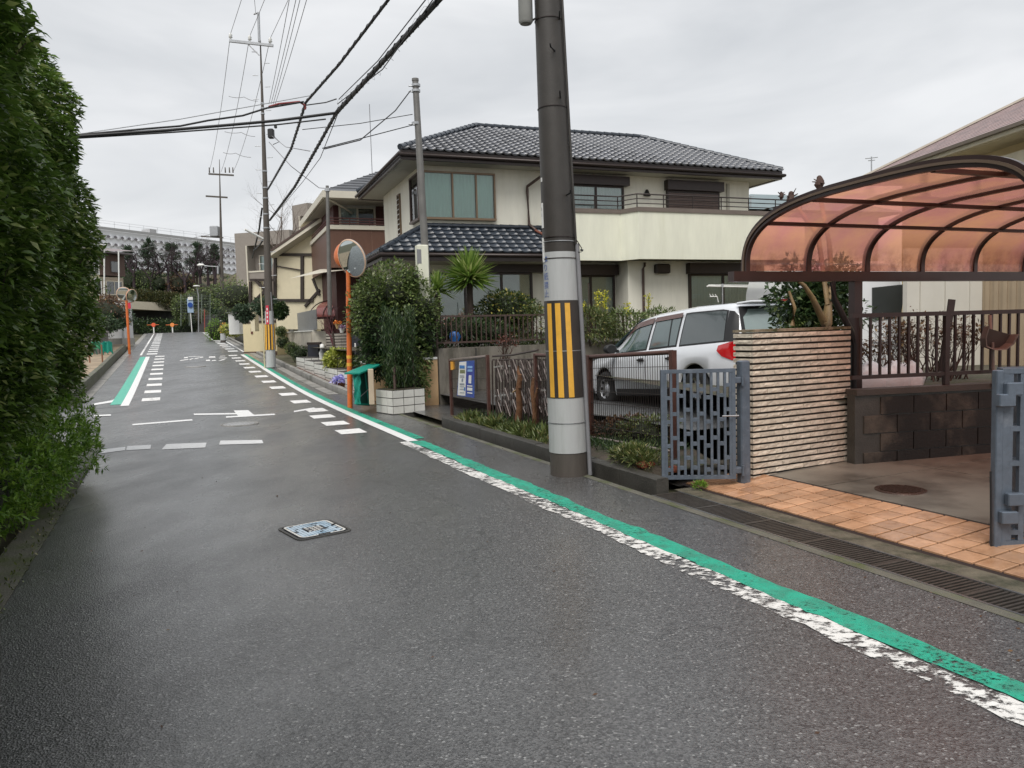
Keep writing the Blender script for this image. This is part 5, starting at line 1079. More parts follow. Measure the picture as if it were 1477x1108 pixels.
for (x0, y0, x1, y1, r) in ((746, 616, 750, 540, .05), (750, 560, 748, 528, .03), (770, 622, 769, 545, .04), (766, 625, 775, 560, .025)):
    t_ = thing('dead_vine_trunk', 'rotting reddish %s in front of the folding gate' % ('thick stump' if r == .05 else 'stick leaning thin' if r == .03 else 'darker stump' if r == .04 else 'slanted thin branch'), 'dead trunk', agp(x0, y0, -.1)); mb = MB(); p0, p1 = agp(x0, y0, -.12), agp(x1, y1, -.12)
    mb.tube([p0, p0.lerp(p1, .4) + V((.02, 0, 0)), p0.lerp(p1, .75) - V((.015, 0, 0)), p1], [r * 1.2, r, r * .8, r * .6], 7); mb.build('stump', DEADW, t_)
q = agp(750, 558, -.12); mb = MB(); mb.tube([q, agp(740, 566, -.12)], .012, 5); 
mb.build('broken_branch', mat('pale_wood', (.45, .30, .15), .7), t_)
# weeds and red soil lumps on the bed
def weeds(name, s0, s1, t0, t1, n, size, m, zf, kind='stuff', ln=.5):
    pts = np.array([[*W(s, t)[:2], zf(s, t) + .0] for s, t in zip(rng.uniform(s0, s1, n), rng.uniform(t0, t1, n))]); d = rng.normal(0, .45, (n, 3)); d[:, 2] = 1
    return leaf_obj(name, pts, d, size, m, None, .16, .55, 2, kind=kind, svar=.6)
weeds('weeds', 8.9, 12.8, 4.36, 4.7, 6500, .06, L_WEED, soilz); weeds('weeds', 8.5, 12.8, 4.6, 5.3, 3000, .10, L_DARK, soilz); weeds('weeds', 6.9, 8.6, 4.5, 5.2, 3500, .07, L_DARK, soilz)
for k in range(9): sk = rng.uniform(9, 12.6); weeds('weeds', sk, sk + .25, 4.4, 4.65, 160, .14, L_WEED, soilz)
for k, (px, py, rr, n) in enumerate(((913, 666, .13, 1500), (893, 659, .09, 500), (930, 625, .15, 700), (1010, 694, .05, 250))):
    q = onT(px, py, 4.45 if k < 3 else 4.6); s_, _ = st(q); c = V((q.x, q.y, (soilz(s_, 4.45) if k < 3 else .02) + rr * .4)); p, d = blob_pts(c, (rr * 1.4, rr * 1.2, rr), n, .3, .7, k, True); d[:, 2] += .8
    lb = ('leafy tuft of weeds spilling over the kerb beside the perforated gate', 'small grassy tuft left of the weeds at the gate', 'yellowish green low plant behind the mesh fence', 'tiny leafy weed at the foot of the grey gate post')[k]
    t_ = thing('weed_tuft', lb, 'weeds', c - V((0, 0, rr * .4))); leaf_obj('leaves', p, d, .055 if rr > .07 else .035, L_WEED if k < 3 else L_AZAL, t_, .22, .7, 2)
for k in range(9):
    s, t = rng.uniform(6.3, 9.6), rng.uniform(4.42, 4.9); r = rng.uniform(.03, .07); mb = MB(); g = random.Random(k)
    mb.rings([[V((r * f * math.cos(a) * g.uniform(.7, 1.2), r * f * math.sin(a) * g.uniform(.7, 1.2), z * r)) for a in [i * PI / 3 for i in range(6)]] for z, f in ((-.3, .9), (.2, 1), (.6, .6))], True, False)
    o = inst('stone', mb.mesh('stone', mat('red_brick_soil', (.26, .07, .035), .7, var=.3, scale=20)), (*W(s, t)[:2], soilz(s, t) + r * .2)); o['label'] = 'small reddish stone lying on the weedy bed behind the kerb'; o['category'] = 'stone'; o['group'] = 'reddish stones on the bed'
# dark shrubs behind mesh fence, below the car
bush('low_shrub', 'dark red leaved low shrub behind the mesh fence below the car', 'shrub', at(905, 622, 9.7), (.6, .35, .2), 1300, .07, L_BROWN, seed=4, core=True, stem=False)
bush('low_shrub', 'green leaved low shrub behind the mesh fence near the perforated gate', 'shrub', at(945, 625, 9.3), (.45, .35, .22), 1300, .06, L_WEED, seed=5)
# ================================================================== PERFORATED GATES
def slot_gate(name, label, O, ang, L, H, z0, depth, ncol, mir=False):
    """cast panel whose staggered slots are real openings"""
    t = thing(name, label, 'gate', O, ang); m = MB(); fr = .035
    cw = (L - 2 * fr) / ncol; bar = cw * .36; w_ = cw - bar
    m.box((0, 0, z0), (L, 0, 0), (0, depth, 0), (0, 0, fr)); m.build('bottom_rail', GATE, t, local=True); m = MB(); m.box((0, 0, z0 + H - fr), (L, 0, 0), (0, depth, 0), (0, 0, fr)); m.build('top_rail', GATE, t, local=True)
    for x in (0, L - fr): mb = MB(); mb.box((x, 0, z0 + fr + .001), (fr, 0, 0), (0, depth, 0), (0, 0, H - 2 * fr - .002)); mb.build('stile', GATE, t, local=True)
    for i in range(ncol + 1):
        x = fr + i * cw - bar / 2
        if i == 0: x = fr + .001
        if i == ncol: x = L - fr - bar - .001
        mb = MB(); mb.box((x, .003, z0 + fr + .001), (bar, 0, 0), (0, depth - .006, 0), (0, 0, H - 2 * fr - .002)); mb.build('upright', GATE, t, local=True)
    ph = .235
    for i in range(ncol):
        x0 = fr + i * cw + bar / 2; k = (.0, .5, .0, .5)[i % 4] * ph + (.04 if i % 3 == 0 else 0)
        z = z0 + fr + k + (.06 if k == 0 else 0)
        while z < z0 + H - fr - .04:
            mb = MB(); mb.box((x0 + .001, .002, z), (w_ - .002, 0, 0), (0, depth - .004, 0), (0, 0, .034)); mb.build('crosspiece', GATE, t, local=True); z += ph
    return t
# hinge post and gate at the brick pillar
gpst = at(1073, 694, atz(1086, 694, .03).y - .13); gpst.z = .03
ga, gb = atz(955, 692, .1), atz(1062, 691, .1); ang = math.atan2(gb.y - ga.y, gb.x - ga.x); gl = (gb - ga).length; zt1 = at(1000, 533, (ga.y + gb.y) / 2).z
slot_gate('gate', 'blue grey perforated metal gate leaf swung open in front of the mesh fence', V((ga.x, ga.y, 0)), ang, gl, zt1 - .1, .10, .045, 10)
q = gpst; t_ = thing('gate_post', 'blue grey round topped gate post against the striped tile wall', 'gate post', q); zt2 = at(1070, 520, q.y).z
mb = MB(); mb.cbox((0, 0, (zt2 - q.z) / 2), .10, .10, zt2 - q.z, .2, .012); mb.build('post', GATE, t_, local=True)
for y in (548, 677): z = at(1066, y, q.y).z; mb = MB(); mb.cbox((q.x - .06, q.y - .03, z), .10, .09, .06, .1, .008); mb.tube([(q.x - .03, q.y - .08, z - .05), (q.x - .03, q.y - .08, z + .05)], .015, 8); mb.build('hinge', GATE, t_)
mb = MB(); mb.tube([V((gb.x + .02, gb.y - .03, .72)), V((gb.x - .14, gb.y - .035, .72))], .008, 6); mb.build('latch_bolt', STEEL, t_)
# right gate, folded leaves standing near the camera
g1 = gp(1438, 798); g1.z = .04; zt3 = at(1438, 532, g1.y).z
slot_gate('gate', 'blue grey perforated metal gate leaf at the right edge of the tiled apron', V((g1.x + .02, g1.y, 0)), -.10, .95, zt3 - .05, .05, .045, 9)
slot_gate('gate', 'second blue grey gate leaf folded behind the one at the right edge', V((g1.x + .08, g1.y + .12, 0)), -.04, .95, zt3 - .05, .05, .045, 9)
t_ = thing('gate_post', 'narrow blue grey post with hinge plates at the near gate leaf', 'gate post', g1); mb = MB(); mb.cbox((g1.x, g1.y + .02, zt3 / 2), .05, .06, zt3 - .02, 0, .006); mb.build('post', GATE, t_)
for y, dx in ((562, .07), (578, .02), (722, .09), (748, .05)): q = at(1446, y, g1.y - .06); mb = MB(); mb.cbox((g1.x + dx, g1.y - .035, q.z), .11, .05, .085, 0, .006); mb.build('hinge_plate', GATE, t_)
mb = MB(); q = at(1429, 700, g1.y); mb.tube([at(1429, 680, g1.y), at(1430, 800, g1.y)], .008, 6); mb.build('drop_bolt', BLACKP, t_)
# ================================================================== STRIPED TILE WALL
W0 = atz(1086, 694, .03); W1 = atz(1226, 668, .06); dW = V((W1.x - W0.x, W1.y - W0.y, 0)); LW = dW.length; AW = math.atan2(dW.y, dW.x); TF = Fr((W0.x, W0.y), AW)
ZT0 = at(1087, 479, W0.y).z; ZT1 = at(1220, 474, W1.y).z; ZT = (ZT0 + ZT1) / 2; zb0 = .03
t_ = thing('tile_wall', 'pillar wall of narrow cream split face tiles in dark gapped rows beside the carport post', 'wall', W0)
mb = MB(); TF.box(mb, .012, LW - .012, .012, .24, -.05, ZT - .01); mb.build('backing', mat('dark_joint', (.03, .025, .022), .8), t_)
STONE = mat('split_face_tile', (.66, .58, .47), .6, var=.22, scale=14, rnd=.14, bump=.9, bscale=35, c2=(.42, .35, .27), patch=7, pfac=.62)
rows = 24; rp = (ZT - zb0) / rows; tl = LW / 7.0
tms = []
for k in range(6):
    g = random.Random(k); mb = MB(); nx, nz_ = 5, 2; vs = []
    th_ = rp * .64
    for j in range(nz_ + 1):
        for i in range(nx + 1): vs.append(V((i / nx * (tl - .006), -(.004 + (g.uniform(.0, .007) if 0 < i < nx or j == 1 else .002)), j / nz_ * th_)))
    fs = [(j * (nx + 1) + i, j * (nx + 1) + i + 1, (j + 1) * (nx + 1) + i + 1, (j + 1) * (nx + 1) + i) for j in range(nz_) for i in range(nx)]
    mb.add(vs, fs, False); bk = [V((0, .014, 0)), V((tl - .006, .014, 0)), V((tl - .006, .014, th_)), V((0, .014, th_))]
    top = [vs[nz_ * (nx + 1) + i] for i in range(nx + 1)]; bot = vs[:nx + 1]
    mb.add(top + [bk[2], bk[3]], [tuple(range(nx + 3))], False); mb.add(bot + [bk[1], bk[0]], [tuple(range(nx + 3))[::-1]], False)
    mb.add([vs[0], vs[nx + 1], vs[2 * (nx + 1)], bk[3], bk[0]], [(0, 1, 2, 3, 4)][::-1], False); mb.add([vs[nx], vs[2 * nx + 1], vs[3 * nx + 2], bk[2], bk[1]], [(0, 4, 3, 2, 1)], False)
    tms.append(mb.mesh('split_tile', STONE))
for r in range(rows):
    off = (r % 2) * .5 * tl
    for i in range(-1, 8):
        x = i * tl + off
        if x < -.001 or x + tl > LW + .004: 
            if -tl * .8 < x < 0 or x < LW < x + tl:
                xa, xb = max(x, 0), min(x + tl, LW)
                if xb - xa > .03: M = Matrix.Translation(TF.p(xa, 0, zb0 + r * rp + .004)) @ Matrix.Rotation(AW, 4, 'Z') @ Matrix.Diagonal(((xb - xa) / tl, 1, 1, 1)); inst('split_tile', tms[(r + i) % 6], None, t_, M=M)
            continue
        inst('split_tile', random.choice(tms), None, t_, M=Matrix.Translation(TF.p(x, random.uniform(-.003, .003), zb0 + r * rp + .004)) @ Matrix.Rotation(AW, 4, 'Z'))
    M = Matrix.Translation(TF.p(0, .25, zb0 + r * rp + .004)) @ Matrix.Rotation(AW - PI / 2, 4, 'Z') @ Matrix.Diagonal((.24 / tl, 1, 1, 1)); inst('split_tile', random.choice(tms), None, t_, M=M)
mb = MB(); TF.box(mb, -.004, LW + .004, -.008, .26, ZT - .004, ZT + .022); mb.build('top_course', mat('mossy_top', (.30, .24, .17), .7, var=.3, scale=12, bump=.6, c2=(.08, .08, .03), patch=5, pfac=.5), t_)
# ================================================================== CARPORT
CF = mat('carport_brown_aluminium', (.045, .025, .022), .33, metal=.35, var=.15, scale=5, coat=.2)
CFL = mat('carport_bronze_light', (.17, .12, .085), .35, metal=.4, var=.1)
BA = math.radians(21.5); b0 = at(1073, 399, 7.95); CPF = Fr((b0.x, b0.y), BA); BZ = b0.z
def bpx(px): # parameter along the beam for an image column
    q = onplane(px, 398, CPF.p(0, 0, 0), CPF.v); return (q - CPF.O).dot(CPF.u)
CPW, RISE, TILT = 3.0, .56, .14
t_ = thing('carport', 'carport with a curved pink brown translucent roof and dark brown frame above the driveway', 'carport', CPF.p(0, 0, 0)); cpt = t_
cpl = 6.3
def arch_pt(a, k, dz=0.0, sc_=1.0):
    """k 0..1 across from the road-left beam to the near beam"""
    th = k * PI; c = math.cos(th); s = math.sin(th); n = 2 / 2.9; x = math.copysign(abs(c) ** n, c); z = abs(s) ** n
    return CPF.p(a, -(CPW / 2) * (1 - x * sc_) , BZ + .05 + z * (RISE * sc_) + dz + TILT * k)
mb = MB(); CPF.box(mb, -.16, cpl, -.05, .05, BZ - .055, BZ + .05); mb.build('beam', CF, t_)
mb = MB(); CPF.box(mb, -.03, cpl, -CPW - .05, -CPW + .05, BZ - .055 + TILT, BZ + .05 + TILT); mb.build('beam', CF, t_)
mb = MB(); CPF.box(mb, -.10, .02, -CPW - .09, -CPW - .051, BZ + .0, BZ + .25); CPF.box(mb, -.03, .09, -CPW - .05, -CPW + .06, BZ - .01, BZ + .074); mb.build('end_bracket', CF, t_)
AX = [.0] + [bpx(x) for x in (1164.5, 1249, 1328, 1404, 1475)]; AX += [AX[-1] + .94]
K = [(1 - math.cos(PI * i / 44)) / 2 * 1.0 for i in range(45)]
def archbar(a, wd, dp, m, name):
    mb = MB(); vs = []
    for k in K:
        p = arch_pt(a, k); c = CPF.p(a, -CPW / 2, BZ + .05); r = (p - c); r = V((r.x / (CPW / 2) ** 2, r.y / (CPW / 2) ** 2, r.z / RISE ** 2)).normalized() if r.length > 0 else V((0, 0, 1))
        if k in (0., 1.): r = V((r.x, r.y, 0)).normalized()
        for sx, sr in ((-1, -1), (1, -1), (1, 1), (-1, 1)): vs.append(p + CPF.u * sx * wd / 2 + r * (sr * dp / 2))
    n = len(K); mb.add(vs, [(i * 4 + j, i * 4 + (j + 1) % 4, i * 4 + 4 + (j + 1) % 4, i * 4 + 4 + j) for i in range(n - 1) for j in range(4)], False); return mb.build(name, m, t_)
for i, a in enumerate(AX): archbar(a + (.0 if i else .02), .055 if i else .05, .065 if i else .085, CF, 'arch' if i else 'end_arch')
archbar(-.012, .012, .022, CFL, 'arch_trim')
for kk in (.25, .42, .6, .78):
    p = arch_pt(.05, kk, -.03); q = arch_pt(AX[-1], kk, -.03); mb = MB(); mb.bar(p, q, .045, .035); mb.build('purlin', CF, t_)
# translucent panels
def panelmat():
    m = bpy.data.materials.new('pink_polycarbonate'); m.use_nodes = True; t = m.node_tree; t.nodes.clear(); L = t.links.new
    o = N(t, 'ShaderNodeOutputMaterial'); tc = N(t, 'ShaderNodeTexCoord'); nz = N(t, 'ShaderNodeTexNoise'); nz.inputs['Scale'].default_value = 1.7; nz.inputs['Detail'].default_value = 6; nz.inputs['Roughness'].default_value = .6; L(tc.outputs['Object'], nz.inputs['Vector'])
    r = N(t, 'ShaderNodeValToRGB'); r.color_ramp.elements[0].position = .36; r.color_ramp.elements[0].color = (.86, .37, .34, 1); r.color_ramp.elements[1].position = .62; r.color_ramp.elements[1].color = (1.0, .50, .31, 1); L(nz.outputs['Fac'], r.inputs[0])
    # grime gathers near the beam as streaks and spots of its own
    sx = N(t, 'ShaderNodeSeparateXYZ'); L(tc.outputs['Object'], sx.inputs[0]); mz = N(t, 'ShaderNodeMapRange'); mz.inputs[1].default_value = BZ + .04; mz.inputs[2].default_value = BZ + .36; mz.inputs[3].default_value = .8; mz.inputs[4].default_value = 0; L(sx.outputs[2], mz.inputs[0])
    n2 = N(t, 'ShaderNodeTexNoise'); n2.inputs['Scale'].default_value = 7; n2.inputs['Detail'].default_value = 8; n2.inputs['Roughness'].default_value = .75; L(tc.outputs['Object'], n2.inputs['Vector'])
    m1 = N(t, 'ShaderNodeMapRange'); m1.inputs[1].default_value = .42; m1.inputs[2].default_value = .62; L(n2.outputs['Fac'], m1.inputs[0]); mm = N(t, 'ShaderNodeMath', operation='MULTIPLY'); L(m1.outputs[0], mm.inputs[0]); L(mz.outputs[0], mm.inputs[1])
    dm = N(t, 'ShaderNodeMixRGB'); dm.inputs[2].default_value = (.28, .10, .08, 1); L(mm.outputs[0], dm.inputs[0]); L(r.outputs[0], dm.inputs[1])
    tr = N(t, 'ShaderNodeBsdfTransparent'); L(dm.outputs[0], tr.inputs[0]); tl_ = N(t, 'ShaderNodeBsdfTranslucent'); L(dm.outputs[0], tl_.inputs[0]); gl = N(t, 'ShaderNodeBsdfGlossy'); gl.inputs['Roughness'].default_value = .08
    df = N(t, 'ShaderNodeBsdfDiffuse'); L(dm.outputs[0], df.inputs[0]); a1 = N(t, 'ShaderNodeMixShader'); a1.inputs[0].default_value = .3; L(tl_.outputs[0], a1.inputs[1]); L(df.outputs[0], a1.inputs[2])
    a2 = N(t, 'ShaderNodeMixShader'); a2.inputs[0].default_value = .50; L(tr.outputs[0], a2.inputs[1]); L(a1.outputs[0], a2.inputs[2])
    fr = N(t, 'ShaderNodeFresnel'); fr.inputs[0].default_value = 1.45; a3 = N(t, 'ShaderNodeMixShader'); L(fr.outputs[0], a3.inputs[0]); L(a2.outputs[0], a3.inputs[1]); L(gl.outputs[0], a3.inputs[2]); L(a3.outputs[0], o.inputs[0]); return m
PAN = panelmat()
for i in range(len(AX) - 1):
    mb = MB(); vs = []; ks = [.0004 + .9992 * (1 - math.cos(PI * j / 44)) / 2 for j in range(45)]
    for k in ks: vs += [arch_pt(AX[i] + .03, k, 0, .992), arch_pt((AX[i] + AX[i + 1]) / 2, k, 0, .992), arch_pt(AX[i + 1] - .03, k, 0, .992)]
    mb.add(vs, [(j * 3 + q, j * 3 + q + 1, j * 3 + q + 4, j * 3 + q + 3) for j in range(44) for q in (0, 1)], True); mb.build('roof_panel', PAN, t_)
# posts
pp = bpx(1234); mb = MB(); CPF.box(mb, pp - .055, pp + .055, -.045, .045, 0, BZ - .056); mb.build('post', CF, t_)
mb = MB(); mb.tube([CPF.p(pp - .35, -.03, BZ - .06), CPF.p(pp - .35, -.05, BZ - .25), CPF.p(pp - .12, -.06, BZ - .6), CPF.p(pp - .09, -.065, BZ - .75), CPF.p(pp - .09, -.065, .05)], .035, 8); mb.build('rain_pipe', BLACKP, t_)
mb = MB(); CPF.box(mb, cpl - .5, cpl - .4, -.045, .045, 0, BZ - .056); mb.build('post', CF, t_)
mb = MB(); CPF.box(mb, cpl - .5, cpl - .4, -CPW - .045, -CPW + .045, 0, BZ - .056); mb.build('post', CF, t_)
# ================================================================== BLOCK WALL + RAILING behind the driveway
K0 = atz(1246, 669, .09); K1 = atz(1432, 652, .12); dK = V((K1.x - K0.x, K1.y - K0.y, 0)); KF = Fr((K0.x, K0.y), math.atan2(dK.y, dK.x)); LK_ = dK.length + 3.5
KZ = at(1246, 562, K0.y).z
t_ = thing('block_wall', 'low blackened concrete block wall under the railing at the back of the carport', 'wall', K0)
BLKM = mat('stained_concrete_block', (.085, .072, .056), .7, var=.4, scale=4, bump=.5, bscale=40, c2=(.012, .010, .008), patch=1.5, pfac=.40, rnd=.12)
mb = MB(); KF.box(mb, -.1, LK_, .01, .14, -.1, KZ - .05); mb.build('mortar', DARKC, t_)
bl = .40; bh = .195; mbk = MB(); mbk.rings([[V((x, y, z)) for x, y in ((i, i * .5), (bl - .012 - i, i * .5), (bl - .012 - i, .15), (i, .15))] for z, i in ((0, .0), (.004, .0), (bh - .016, .0), (bh - .012, .002))], True, False); bkm = mbk.mesh('block', BLKM)
for r in range(4):
    for i in range(int(LK_ / bl)):
        inst('block', bkm, None, t_, M=Matrix.Translation(KF.p(i * bl + (r % 2) * .2, -.006 + random.uniform(-.002, .002), .02 + r * bh)) @ Matrix.Rotation(math.atan2(dK.y, dK.x), 4, 'Z'))
mb = MB(); KF.box(mb, -.1, LK_, -.02, .17, KZ - .06, KZ); mb.build('coping', mat('stained_coping', (.06, .05, .042), .6, var=.3, scale=4, bump=.4), t_)
t_ = thing('railing', 'dark brown metal railing on the blackened block wall behind the carport', 'railing', KF.p(0, 0, KZ)); rt = at(1246, 452, K0.y).z; rb = at(1246, 545, K0.y).z
mb = MB(); KF.box(mb, -.1, LK_, .05, .10, rt - .045, rt); mb.build('top_rail', CF, t_); mb = MB(); KF.box(mb, -.1, LK_, .055, .095, rb - .02, rb + .02); mb.build('bottom_rail', CF, t_)
mbb = MB(); mbb.box((0, 0, 0), KF.u * .022, KF.v * .025, V((0, 0, rt - rb - .066))); bm3 = mbb.mesh('baluster', CF); sp_ = .115
for i in range(int(LK_ / sp_)):
    if i % 11 != 9: inst('baluster', bm3, KF.p(i * sp_, .062, rb + .021), t_)
    else: mb = MB(); KF.box(mb, i * sp_ - .01, i * sp_ + .045, .05, .10, KZ, rt - .046); mb.build('post', CF, t_)
# things behind the railing
LZ2 = KZ - .12
mb = MB(); q = [KF.p(-1, .15, LZ2), KF.p(LK_, .15, LZ2), KF.p(LK_ + 3, 14, LZ2), KF.p(-1, 14, LZ2)]; mb.add(q, [(0, 1, 2, 3)], False); mb.build('neighbour_ground', SOIL, kind='structure')
def stickbush(name, label, c, R_, H_, n, m, lm, seed, cat='shrub'):
    g = random.Random(seed); n = n * 2 if n == 9 else n; t = thing(name, label, cat, c); mb = MB(); tips = []
    for i in range(n):
        a = g.uniform(0, 2 * PI); limbs(mb, V(c) + V((g.uniform(-R_, R_) * .5, g.uniform(-R_, R_) * .3, 0)), (math.cos(a) * .5, math.sin(a) * .5, 1), H_ * .5, .012, 2, g, .45, .2, tips, 3, 2, 3, 4)
    mb.build('twigs', m, t); P = np.array([list(q) for q, _ in tips]); k = 3; P = np.repeat(P, k, 0) + rng.normal(0, .04, (len(P) * k, 3)); leaf_obj('foliage', P, rng.normal(0, 1, (len(P), 3)), .06, lm, t, .5, .8, 2); return t
TWIG = mat('dark_twig', (.07, .035, .025), .8, var=.3)
for k, (px, Yd, R_, H_) in enumerate(((1262, 9.8, .5, .55), (1300, 10.2, .6, .75), (1335, 10.4, .6, .85), (1368, 10.6, .5, .7))):
    q = at(px, 540, Yd); stickbush('leafless_shrub', ('low', 'rust leaved', 'tallest', 'thin')[k] + ' tangle of reddish brown twigs behind the railing, ' + ('next to the carport post', 'above the white bags', 'in front of the pale wall', 'at the leaning board')[k], V((q.x, q.y, LZ2)), R_, H_, 9, TWIG, L_BROWN, 30 + k)
for k, (px, py, sx) in enumerate(((1255, 549, .26), (1290, 549, .26), (1312, 543, .19))):
    q = at(px, py, 9.6); t_ = thing('plastic_bag', ('white crumpled plastic sheet beside the carport post behind the railing', 'long white plastic bag lying in the middle behind the railing', 'white bag with grey opening standing at the twigs')[k], 'bag', V((q.x, q.y, LZ2)))
    g = random.Random(k + 40); mb = MB(); mb.rings([[V((q.x + sx * f * math.cos(a) * g.uniform(.8, 1.1), q.y + sx * .6 * f * math.sin(a) * g.uniform(.8, 1.1), LZ2 + z * .30)) for a in [i * PI / 6 for i in range(12)]] for z, f in ((0, .9), (.35, 1), (.7, .8), (1, .35), (1.12, .1))], True, True); mb.build('bag', mat('white_plastic', (.72, .72, .75), .35, var=.12, scale=8, bump=.8, bscale=14), t_)
p0, p1 = at(1357, 545, 10.2), at(1373, 432, 10.2); t_ = thing('leaning_board', 'dark brown wooden board leaning behind the railing', 'board', p0); mb = MB(); mb.bar(p0, p1, .085, .03, up=V((0, 1, 0))); mb.build('board', CF, t_)
# scoop on a stick
q = at(1437, 487, 8.2); t_ = thing('dustpan', 'long handled grey brown dustpan hanging on the railing at the right gate', 'dustpan', q)
PANM = mat('dusty_plastic', (.20, .165, .15), .6, var=.15)
o_ = [(-.15, .10), (-.14, -.02), (-.10, -.10), (0, -.125), (.10, -.11), (.15, -.05), (.16, .05)]; R3 = Matrix.Rotation(.12, 3, 'Y'); fl = [q + R3 @ V((x * .93, .03 - z * .5, z * .93)) for x, z in o_]; rm = [q + R3 @ V((x, -.07 - z * .4, z)) for x, z in o_]
mb = MB(); mb.add(fl, [tuple(range(7))], False); mb.build('pan_floor', mat('dark_dusty_plastic', (.10, .08, .075), .6), t_)
mb = MB(); mb.add(fl + rm + [p * 1.0 + (p - q) * .10 for p in rm] + [p + (p - q) * .08 + V((0, .01, 0)) for p in fl], [(i + a_, i + 1 + a_, i + 8 + a_, i + 7 + a_) for a_ in (0, 7, 14) for i in range(6)], False); mb.build('pan', PANM, t_)
mb = MB(); mb.tube([q + V((0, .06, -.05)), at(1433, 560, 8.3)], .016, 7); mb.tube([q + V((-.03, .05, .05)), at(1428, 455, 8.3)], .02, 7); mb.build('handle', PANM, t_)
# white van behind
vq = at(1240, 520, 13.6); vt = thing('van', 'white van parked behind the railing, only its dark window corner showing', 'van', V((vq.x, vq.y, .45)))
va = math.radians(8); VF = Fr((at(1203, 500, 13.6).x, 13.6), va); vw = 1.36
VWH = mat('white_van_paint', (.74, .75, .76), .3, coat=.5, var=.03)
mb = MB(); rings = []
for b, i in ((0, .06), (.05, .01), (.3, 0), (3.6, 0), (3.7, .06)):
    rings.append([VF.p(vw * .5 + x * (vw / 2 - i) * w_, b, .45 + z) for x, z, w_ in ((-1, .25 + i, .98), (-1, 1.0, 1), (-1, 1.8, .93), (-1, 2.1 - i, .82), (-.5, 2.2 - i, 1), (.5, 2.2 - i, 1), (1, 2.1 - i, .82), (1, 1.8, .93), (1, 1.0, 1), (1, .25 + i, .98))])
mb.rings(rings, True, True); mb.build('body', VWH, vt)
def vpx(px, py): return VF.px(px, py, -.01)
pts = [vpx(1258, 415), vpx(1306, 410), vpx(1300, 452), vpx(1293, 459), vpx(1258, 463)]
mb = MB(); ps = [VF.p(a, -.012, z) for a, z in pts]; bk = [p + VF.v * .03 for p in ps]; mb.add(ps + bk, [(0, 1, 2, 3, 4)[::-1]] + [(i, (i + 1) % 5, 5 + (i + 1) % 5, 5 + i) for i in range(5)], False); mb.build('rear_window', mat('dark_van_glass', (.03, .035, .035), .06, coat=1), vt)
mb = MB()
for y in (494, 499): a, z = vpx(1258, y); VF.box(mb, a, a + .85, -.015, -.001, z - .012, z + .012)
mb.build('body_seam', GREYM, vt)
# ================================================================== NEIGHBOUR HOUSE right
nh = thing('house', 'pale yellow house with pinkish grey shingle roof behind the carport at the right edge', 'house', (11, 16, .5))
E1, E2 = at(1242, 259, 20.5), at(1500, 174, 14.6); AP = at(1600, 84, 17.5); AP2 = AP + V((8, 1, 0)); dE = V((E1.x - E2.x, E1.y - E2.y, 0)).normalized(); zE = (E1.z + E2.z) / 2; E1.z = E2.z = zE
E2 = E2 - dE * 2.2
NR = V((dE.y, -dE.x, 0)); NR = NR if NR.x > 0 else -NR     # into the house
NHF = Fr((E1.x, E1.y), math.atan2(-dE.y, -dE.x)); ln = (E2 - E1).length
vv_ = NHF.v if NHF.v.dot(NR) > 0 else -NHF.v
PF = lambda a, b, z: NHF.O + NHF.u * a + vv_ * b + V((0, 0, z))
sl3 = .52; mb = MB(); top = [PF(4.0, 4.0, zE + 4.0 * sl3), PF(ln, 4.0, zE + 4.0 * sl3)]
SH = mat('pinkish_shingle', (.34, .245, .235), .5, var=.2, scale=5, c2=(.25, .19, .19), patch=3)
nrow = 26
for r in range(nrow):
    y0_, y1_ = r * 4.0 / nrow, (r + 1.12) * 4.0 / nrow; o = .012
    mb.add([PF(y0_, y0_, zE + y0_ * sl3 + .05 + o), PF(ln, y0_, zE + y0_ * sl3 + .05 + o), PF(ln, y1_, zE + y1_ * sl3 + .05), PF(y1_, y1_, zE + y1_ * sl3 + .05), PF(y0_, y0_, zE + y0_ * sl3 + .035), PF(ln, y0_, zE + y0_ * sl3 + .035)], [(0, 1, 2, 3), (4, 5, 1, 0)], False)
mb.add([PF(0, 0, zE), PF(4, 4, zE + 4 * sl3), PF(0, 8, zE)], [(0, 1, 2)], False); rf = mb.build('roof', SH, nh)
mb = MB(); mb.bar(PF(-.02, -.02, zE + .07), PF(4, 4, zE + 4 * sl3 + .08), .12, .05); mb.build('hip_cap', mat('pale_metal', (.55, .50, .42), .4), rf)
mb = MB(); mb.bar(PF(-.05, -.05, zE - .03), PF(ln, -.05, zE - .03), .06, .18); mb.bar(PF(-.05, -.02, zE - .03), PF(-.05, 8, zE - .03), .06, .18); mb.build('fascia', mat('cream_fascia', (.62, .56, .42), .5), nh)
mb = MB(); mb.bar(PF(-.1, -.12, zE - .0), PF(ln, -.12, zE), .10, .07); mb.build('gutter', mat('bronze_gutter', (.16, .13, .10), .4), nh)
YW = mat('yellow_stucco', (.66, .53, .30), .75, var=.06, bump=.2); mb = MB(); a_, b_, c_, d4 = PF(.7, .7, .4), PF(ln, .7, .4), PF(ln, 8, .4), PF(.7, 8, .4); mb.box(a_, b_ - a_, d4 - a_, V((0, 0, zE - .5))); mb.build('wall', YW, nh)
mb = MB(); mb.box(PF(.02, .02, zE - .13), PF(ln, .02, 0) - PF(.02, .02, 0), vv_ * .7, V((0, 0, .03))); mb.box(PF(.02, .72, zE - .13), vv_ * 7, NHF.u * .68, V((0, 0, .03))); mb.build('soffit', mat('pale_soffit', (.62, .55, .40), .6), nh)
q = PF(ln - 3.4, .55, zE - .62); 
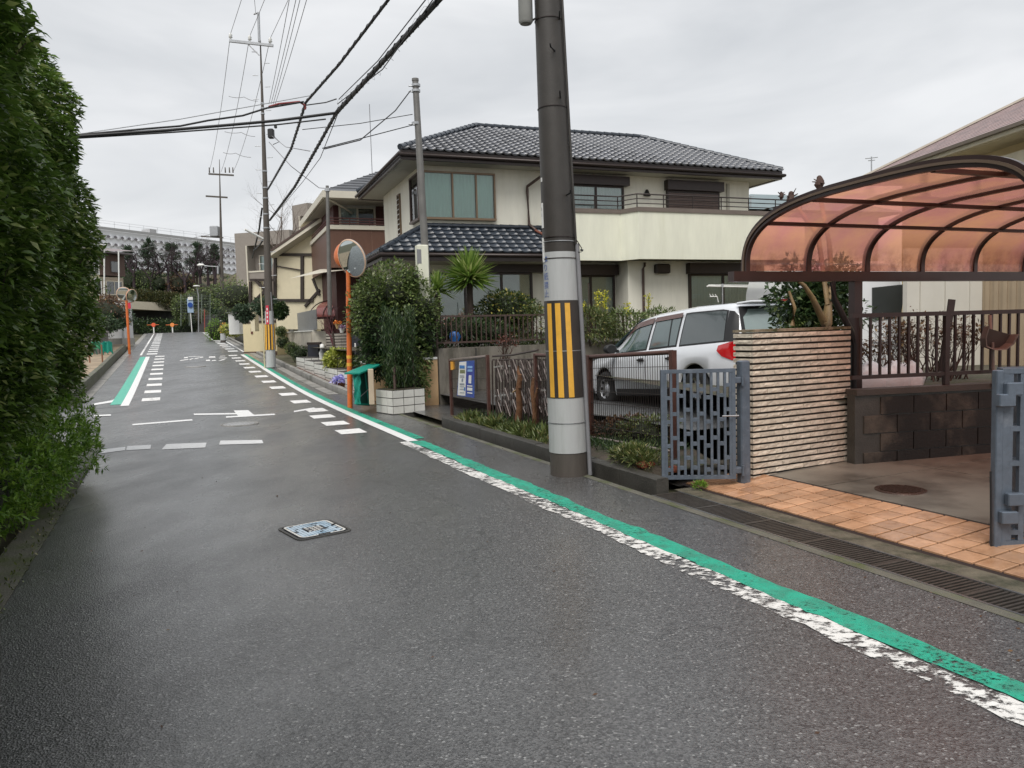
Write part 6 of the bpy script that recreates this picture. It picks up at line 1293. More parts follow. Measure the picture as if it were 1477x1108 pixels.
mb = MB(); mb.box(PF(4.2, .45, zE - .62), NHF.u * 2.6, vv_ * .24, V((0, 0, .27))); mb.build('shutter_box', mat('cream_box', (.66, .60, .46), .5), nh)
mb = MB(); mb.box(PF(4.3, .62, zE - 1.9), NHF.u * 2.4, vv_ * .07, V((0, 0, 1.27))); mb.build('shutter', mat('cream_shutter', (.70, .66, .55), .5), nh)
# pale sheet walls below
q0, q1, q2 = at(1308, 470, 13.2), at(1415, 470, 13.6), at(1520, 470, 12.6)
for (a, b, nm, m, lb) in ((q0, q1, 'panel_wall', mat('pale_wall_panel', (.60, .57, .50), .6, var=.06, scale=2), 'smooth pale wall section behind the leaning board'), (q1, q2, 'panel_wall', mat('tan_wall_panel', (.36, .28, .19), .55, var=.12, scale=2), 'tan corrugated wall section behind the hanging dustpan')):
    t_ = thing(nm, lb, 'wall', V((a.x, a.y, .4))); L = V((b.x - a.x, b.y - a.y, 0)); n = 6 if nm and m.name.startswith('pale') else 16
    for i in range(n):
        mb = MB(); p = V((a.x, a.y, .4)) + L * (i / n); off = L.cross(V((0, 0, 1))).normalized() * (.02 if i % 2 else 0); mb.box(p + off, L / n * .985, -L.cross(V((0, 0, 1))).normalized() * .1, V((0, 0, 2.4))); mb.build('wall_panel', m, t_)
# blue-grey roof far behind between the houses, aerial
t_ = thing('house', 'distant house with blue grey roof between the balcony and the carport', 'house', at(1130, 330, 40)); fr = Fr((at(1085, 400, 40).x, 40), .3)
z1_, z0_ = at(1140, 272, 42).z, at(1090, 306, 40).z
mb = MB(); mb.add([fr.p(-1, -1, z0_), fr.p(9, -1, z0_), fr.p(6.5, 3, z1_), fr.p(2.0, 3, z1_), fr.p(-1, 7, z0_), fr.p(9, 7, z0_)], [(0, 1, 2, 3), (0, 3, 4), (1, 5, 2), (3, 2, 5, 4)], False); mb.build('roof', mat('blue_grey_roof', (.16, .21, .22), .45, var=.15, scale=3, aniso=(1, 1, 6)), t_)
mb = MB(); fr.box(mb, 0, 8, 0, 6, 0, z0_); mb.build('wall', CREAM, t_)
t_ = thing('antenna', 'small television antenna beyond the carport roof', 'antenna', at(1257, 245, 30)); mb = MB(); mb.tube([at(1257, 262, 30), at(1257, 226, 30)], .025, 4); mb.tube([at(1248, 229, 30), at(1266, 227, 30)], .015, 4); mb.tube([at(1252, 232, 30), at(1262, 231, 30)], .015, 4); mb.build('antenna', STEEL, t_)
t_ = thing('antenna', 'thin antenna above the blue grey distant roof', 'antenna', at(1082, 290, 38)); mb = MB(); mb.tube([at(1083, 300, 38), at(1083, 283, 38)], .025, 4); mb.tube([at(1079, 284, 38), at(1088, 283, 38)], .015, 4); mb.build('antenna', STEEL, t_)
# pruned tree at the tile wall
tb_ = at(1192, 472, 8.9); g = random.Random(5); t_ = thing('pruned_tree', 'heavily pruned tree with yellowish bark rising behind the striped tile wall', 'tree', V((tb_.x, tb_.y, .3)))
def P_(px, py, Y): return at(px, py, Y)
for pts_p, rr in (([(1192, 500, 8.9), (1192, 468, 8.9), (1196, 430, 9.0), (1200, 405, 9.1), (1196, 350, 9.4), (1184, 290, 9.6), (1182, 268, 9.6)], [.075, .065, .036, .03, .028, .026, .022]), ([(1190, 468, 8.9), (1172, 430, 8.85), (1160, 412, 8.8), (1142, 398, 8.8)], [.045, .032, .025, .015]), ([(1194, 440, 8.95), (1180, 340, 9.2), (1150, 300, 9.3), (1140, 288, 9.3)], [.03, .028, .025, .02]), ([(1143, 470, 9.0), (1146, 445, 9.0), (1138, 420, 9.0)], [.03, .025, .015])):
    mb = MB(); mb.tube([P_(*q) for q in pts_p], rr, 8); mb.build('trunk' if rr[0] > .1 else 'branch', BARKY, t_)
for (px, py, Y, s_) in ((1182, 263, 9.6, .055), (1141, 285, 9.3, .05), (1127, 282, 9.3, .03)):
    q = P_(px, py, Y); mb = MB(); gg = random.Random(px); mb.rings([[q + V((s_ * f * math.cos(a) * gg.uniform(.6, 1.3), s_ * f * math.sin(a) * gg.uniform(.6, 1.3), z * s_ * 1.5)) for a in [i * PI / 4 for i in range(8)]] for z, f in ((-1, .5), (-.4, 1), (.2, .9), (.8, .6), (1, .2))], True, False)
    for k in range(5): a = gg.uniform(0, 6.3); mb.tube([q, q + V((math.cos(a) * s_ * 1.6, math.sin(a) * s_ * 1.6, gg.uniform(-.5, 1.6) * s_ * 1.4))], [.012, .005], 4)
    mb.build('knuckle', mat('reddish_knuckle', (.08, .045, .035), .8, var=.3, bump=.8), t_)
p1, d1 = blob_pts(P_(1168, 440, 9.4), (.55, .4, .55), 3600, .4, .9, 9); leaf_obj('foliage', p1, d1, .08, L_DARK, t_, .5, .8, 2)
p1, d1 = blob_pts(P_(1205, 425, 9.6), (.32, .35, .45), 1900, .4, .9, 10); leaf_obj('foliage', p1, d1, .07, L_DARK, t_, .5, .8, 2)
p1, d1 = blob_pts(P_(1150, 470, 9.2), (.3, .2, .12), 300, .4, .9, 10); leaf_obj('foliage', p1, d1, .05, L_MID, t_, .5, .8, 2)
# ================================================================== NEAR HEDGE, left
def hedge_pts(n, g):
    """points near the street face and the top of the tall hedge, outward directions"""
    s = g.uniform(.6, 12.6, n); u = g.random(n); top = g.random(n) < .16
    endf = np.clip((12.6 - s) / 1.5, 0, 1)
    H = 4.95 * (1 - .17 * (1 - endf) ** 2) + .18 * np.sin(s * 2.1) + .12 * np.sin(s * 5.3 + 1)
    z = np.where(top, H * (1 - .06 * g.random(n)), .15 + (H - .25) * u)
    bulge = .32 * np.sin(np.clip(z / H, 0, 1) * PI * .78 + .35) + .17 * np.sin(s * 1.7 + z * 1.3) + .13 * np.sin(s * 3.9 - z * 2.7 + 2) + .05 * np.sin(z * 7 + s * 6)
    round_end = .6 * (1 - endf) ** 2; round_top = .8 * np.clip((z - (H - .85)) / .85, 0, 1) ** 2.2
    t = -1.55 + .26 * np.clip((z - .9) / 1.7, 0, 1) + bulge - round_end - round_top
    t = np.where(top, t - g.uniform(0, 2.6, n), t); depth = np.abs(g.exponential(.16, n)); t = t - depth
    d = np.stack([s * 0 + .15, 0 * s + 1.0, .25 + 0 * s], 1); d[:, 0] += (1 - endf) * 1.0; d[:, 2] = np.where(top, 1.2, d[:, 2] + round_top)
    return s, t, z, d, depth
hd = thing('tall_hedge', 'tall glossy evergreen hedge towering over the left edge of the street', 'hedge', W(6, -2.2, 0))
def hedge_world(s, t, z, d):
    P = np.stack([s * D.x + t * Rr.x, s * D.y + t * Rr.y, z], 1); q = np.stack([d[:, 0] * D.x + d[:, 1] * Rr.x, d[:, 0] * D.y + d[:, 1] * Rr.y, d[:, 2]], 1); return P, q
g_ = np.random.default_rng(3); s, t, z, d, dep = hedge_pts(190000, g_)
zmin = np.where(s > 5.6, .98, .6 + 0 * s); k = (z > zmin * g_.uniform(.7, 1.2, len(z))); s, t, z, d, dep = s[k], t[k], z[k], d[k], dep[k]
P, q = hedge_world(s, t, z, d); leaf_obj('leaves', P, q, .074, L_HEDGE, hd, .42, .55, 4, kind='stuff', droop=.5, shade=np.clip(.70 - dep * 1.2 + .16 * np.sin(s * 3.1 + z * 2.3) * np.sin(z * 3.7 - s * 1.9), .05, 1))  # deeper leaves coloured darker, the shade of the recesses painted in
# the 300 leaves nearest the street, each a piece
s, t, z, d, dep = hedge_pts(9000, g_); P, q = hedge_world(s, t, z, d); pr_ = (P[:, 1] > 3.2) & (dep < .05) & (z > .8); P, q = P[pr_], q[pr_]
R3c = np.array(CM.to_3x3()); vv = (P - np.array(EYE)) @ R3c; sx_ = CX + F * vv[:, 0] / -vv[:, 2]; sy_ = CY - F * vv[:, 1] / -vv[:, 2]; ok = (sx_ > 2) & (sx_ < 220) & (sy_ > 0); P, q = P[ok], q[ok]; o_ = np.argsort(P[:, 1])[:300]
lms = []
for k in range(8):
    mb = MB(); L = .078 + .008 * (k % 3); w_ = L * .19; mb.add([(0, 0, 0), (w_ * .8, L * .3, .006), (0, L * .35, -.004), (-w_ * .8, L * .3, .006), (w_ * .75, L * .66, -.004), (0, L * .68, -.014), (-w_ * .75, L * .66, -.004), (0, L, -.04)], [(0, 1, 2), (0, 2, 3), (1, 4, 5, 2), (2, 5, 6, 3), (4, 7, 5), (5, 7, 6)], True)
    me = mb.mesh('leaf', L_HEDGE); a = me.attributes.new('rnd', 'FLOAT', 'FACE'); a.data.foreach_set('value', [.3 + .65 * k / 7] * len(me.polygons)); lms.append(me)
for i in o_:
    dd = V(q[i]) + V(rng.normal(0, .5, 3)); dd.z -= .35; dd.normalize(); x = dd.cross(V((0, 0, 1)) + V(rng.normal(0, .35, 3))).normalized(); inst('leaf', lms[rng.integers(0, 8)], None, hd, M=frameM(V(P[i]) + V(q[i]).normalized() * .03, x, dd, x.cross(dd)))
# long new shoots on the top edge
mb = MB(); sh_p = []; sh_d = []
for k in range(150):
    s_, t_, z_, d_, _ = hedge_pts(1, g_); s_ = s_[0]; z_ = z_[0]; t_ = t_[0]
    if z_ < 1.5: continue
    p = V((s_ * D.x + t_ * Rr.x, s_ * D.y + t_ * Rr.y, z_)); dd = (Rr * .8 + D * (.5 if s_ > 9 else .2) + V((0, 0, 1.1)) + V(rng.normal(0, .25, 3))).normalized(); L = rng.uniform(.15, .42); e = p + dd * L + V((0, 0, -.04)); mb.tube([p, p + dd * L * .6, e], [.005, .004, .002], 3, False)
    for j in range(9): f = .3 + .7 * j / 9; sh_p.append(list(p.lerp(e, f))); sh_d.append(list((dd * .4 + V(rng.normal(0, .5, 3)))))
mb.build('new_shoots', BARK, hd, kind='stuff'); leaf_obj('shoot_leaves', sh_p, sh_d, .10, L_HEDGE, hd, .3, .35, 4, kind='stuff', droop=.7, shade=np.full(len(sh_p), .75))
# trunk row and dark inner mass
for k in range(9):
    s_ = 1.2 + k * 1.3; mb = MB(); p = W(s_, -2.3, 0); mb.tube([p, p + V((.05, .03, 1.2)), p + V((-.05, .1, 2.6)), p + V((.02, .0, 3.8))], [.07, .06, .045, .02], 7)
    for j in range(5): a = j * 1.3 + k; zz_ = 1.0 + j * .5; mb.tube([p + V((0, 0, zz_)), p + V((math.cos(a) * .6, math.sin(a) * .6, zz_ + .5))], [.03, .012], 5)
    mb.build('trunk', BARK, hd)
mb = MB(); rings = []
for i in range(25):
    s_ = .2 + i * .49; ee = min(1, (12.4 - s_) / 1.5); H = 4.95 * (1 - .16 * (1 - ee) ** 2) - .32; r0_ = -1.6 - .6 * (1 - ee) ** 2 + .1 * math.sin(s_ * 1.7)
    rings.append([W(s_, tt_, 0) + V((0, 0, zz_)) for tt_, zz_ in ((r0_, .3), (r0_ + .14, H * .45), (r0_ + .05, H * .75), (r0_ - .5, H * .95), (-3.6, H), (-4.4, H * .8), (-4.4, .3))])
mb.rings(rings, True, True); mb.build('shade_core', COREM, hd)  # solid dark filling added so no sky shows through the leaves
# azalea shrub at the foot
sb = thing('azalea_shrub', 'lower bright green azalea shrub spilling over the gutter at the end of the tall hedge', 'shrub', W(9.6, -1.35, 0)); AP_, AD_ = [], []
mbt_ = MB(); g = np.random.default_rng(8)
for (s_, t_, rr, hh) in ((10.7, -1.25, .55, .66), (10.1, -1.12, .5, .66), (9.4, -1.15, .55, .64), (8.7, -1.2, .52, .60), (8.0, -1.28, .5, .55), (7.3, -1.35, .45, .52), (6.6, -1.5, .42, .48), (7.4, -1.8, .6, .75), (10.9, -1.7, .6, .75), (9.4, -1.8, .6, .8), (8.2, -1.9, .5, .65)):
    c = W(s_, t_, 0) + V((0, 0, hh * .78)); p, d = blob_pts(c, (rr, rr, hh * .72), 360, .25, .3, int(s_ * 10)); AP_.append(p); AD_.append(d)
AP_ = np.concatenate(AP_); AD_ = np.concatenate(AD_); P8 = np.repeat(AP_, 7, 0) + rng.normal(0, .012, (len(AP_) * 7, 3)) - np.array(Rr) * .16; D8 = np.repeat(AD_, 7, 0) * .6 + rng.normal(0, .75, (len(AP_) * 7, 3)); D8[:, 2] += .25
leaf_obj('leaves', P8, D8, .062, L_AZAL, sb, .32, .2, 2, kind='stuff', shade=np.repeat(rng.random(len(AP_)), 7) * .8)
for (s_, t_) in ((10.3, -1.6), (9.2, -1.6), (8.2, -1.65)): mbt_.tube([W(s_, t_, 0), W(s_ + .1, t_ + .1, .3)], [.03, .02], 5)
mbt_.build('stems', BARK, sb); mb = MB(); [mb.add(b_.v, b_.f, True) for b_ in [blob_core(W(x_, -1.75, .36), (.5, .5, .40), i, k=.8) for i, x_ in enumerate((6.8, 7.4, 8.0, 8.6, 9.2, 9.8, 10.4))]]; mb.build('shade_core', COREM, sb)
# moss and grass tufts by the gutter
pts = np.array([list(W(s_, t_, .005)) for s_, t_ in zip(rng.uniform(3, 11, 700), rng.choice([-1.26, -1.04, -1.1], 700) + rng.normal(0, .02, 700))]); leaf_obj('moss_tufts', pts, np.tile([0, 0, 1.], (700, 1)) , .03, L_WEED, None, .4, .7, 2, kind='stuff')
# fallen leaves on the wet asphalt
n = 160; pts = np.array([list(W(s_, t_, .006)) for s_, t_ in zip(rng.uniform(2, 16, n), rng.choice([-1, 1], n) * 0 + np.where(rng.random(n) < .55, rng.uniform(3.4, 4.1, n), rng.uniform(-1, 3.4, n)))]); leaf_obj('fallen_leaves', pts, np.array([[rng.normal(), rng.normal(), .02] for _ in range(n)]), .022, L_BROWN, None, .5, .02, 2, kind='stuff', droop=0)
# ================================================================== RIGHT SIDE GARDEN PLANTS
bc = at(573, 478, 16.6)
ivb = thing('climbing_bush', 'big ivy covered bush behind the orange mirror post', 'bush', V((bc.x, bc.y, 0)))
for k, (px, py, Yd, r_, n_) in enumerate(((560, 430, 16.6, (.72, .8, .62), 3600), (600, 450, 16.7, (.55, .7, .6), 2600), (535, 455, 16.5, (.45, .6, .7), 2200), (560, 480, 16.3, (.6, .6, .55), 2600), (608, 485, 16.6, (.42, .5, .5), 1600), (545, 515, 16.4, (.45, .45, .45), 1500), (585, 520, 16.2, (.5, .4, .55), 1800), (590, 405, 16.8, (.4, .5, .28), 900), (590, 555, 16.0, (.38, .3, .45), 1400))):
    p, d = blob_pts(at(px, py, Yd), r_, n_, .35, .35, k + 60); leaf_obj('foliage', p, d, .085, L_MID if k not in (3, 4, 5) else L_DARK, ivb, .55, .7, 2)
    blob_core(at(px, py, Yd), r_, k, k=.68).build('shade_core', COREM, ivb)
mb = MB(); mb.tube([at(575, 575, 16.5), at(570, 500, 16.6), at(560, 430, 16.6)], [.09, .07, .03], 6); mb.build('trunk', BARK, ivb)
# planter with cypress like sprays
pl0, pl1 = gp(537, 586), gp(599, 584); c = at(568, 583, 15.4)
pf = Fr((at(567, 588, 14.9).x, 14.9), .66); pL = .72; PD = .68; ph_ = at(568, 562, 15.2).z
WT = mat('white_tile', (.70, .69, .64), .3, var=.12, scale=6, rnd=.06)
def tile_planter(name, label, fr, L, dp, z0, z1, rows=3, tl=.2):
    t = thing(name, label, 'planter', fr.p(0, 0, z0)); mb = MB(); fr.box(mb, .006, L - .006, .006, dp, z0 - .1, z1); mb.build('core', mat('planter_joint', (.06, .055, .05), .8), t); nx = max(1, int(L / tl)); rh = (z1 - z0) / rows
    for r in range(rows):
        for i in range(nx): mb = MB(); fr.box(mb, i * L / nx + .008, (i + 1) * L / nx - .008, -.006, .003, z0 + r * rh + .008, z0 + (r + 1) * rh - .008); mb.build('tile', WT, t)
        for i in range(max(1, int(dp / tl))): k = max(1, int(dp / tl)); mb = MB(); fr.box(mb, -.006, .003, i * dp / k + .008, (i + 1) * dp / k - .008, z0 + r * rh + .008, z0 + (r + 1) * rh - .008); mb.build('tile', WT, t); mb = MB(); fr.box(mb, L - .003, L + .006, i * dp / k + .008, (i + 1) * dp / k - .008, z0 + r * rh + .008, z0 + (r + 1) * rh - .008); mb.build('tile', WT, t)
    mb = MB(); fr.box(mb, .03, L - .03, .03, dp - .03, z1, z1 + .012); mb.build('planting_soil', SOIL, t); return t
tile_planter('planter', 'white tiled planter below the ivy bush beside the beige wall', pf, pL, PD, .02, ph_, 3)
cyp = thing('cypress_plant', 'upright feathery dark green plants standing in the white tiled planter', 'plant', pf.p(pL * .5, .3, ph_)); pts, ds = [], []
for i in range(5200):
    a = rng.uniform(.08, pL - .08); bb = rng.uniform(.1, PD - .1); k = int(a / .17) + int(bb / .17) * 3; z = rng.uniform(0, 1); hh = 1.25 + .35 * math.sin(k * 2.4); pts.append(list(pf.p(a, bb + rng.normal(0, .04) * (1 - z * .6), ph_ + z * hh))); ds.append([rng.normal(0, .25), rng.normal(0, .25), 1])
leaf_obj('sprays', pts, ds, .11, L_CON if False else L_DARK, cyp, .16, .2, 2)
mb = MB(); [mb.tube([pf.p(.2 + i * .2, .2, ph_), pf.p(.2 + i * .2, .2, ph_ + 1.1)], [.02, .008], 5) for i in range(3)]; mb.build('stems', BARK, cyp)
stk = at(571, 585, 15.0); t_ = thing('brown_stake', 'thin brown stake in front of the white tiled planter', 'stake', V((stk.x, stk.y, 0))); mb = MB(); mb.tube([V((stk.x, stk.y, 0)), at(568, 530, 15.1)], .028, 6); mb.build('stake', DBROWN2, t_)
# yuccas
def yucca(label, c, R_, n, seed, trunk=None):
    t = thing('yucca', label, 'yucca', trunk or c); g = np.random.default_rng(seed); vs_, fs_ = [], []; mb = MB()
    for i in range(n):
        a = g.uniform(0, 2 * PI); el = g.uniform(-.45, 1.5); L = R_ * g.uniform(.8, 1.1); d = V((math.cos(a) * math.cos(el), math.sin(a) * math.cos(el), math.sin(el))); sdv = d.cross(V((0, 0, 1))); sdv = sdv.normalized() if sdv.length > .1 else V((1, 0, 0)); w_ = R_ * .042; p0 = V(c) + V((0, 0, g.uniform(-.12, .1) * R_)); dr = V((0, 0, -.03 * L))
        up = sdv.cross(d) * w_ * .5; mb.add([p0 - sdv * w_ * .6, p0 + sdv * w_ * .6, p0 + d * L * .5 + sdv * w_ + up, p0 + d * L * .5 - up * .5, p0 + d * L * .5 - sdv * w_ + up, p0 + d * L + dr], [(0, 1, 2, 3), (0, 3, 4), (3, 2, 5), (4, 3, 5)], False)
    o = mb.build('sword_leaves', L_YUC, t); a_ = o.data.attributes.new('rnd', 'FLOAT', 'FACE'); a_.data.foreach_set('value', np.repeat(g.random(n), 4).astype(np.float32))
    mb = MB(); b0_ = V((c[0], c[1], HG)); mb.tube([b0_, V(c) - V((0, 0, .1))], [.09, .07], 8); mb.build('trunk', BARK, t)
yucca('large spiky yucca in front of the cream house', at(677, 402, 18.2), .74, 380, 1); yucca('smaller yucca half hidden behind the ivy bush', at(630, 418, 18.0), .52, 150, 2); 
c = at(733, 448, 18.6); bush('round_shrub', 'round clipped shrub with yellow tipped leaves behind the railing left of the pole', 'shrub', c, (.78, .6, .50), 3600, .085, leafmat('gold_tip_leaf', (.02, .04, .015), (.09, .13, .03), (.50, .42, .10)), seed=12, base=V((c.x, c.y, HG)))
mb = MB(); 
for k, (px, py, r_, n_, m_, lb, nm) in enumerate(((660, 478, (.6, .4, .36), 1500, L_DARK, 'dark low shrub behind the railing under the large yucca', 'low_shrub'), (700, 482, (.7, .4, .34), 1600, L_DARK, 'dark low shrub behind the railing under the round shrub', 'low_shrub'), (768, 470, (.7, .4, .45), 1800, L_WEED, 'tall weedy growth behind the railing at the striped pole', 'weed_clump'), (850, 470, (.7, .4, .42), 2000, L_WEED, 'weedy growth behind the railing right of the striped pole', 'weed_clump'), (900, 468, (.6, .4, .38), 1500, L_MID, 'leafy growth behind the railing above the car bonnet', 'weed_clump'), (950, 465, (.6, .4, .34), 1200, L_MID, 'leafy growth behind the railing above the car roof front', 'weed_clump'))):
    c = at(px, py, 17.6 + k * .35); t_ = bush(nm, lb, 'shrub' if nm == 'low_shrub' else 'weeds', c, r_, n_, .11, m_, seed=80 + k, core=k < 2, asp=.25, base=V((c.x, c.y, HG)))
# yellow flowering stalks
for k, (px, y0, y1, Yd) in enumerate(((862, 470, 424, 18.9), (873, 470, 422, 19), (935, 465, 428, 19.8), (840, 470, 440, 18.7), (905, 470, 440, 19.4))):
    t_ = thing('flower_stalk', 'yellow flowering stalk behind the railing, ' + ('left one of the tall pair', 'right one of the tall pair', 'beside the brown downpipe', 'shortest, next to the striped pole', 'between the window and the downpipe')[k], 'flower', at(px, y0, Yd)); mb = MB(); mb.tube([at(px, y0, Yd), at(px + 1, y1, Yd)], .012, 4); mb.build('stem', mat('green_stem', (.08, .14, .03), .6), t_)
    pts = np.array([list(at(px + rng.normal(0, 2.2), y1 + rng.uniform(-4, (y0 - y1) * .5), Yd)) for _ in range(120)]); leaf_obj('flowers', pts, rng.normal(0, 1, (120, 3)), .06, leafmat('yellow_petal', (.45, .45, .03), (.75, .70, .08)), t_, .5, .5, 2)
t_ = thing('bare_stick', 'thin bare stick behind the railing against the grey shutter', 'stick', at(850, 470, 18.8)); mb = MB(); mb.tube([at(851, 480, 18.8), at(849, 408, 18.8)], .018, 4); mb.build('stick', BARK, t_)
t_ = thing('blue_tarp', 'small crumpled blue plastic sheet behind the railing left end', 'tarp', at(655, 487, 17)); mb = MB(); q = at(655, 486, 17.1); g = random.Random(4); mb.rings([[q + V((.14 * f * math.cos(a) * g.uniform(.7, 1.2), .08 * math.sin(a) * f, z * .12)) for a in [i * PI / 4 for i in range(8)]] for z, f in ((-1, .8), (0, 1), (.8, .7), (1, .2))]); mb.build('sheet', mat('blue_plastic', (.02, .14, .45), .35), t_)
c = at(727, 490, 16.6); t_ = stickbush('dried_creeper', 'reddish dried creeper hanging over the concrete wall below the round shrub', V((c.x, c.y - .1, WALLTOP - .3)), .3, .5, 8, TWIG, leafmat('dry_red_leaf', (.07, .02, .012), (.16, .05, .03)), 77)
c = at(645, 480, 16.9); stickbush('dried_creeper', 'pale brown dried creeper at the left end of the garden railing', V((c.x, c.y, HG)), .3, .9, 5, TWIG, leafmat('dry_pink_leaf', (.16, .08, .06), (.35, .2, .15)), 78)
# ================================================================== ORANGE MIRROR POST, right
mpb = gp(505, 588); mpb.z = h(st(mpb)[0]); mpt = at(502, 372, mpb.y)
mm_ = thing('traffic_mirror', 'round convex traffic mirror on an orange post beside the green net box', 'mirror', mpb)
mb = MB(); mb.tube([mpb, mpb.lerp(mpt, .78)], .057, 14); mb.tube([mpb.lerp(mpt, .78), mpt + V((0, 0, .35))], .045, 14); mb.build('post', ORANGE, mm_)
for k in (.28, .33): mb = MB(); q = mpb.lerp(mpt, k); mb.tube([q, q + V((0, 0, .07))], .061, 14); mb.build('yellow_band', YEL, mm_)
MIR = bpy.data.materials.new('mirror_face'); MIR.use_nodes = True; b_ = MIR.node_tree.nodes['Principled BSDF']; b_.inputs['Metallic'].default_value = 1; b_.inputs['Roughness'].default_value = .03; b_.inputs['Base Color'].default_value = (.55, .60, .60, 1)
def mirror(parent, c, n_, r, R_=2.2, hood=True):
    n_ = V(n_).normalized(); x = V((0, 0, 1)).cross(n_).normalized(); y = n_.cross(x); M3 = Matrix((x, y, n_)).transposed()
    pr_ = [(r * k / 8, math.sqrt(R_ ** 2 - (r * k / 8) ** 2) - math.sqrt(R_ ** 2 - r * r)) for k in range(8, 0, -1)] + [(.0005, R_ - math.sqrt(R_ ** 2 - r * r))]
    mb = MB(); mb.lathe(c, pr_, 36, M3); f = mb.build('mirror_face', MIR, parent)
    mb = MB(); mb.lathe(c, [(r + .0, .0), (r + .022, .0), (r + .022, -.03), (r * .9, -.08), (r * .4, -.13), (.001, -.14)], 36, M3); mb.build('back_shell', ORANGE if r < .34 else mat('grey_shell', (.35, .34, .33), .5), parent)
    mb = MB(); mb.lathe(c, [(r - .002, .006), (r + .02, .006), (r + .026, -.008)], 36, M3); mb.build('rim', mat('pale_rim', (.75, .52, .38), .4), parent)
    if hood:
        mb = MB(); vs = []
        for i in range(13):
            a = PI * (.12 + .76 * i / 12); 
            for dz in (-.02, .14 * math.sin(PI * i / 12) + .02): vs.append(V(c) + M3 @ V(((r + .03) * math.cos(a), (r + .03) * math.sin(a), dz)))
        mb.add(vs, [(2 * i, 2 * i + 1, 2 * i + 3, 2 * i + 2) for i in range(12)], True); mb.build('hood', ORANGE, parent)
    mb = MB(); mb.tube([V(c) - n_ * .13, V(c) - n_ * .2], .03, 8); mb.build('bracket', STEEL, parent)
mc_ = at(507, 373, mpb.y - .22); mirror(mm_, mc_, V((-.60, -.80, -.30)), .385, 1.5, False)
mc2 = at(497, 368, mpb.y + .14); n2 = V((.45, .88, -.1)).normalized(); mirror(mm_, mc2, n2, .25, 1.7, False)
mb = MB(); mb.bar(mpb.lerp(mpt, 1.0) + V((0, 0, .1)), mc_ + V((0, .1, 0)), .04, .04); mb.build('bracket', STEEL, mm_)
# green net box
gb_ = gp(524, 582); nb_ = thing('garbage_net_box', 'green mesh covered rubbish collection box leaning by the orange post', 'rubbish box', V((gb_.x, gb_.y, 0)))
GN = mat('green_netting', (.01, .27, .20), .5, var=.2, scale=30, bump=.5, bscale=80); GND = mat('dark_green_net', (.012, .09, .07), .7, var=.35, scale=60, bump=.6, bscale=120)
def Q(px, py, Y): return at(px, py, Y)
Yn, Yf = 15.2, 15.9
cb = [Q(515, 583, Yn), Q(532, 584, Yn + .5), Q(535, 581, Yf + .3), Q(517, 577, Yf)]; ct_ = [Q(510, 538, Yn), Q(526, 536, Yn + .5), Q(538, 527, Yf + .3), Q(520, 531, Yf)]
mb = MB(); mb.add(cb + ct_, [(0, 1, 5, 4), (1, 2, 6, 5), (2, 3, 7, 6), (3, 0, 4, 7)], False); mb.build('net', GND, nb_)
for a, b in [(cb[i], ct_[i]) for i in range(4)] + [(ct_[i], ct_[(i + 1) % 4]) for i in range(4)] + [(cb[i], cb[(i + 1) % 4]) for i in range(4)]: mb = MB(); mb.tube([a, b], .025, 6); mb.build('frame_bar', GN, nb_)
mb = MB(); mb.bar(Q(508, 539, Yn - .1), Q(541, 526, Yf + .1), .35, .03); mb.build('lid', GN, nb_)
mb = MB(); vs = []; 
for i in range(9):
    k = i / 8
    for j in range(5): vs.append(Q(511 + 9 * j / 4 + .8 * math.sin(i * 2 + j), 541 + k * 42, Yn - .05 + .04 * math.sin(j * 2.3 + i)))
mb.add(vs, [(i * 5 + j, i * 5 + j + 1, i * 5 + 6 + j, i * 5 + 5 + j) for i in range(8) for j in range(4)], True); mb.build('net_curtain', GN, nb_)
mb = MB(); mb.tube([Q(520, 572, Yn), Q(536, 558, Yn + .5)], .012, 4); mb.build('rod', STEEL, nb_)
t_ = thing('wooden_post', 'short pale beige square post between the green box and the planter', 'post', Q(537, 583, 15.0)); q = Q(536.5, 583, 15.1); mb = MB(); mb.cbox((q.x, q.y, Q(536, 558, 15.1).z), .10, .10, Q(536, 533, 15.1).z - q.z + .02, .3, .01); mb.build('post', mat('beige_board', (.55, .44, .32), .6), t_)
# ================================================================== HILL STREET, right side
SF = Fr((0, 0), math.atan2(D.y, D.x))
def sbox(mb, s0, s1, t0, t1, z0, z1): return SF.box(mb, s0, s1, -t1, -t0, z0, z1)
def sT(px, py, t): p = onT(px, py, t); return p.dot(D), p.z
def FF(x0, x1, Y0, Y1, py=480): a, b = at(x0, py, Y0), at(x1, py, Y1); return Fr((a.x, a.y), math.atan2(b.y - a.y, b.x - a.x))
def prect(fr, mb, x0, y0, x1, y1, b0=0.0, b1=.1):
    a0, z1 = fr.px(x0, y0, b0); a1, z0 = fr.px(x1, y1, b0); return fr.box(mb, a0, a1, b0, b1, z0, z1)
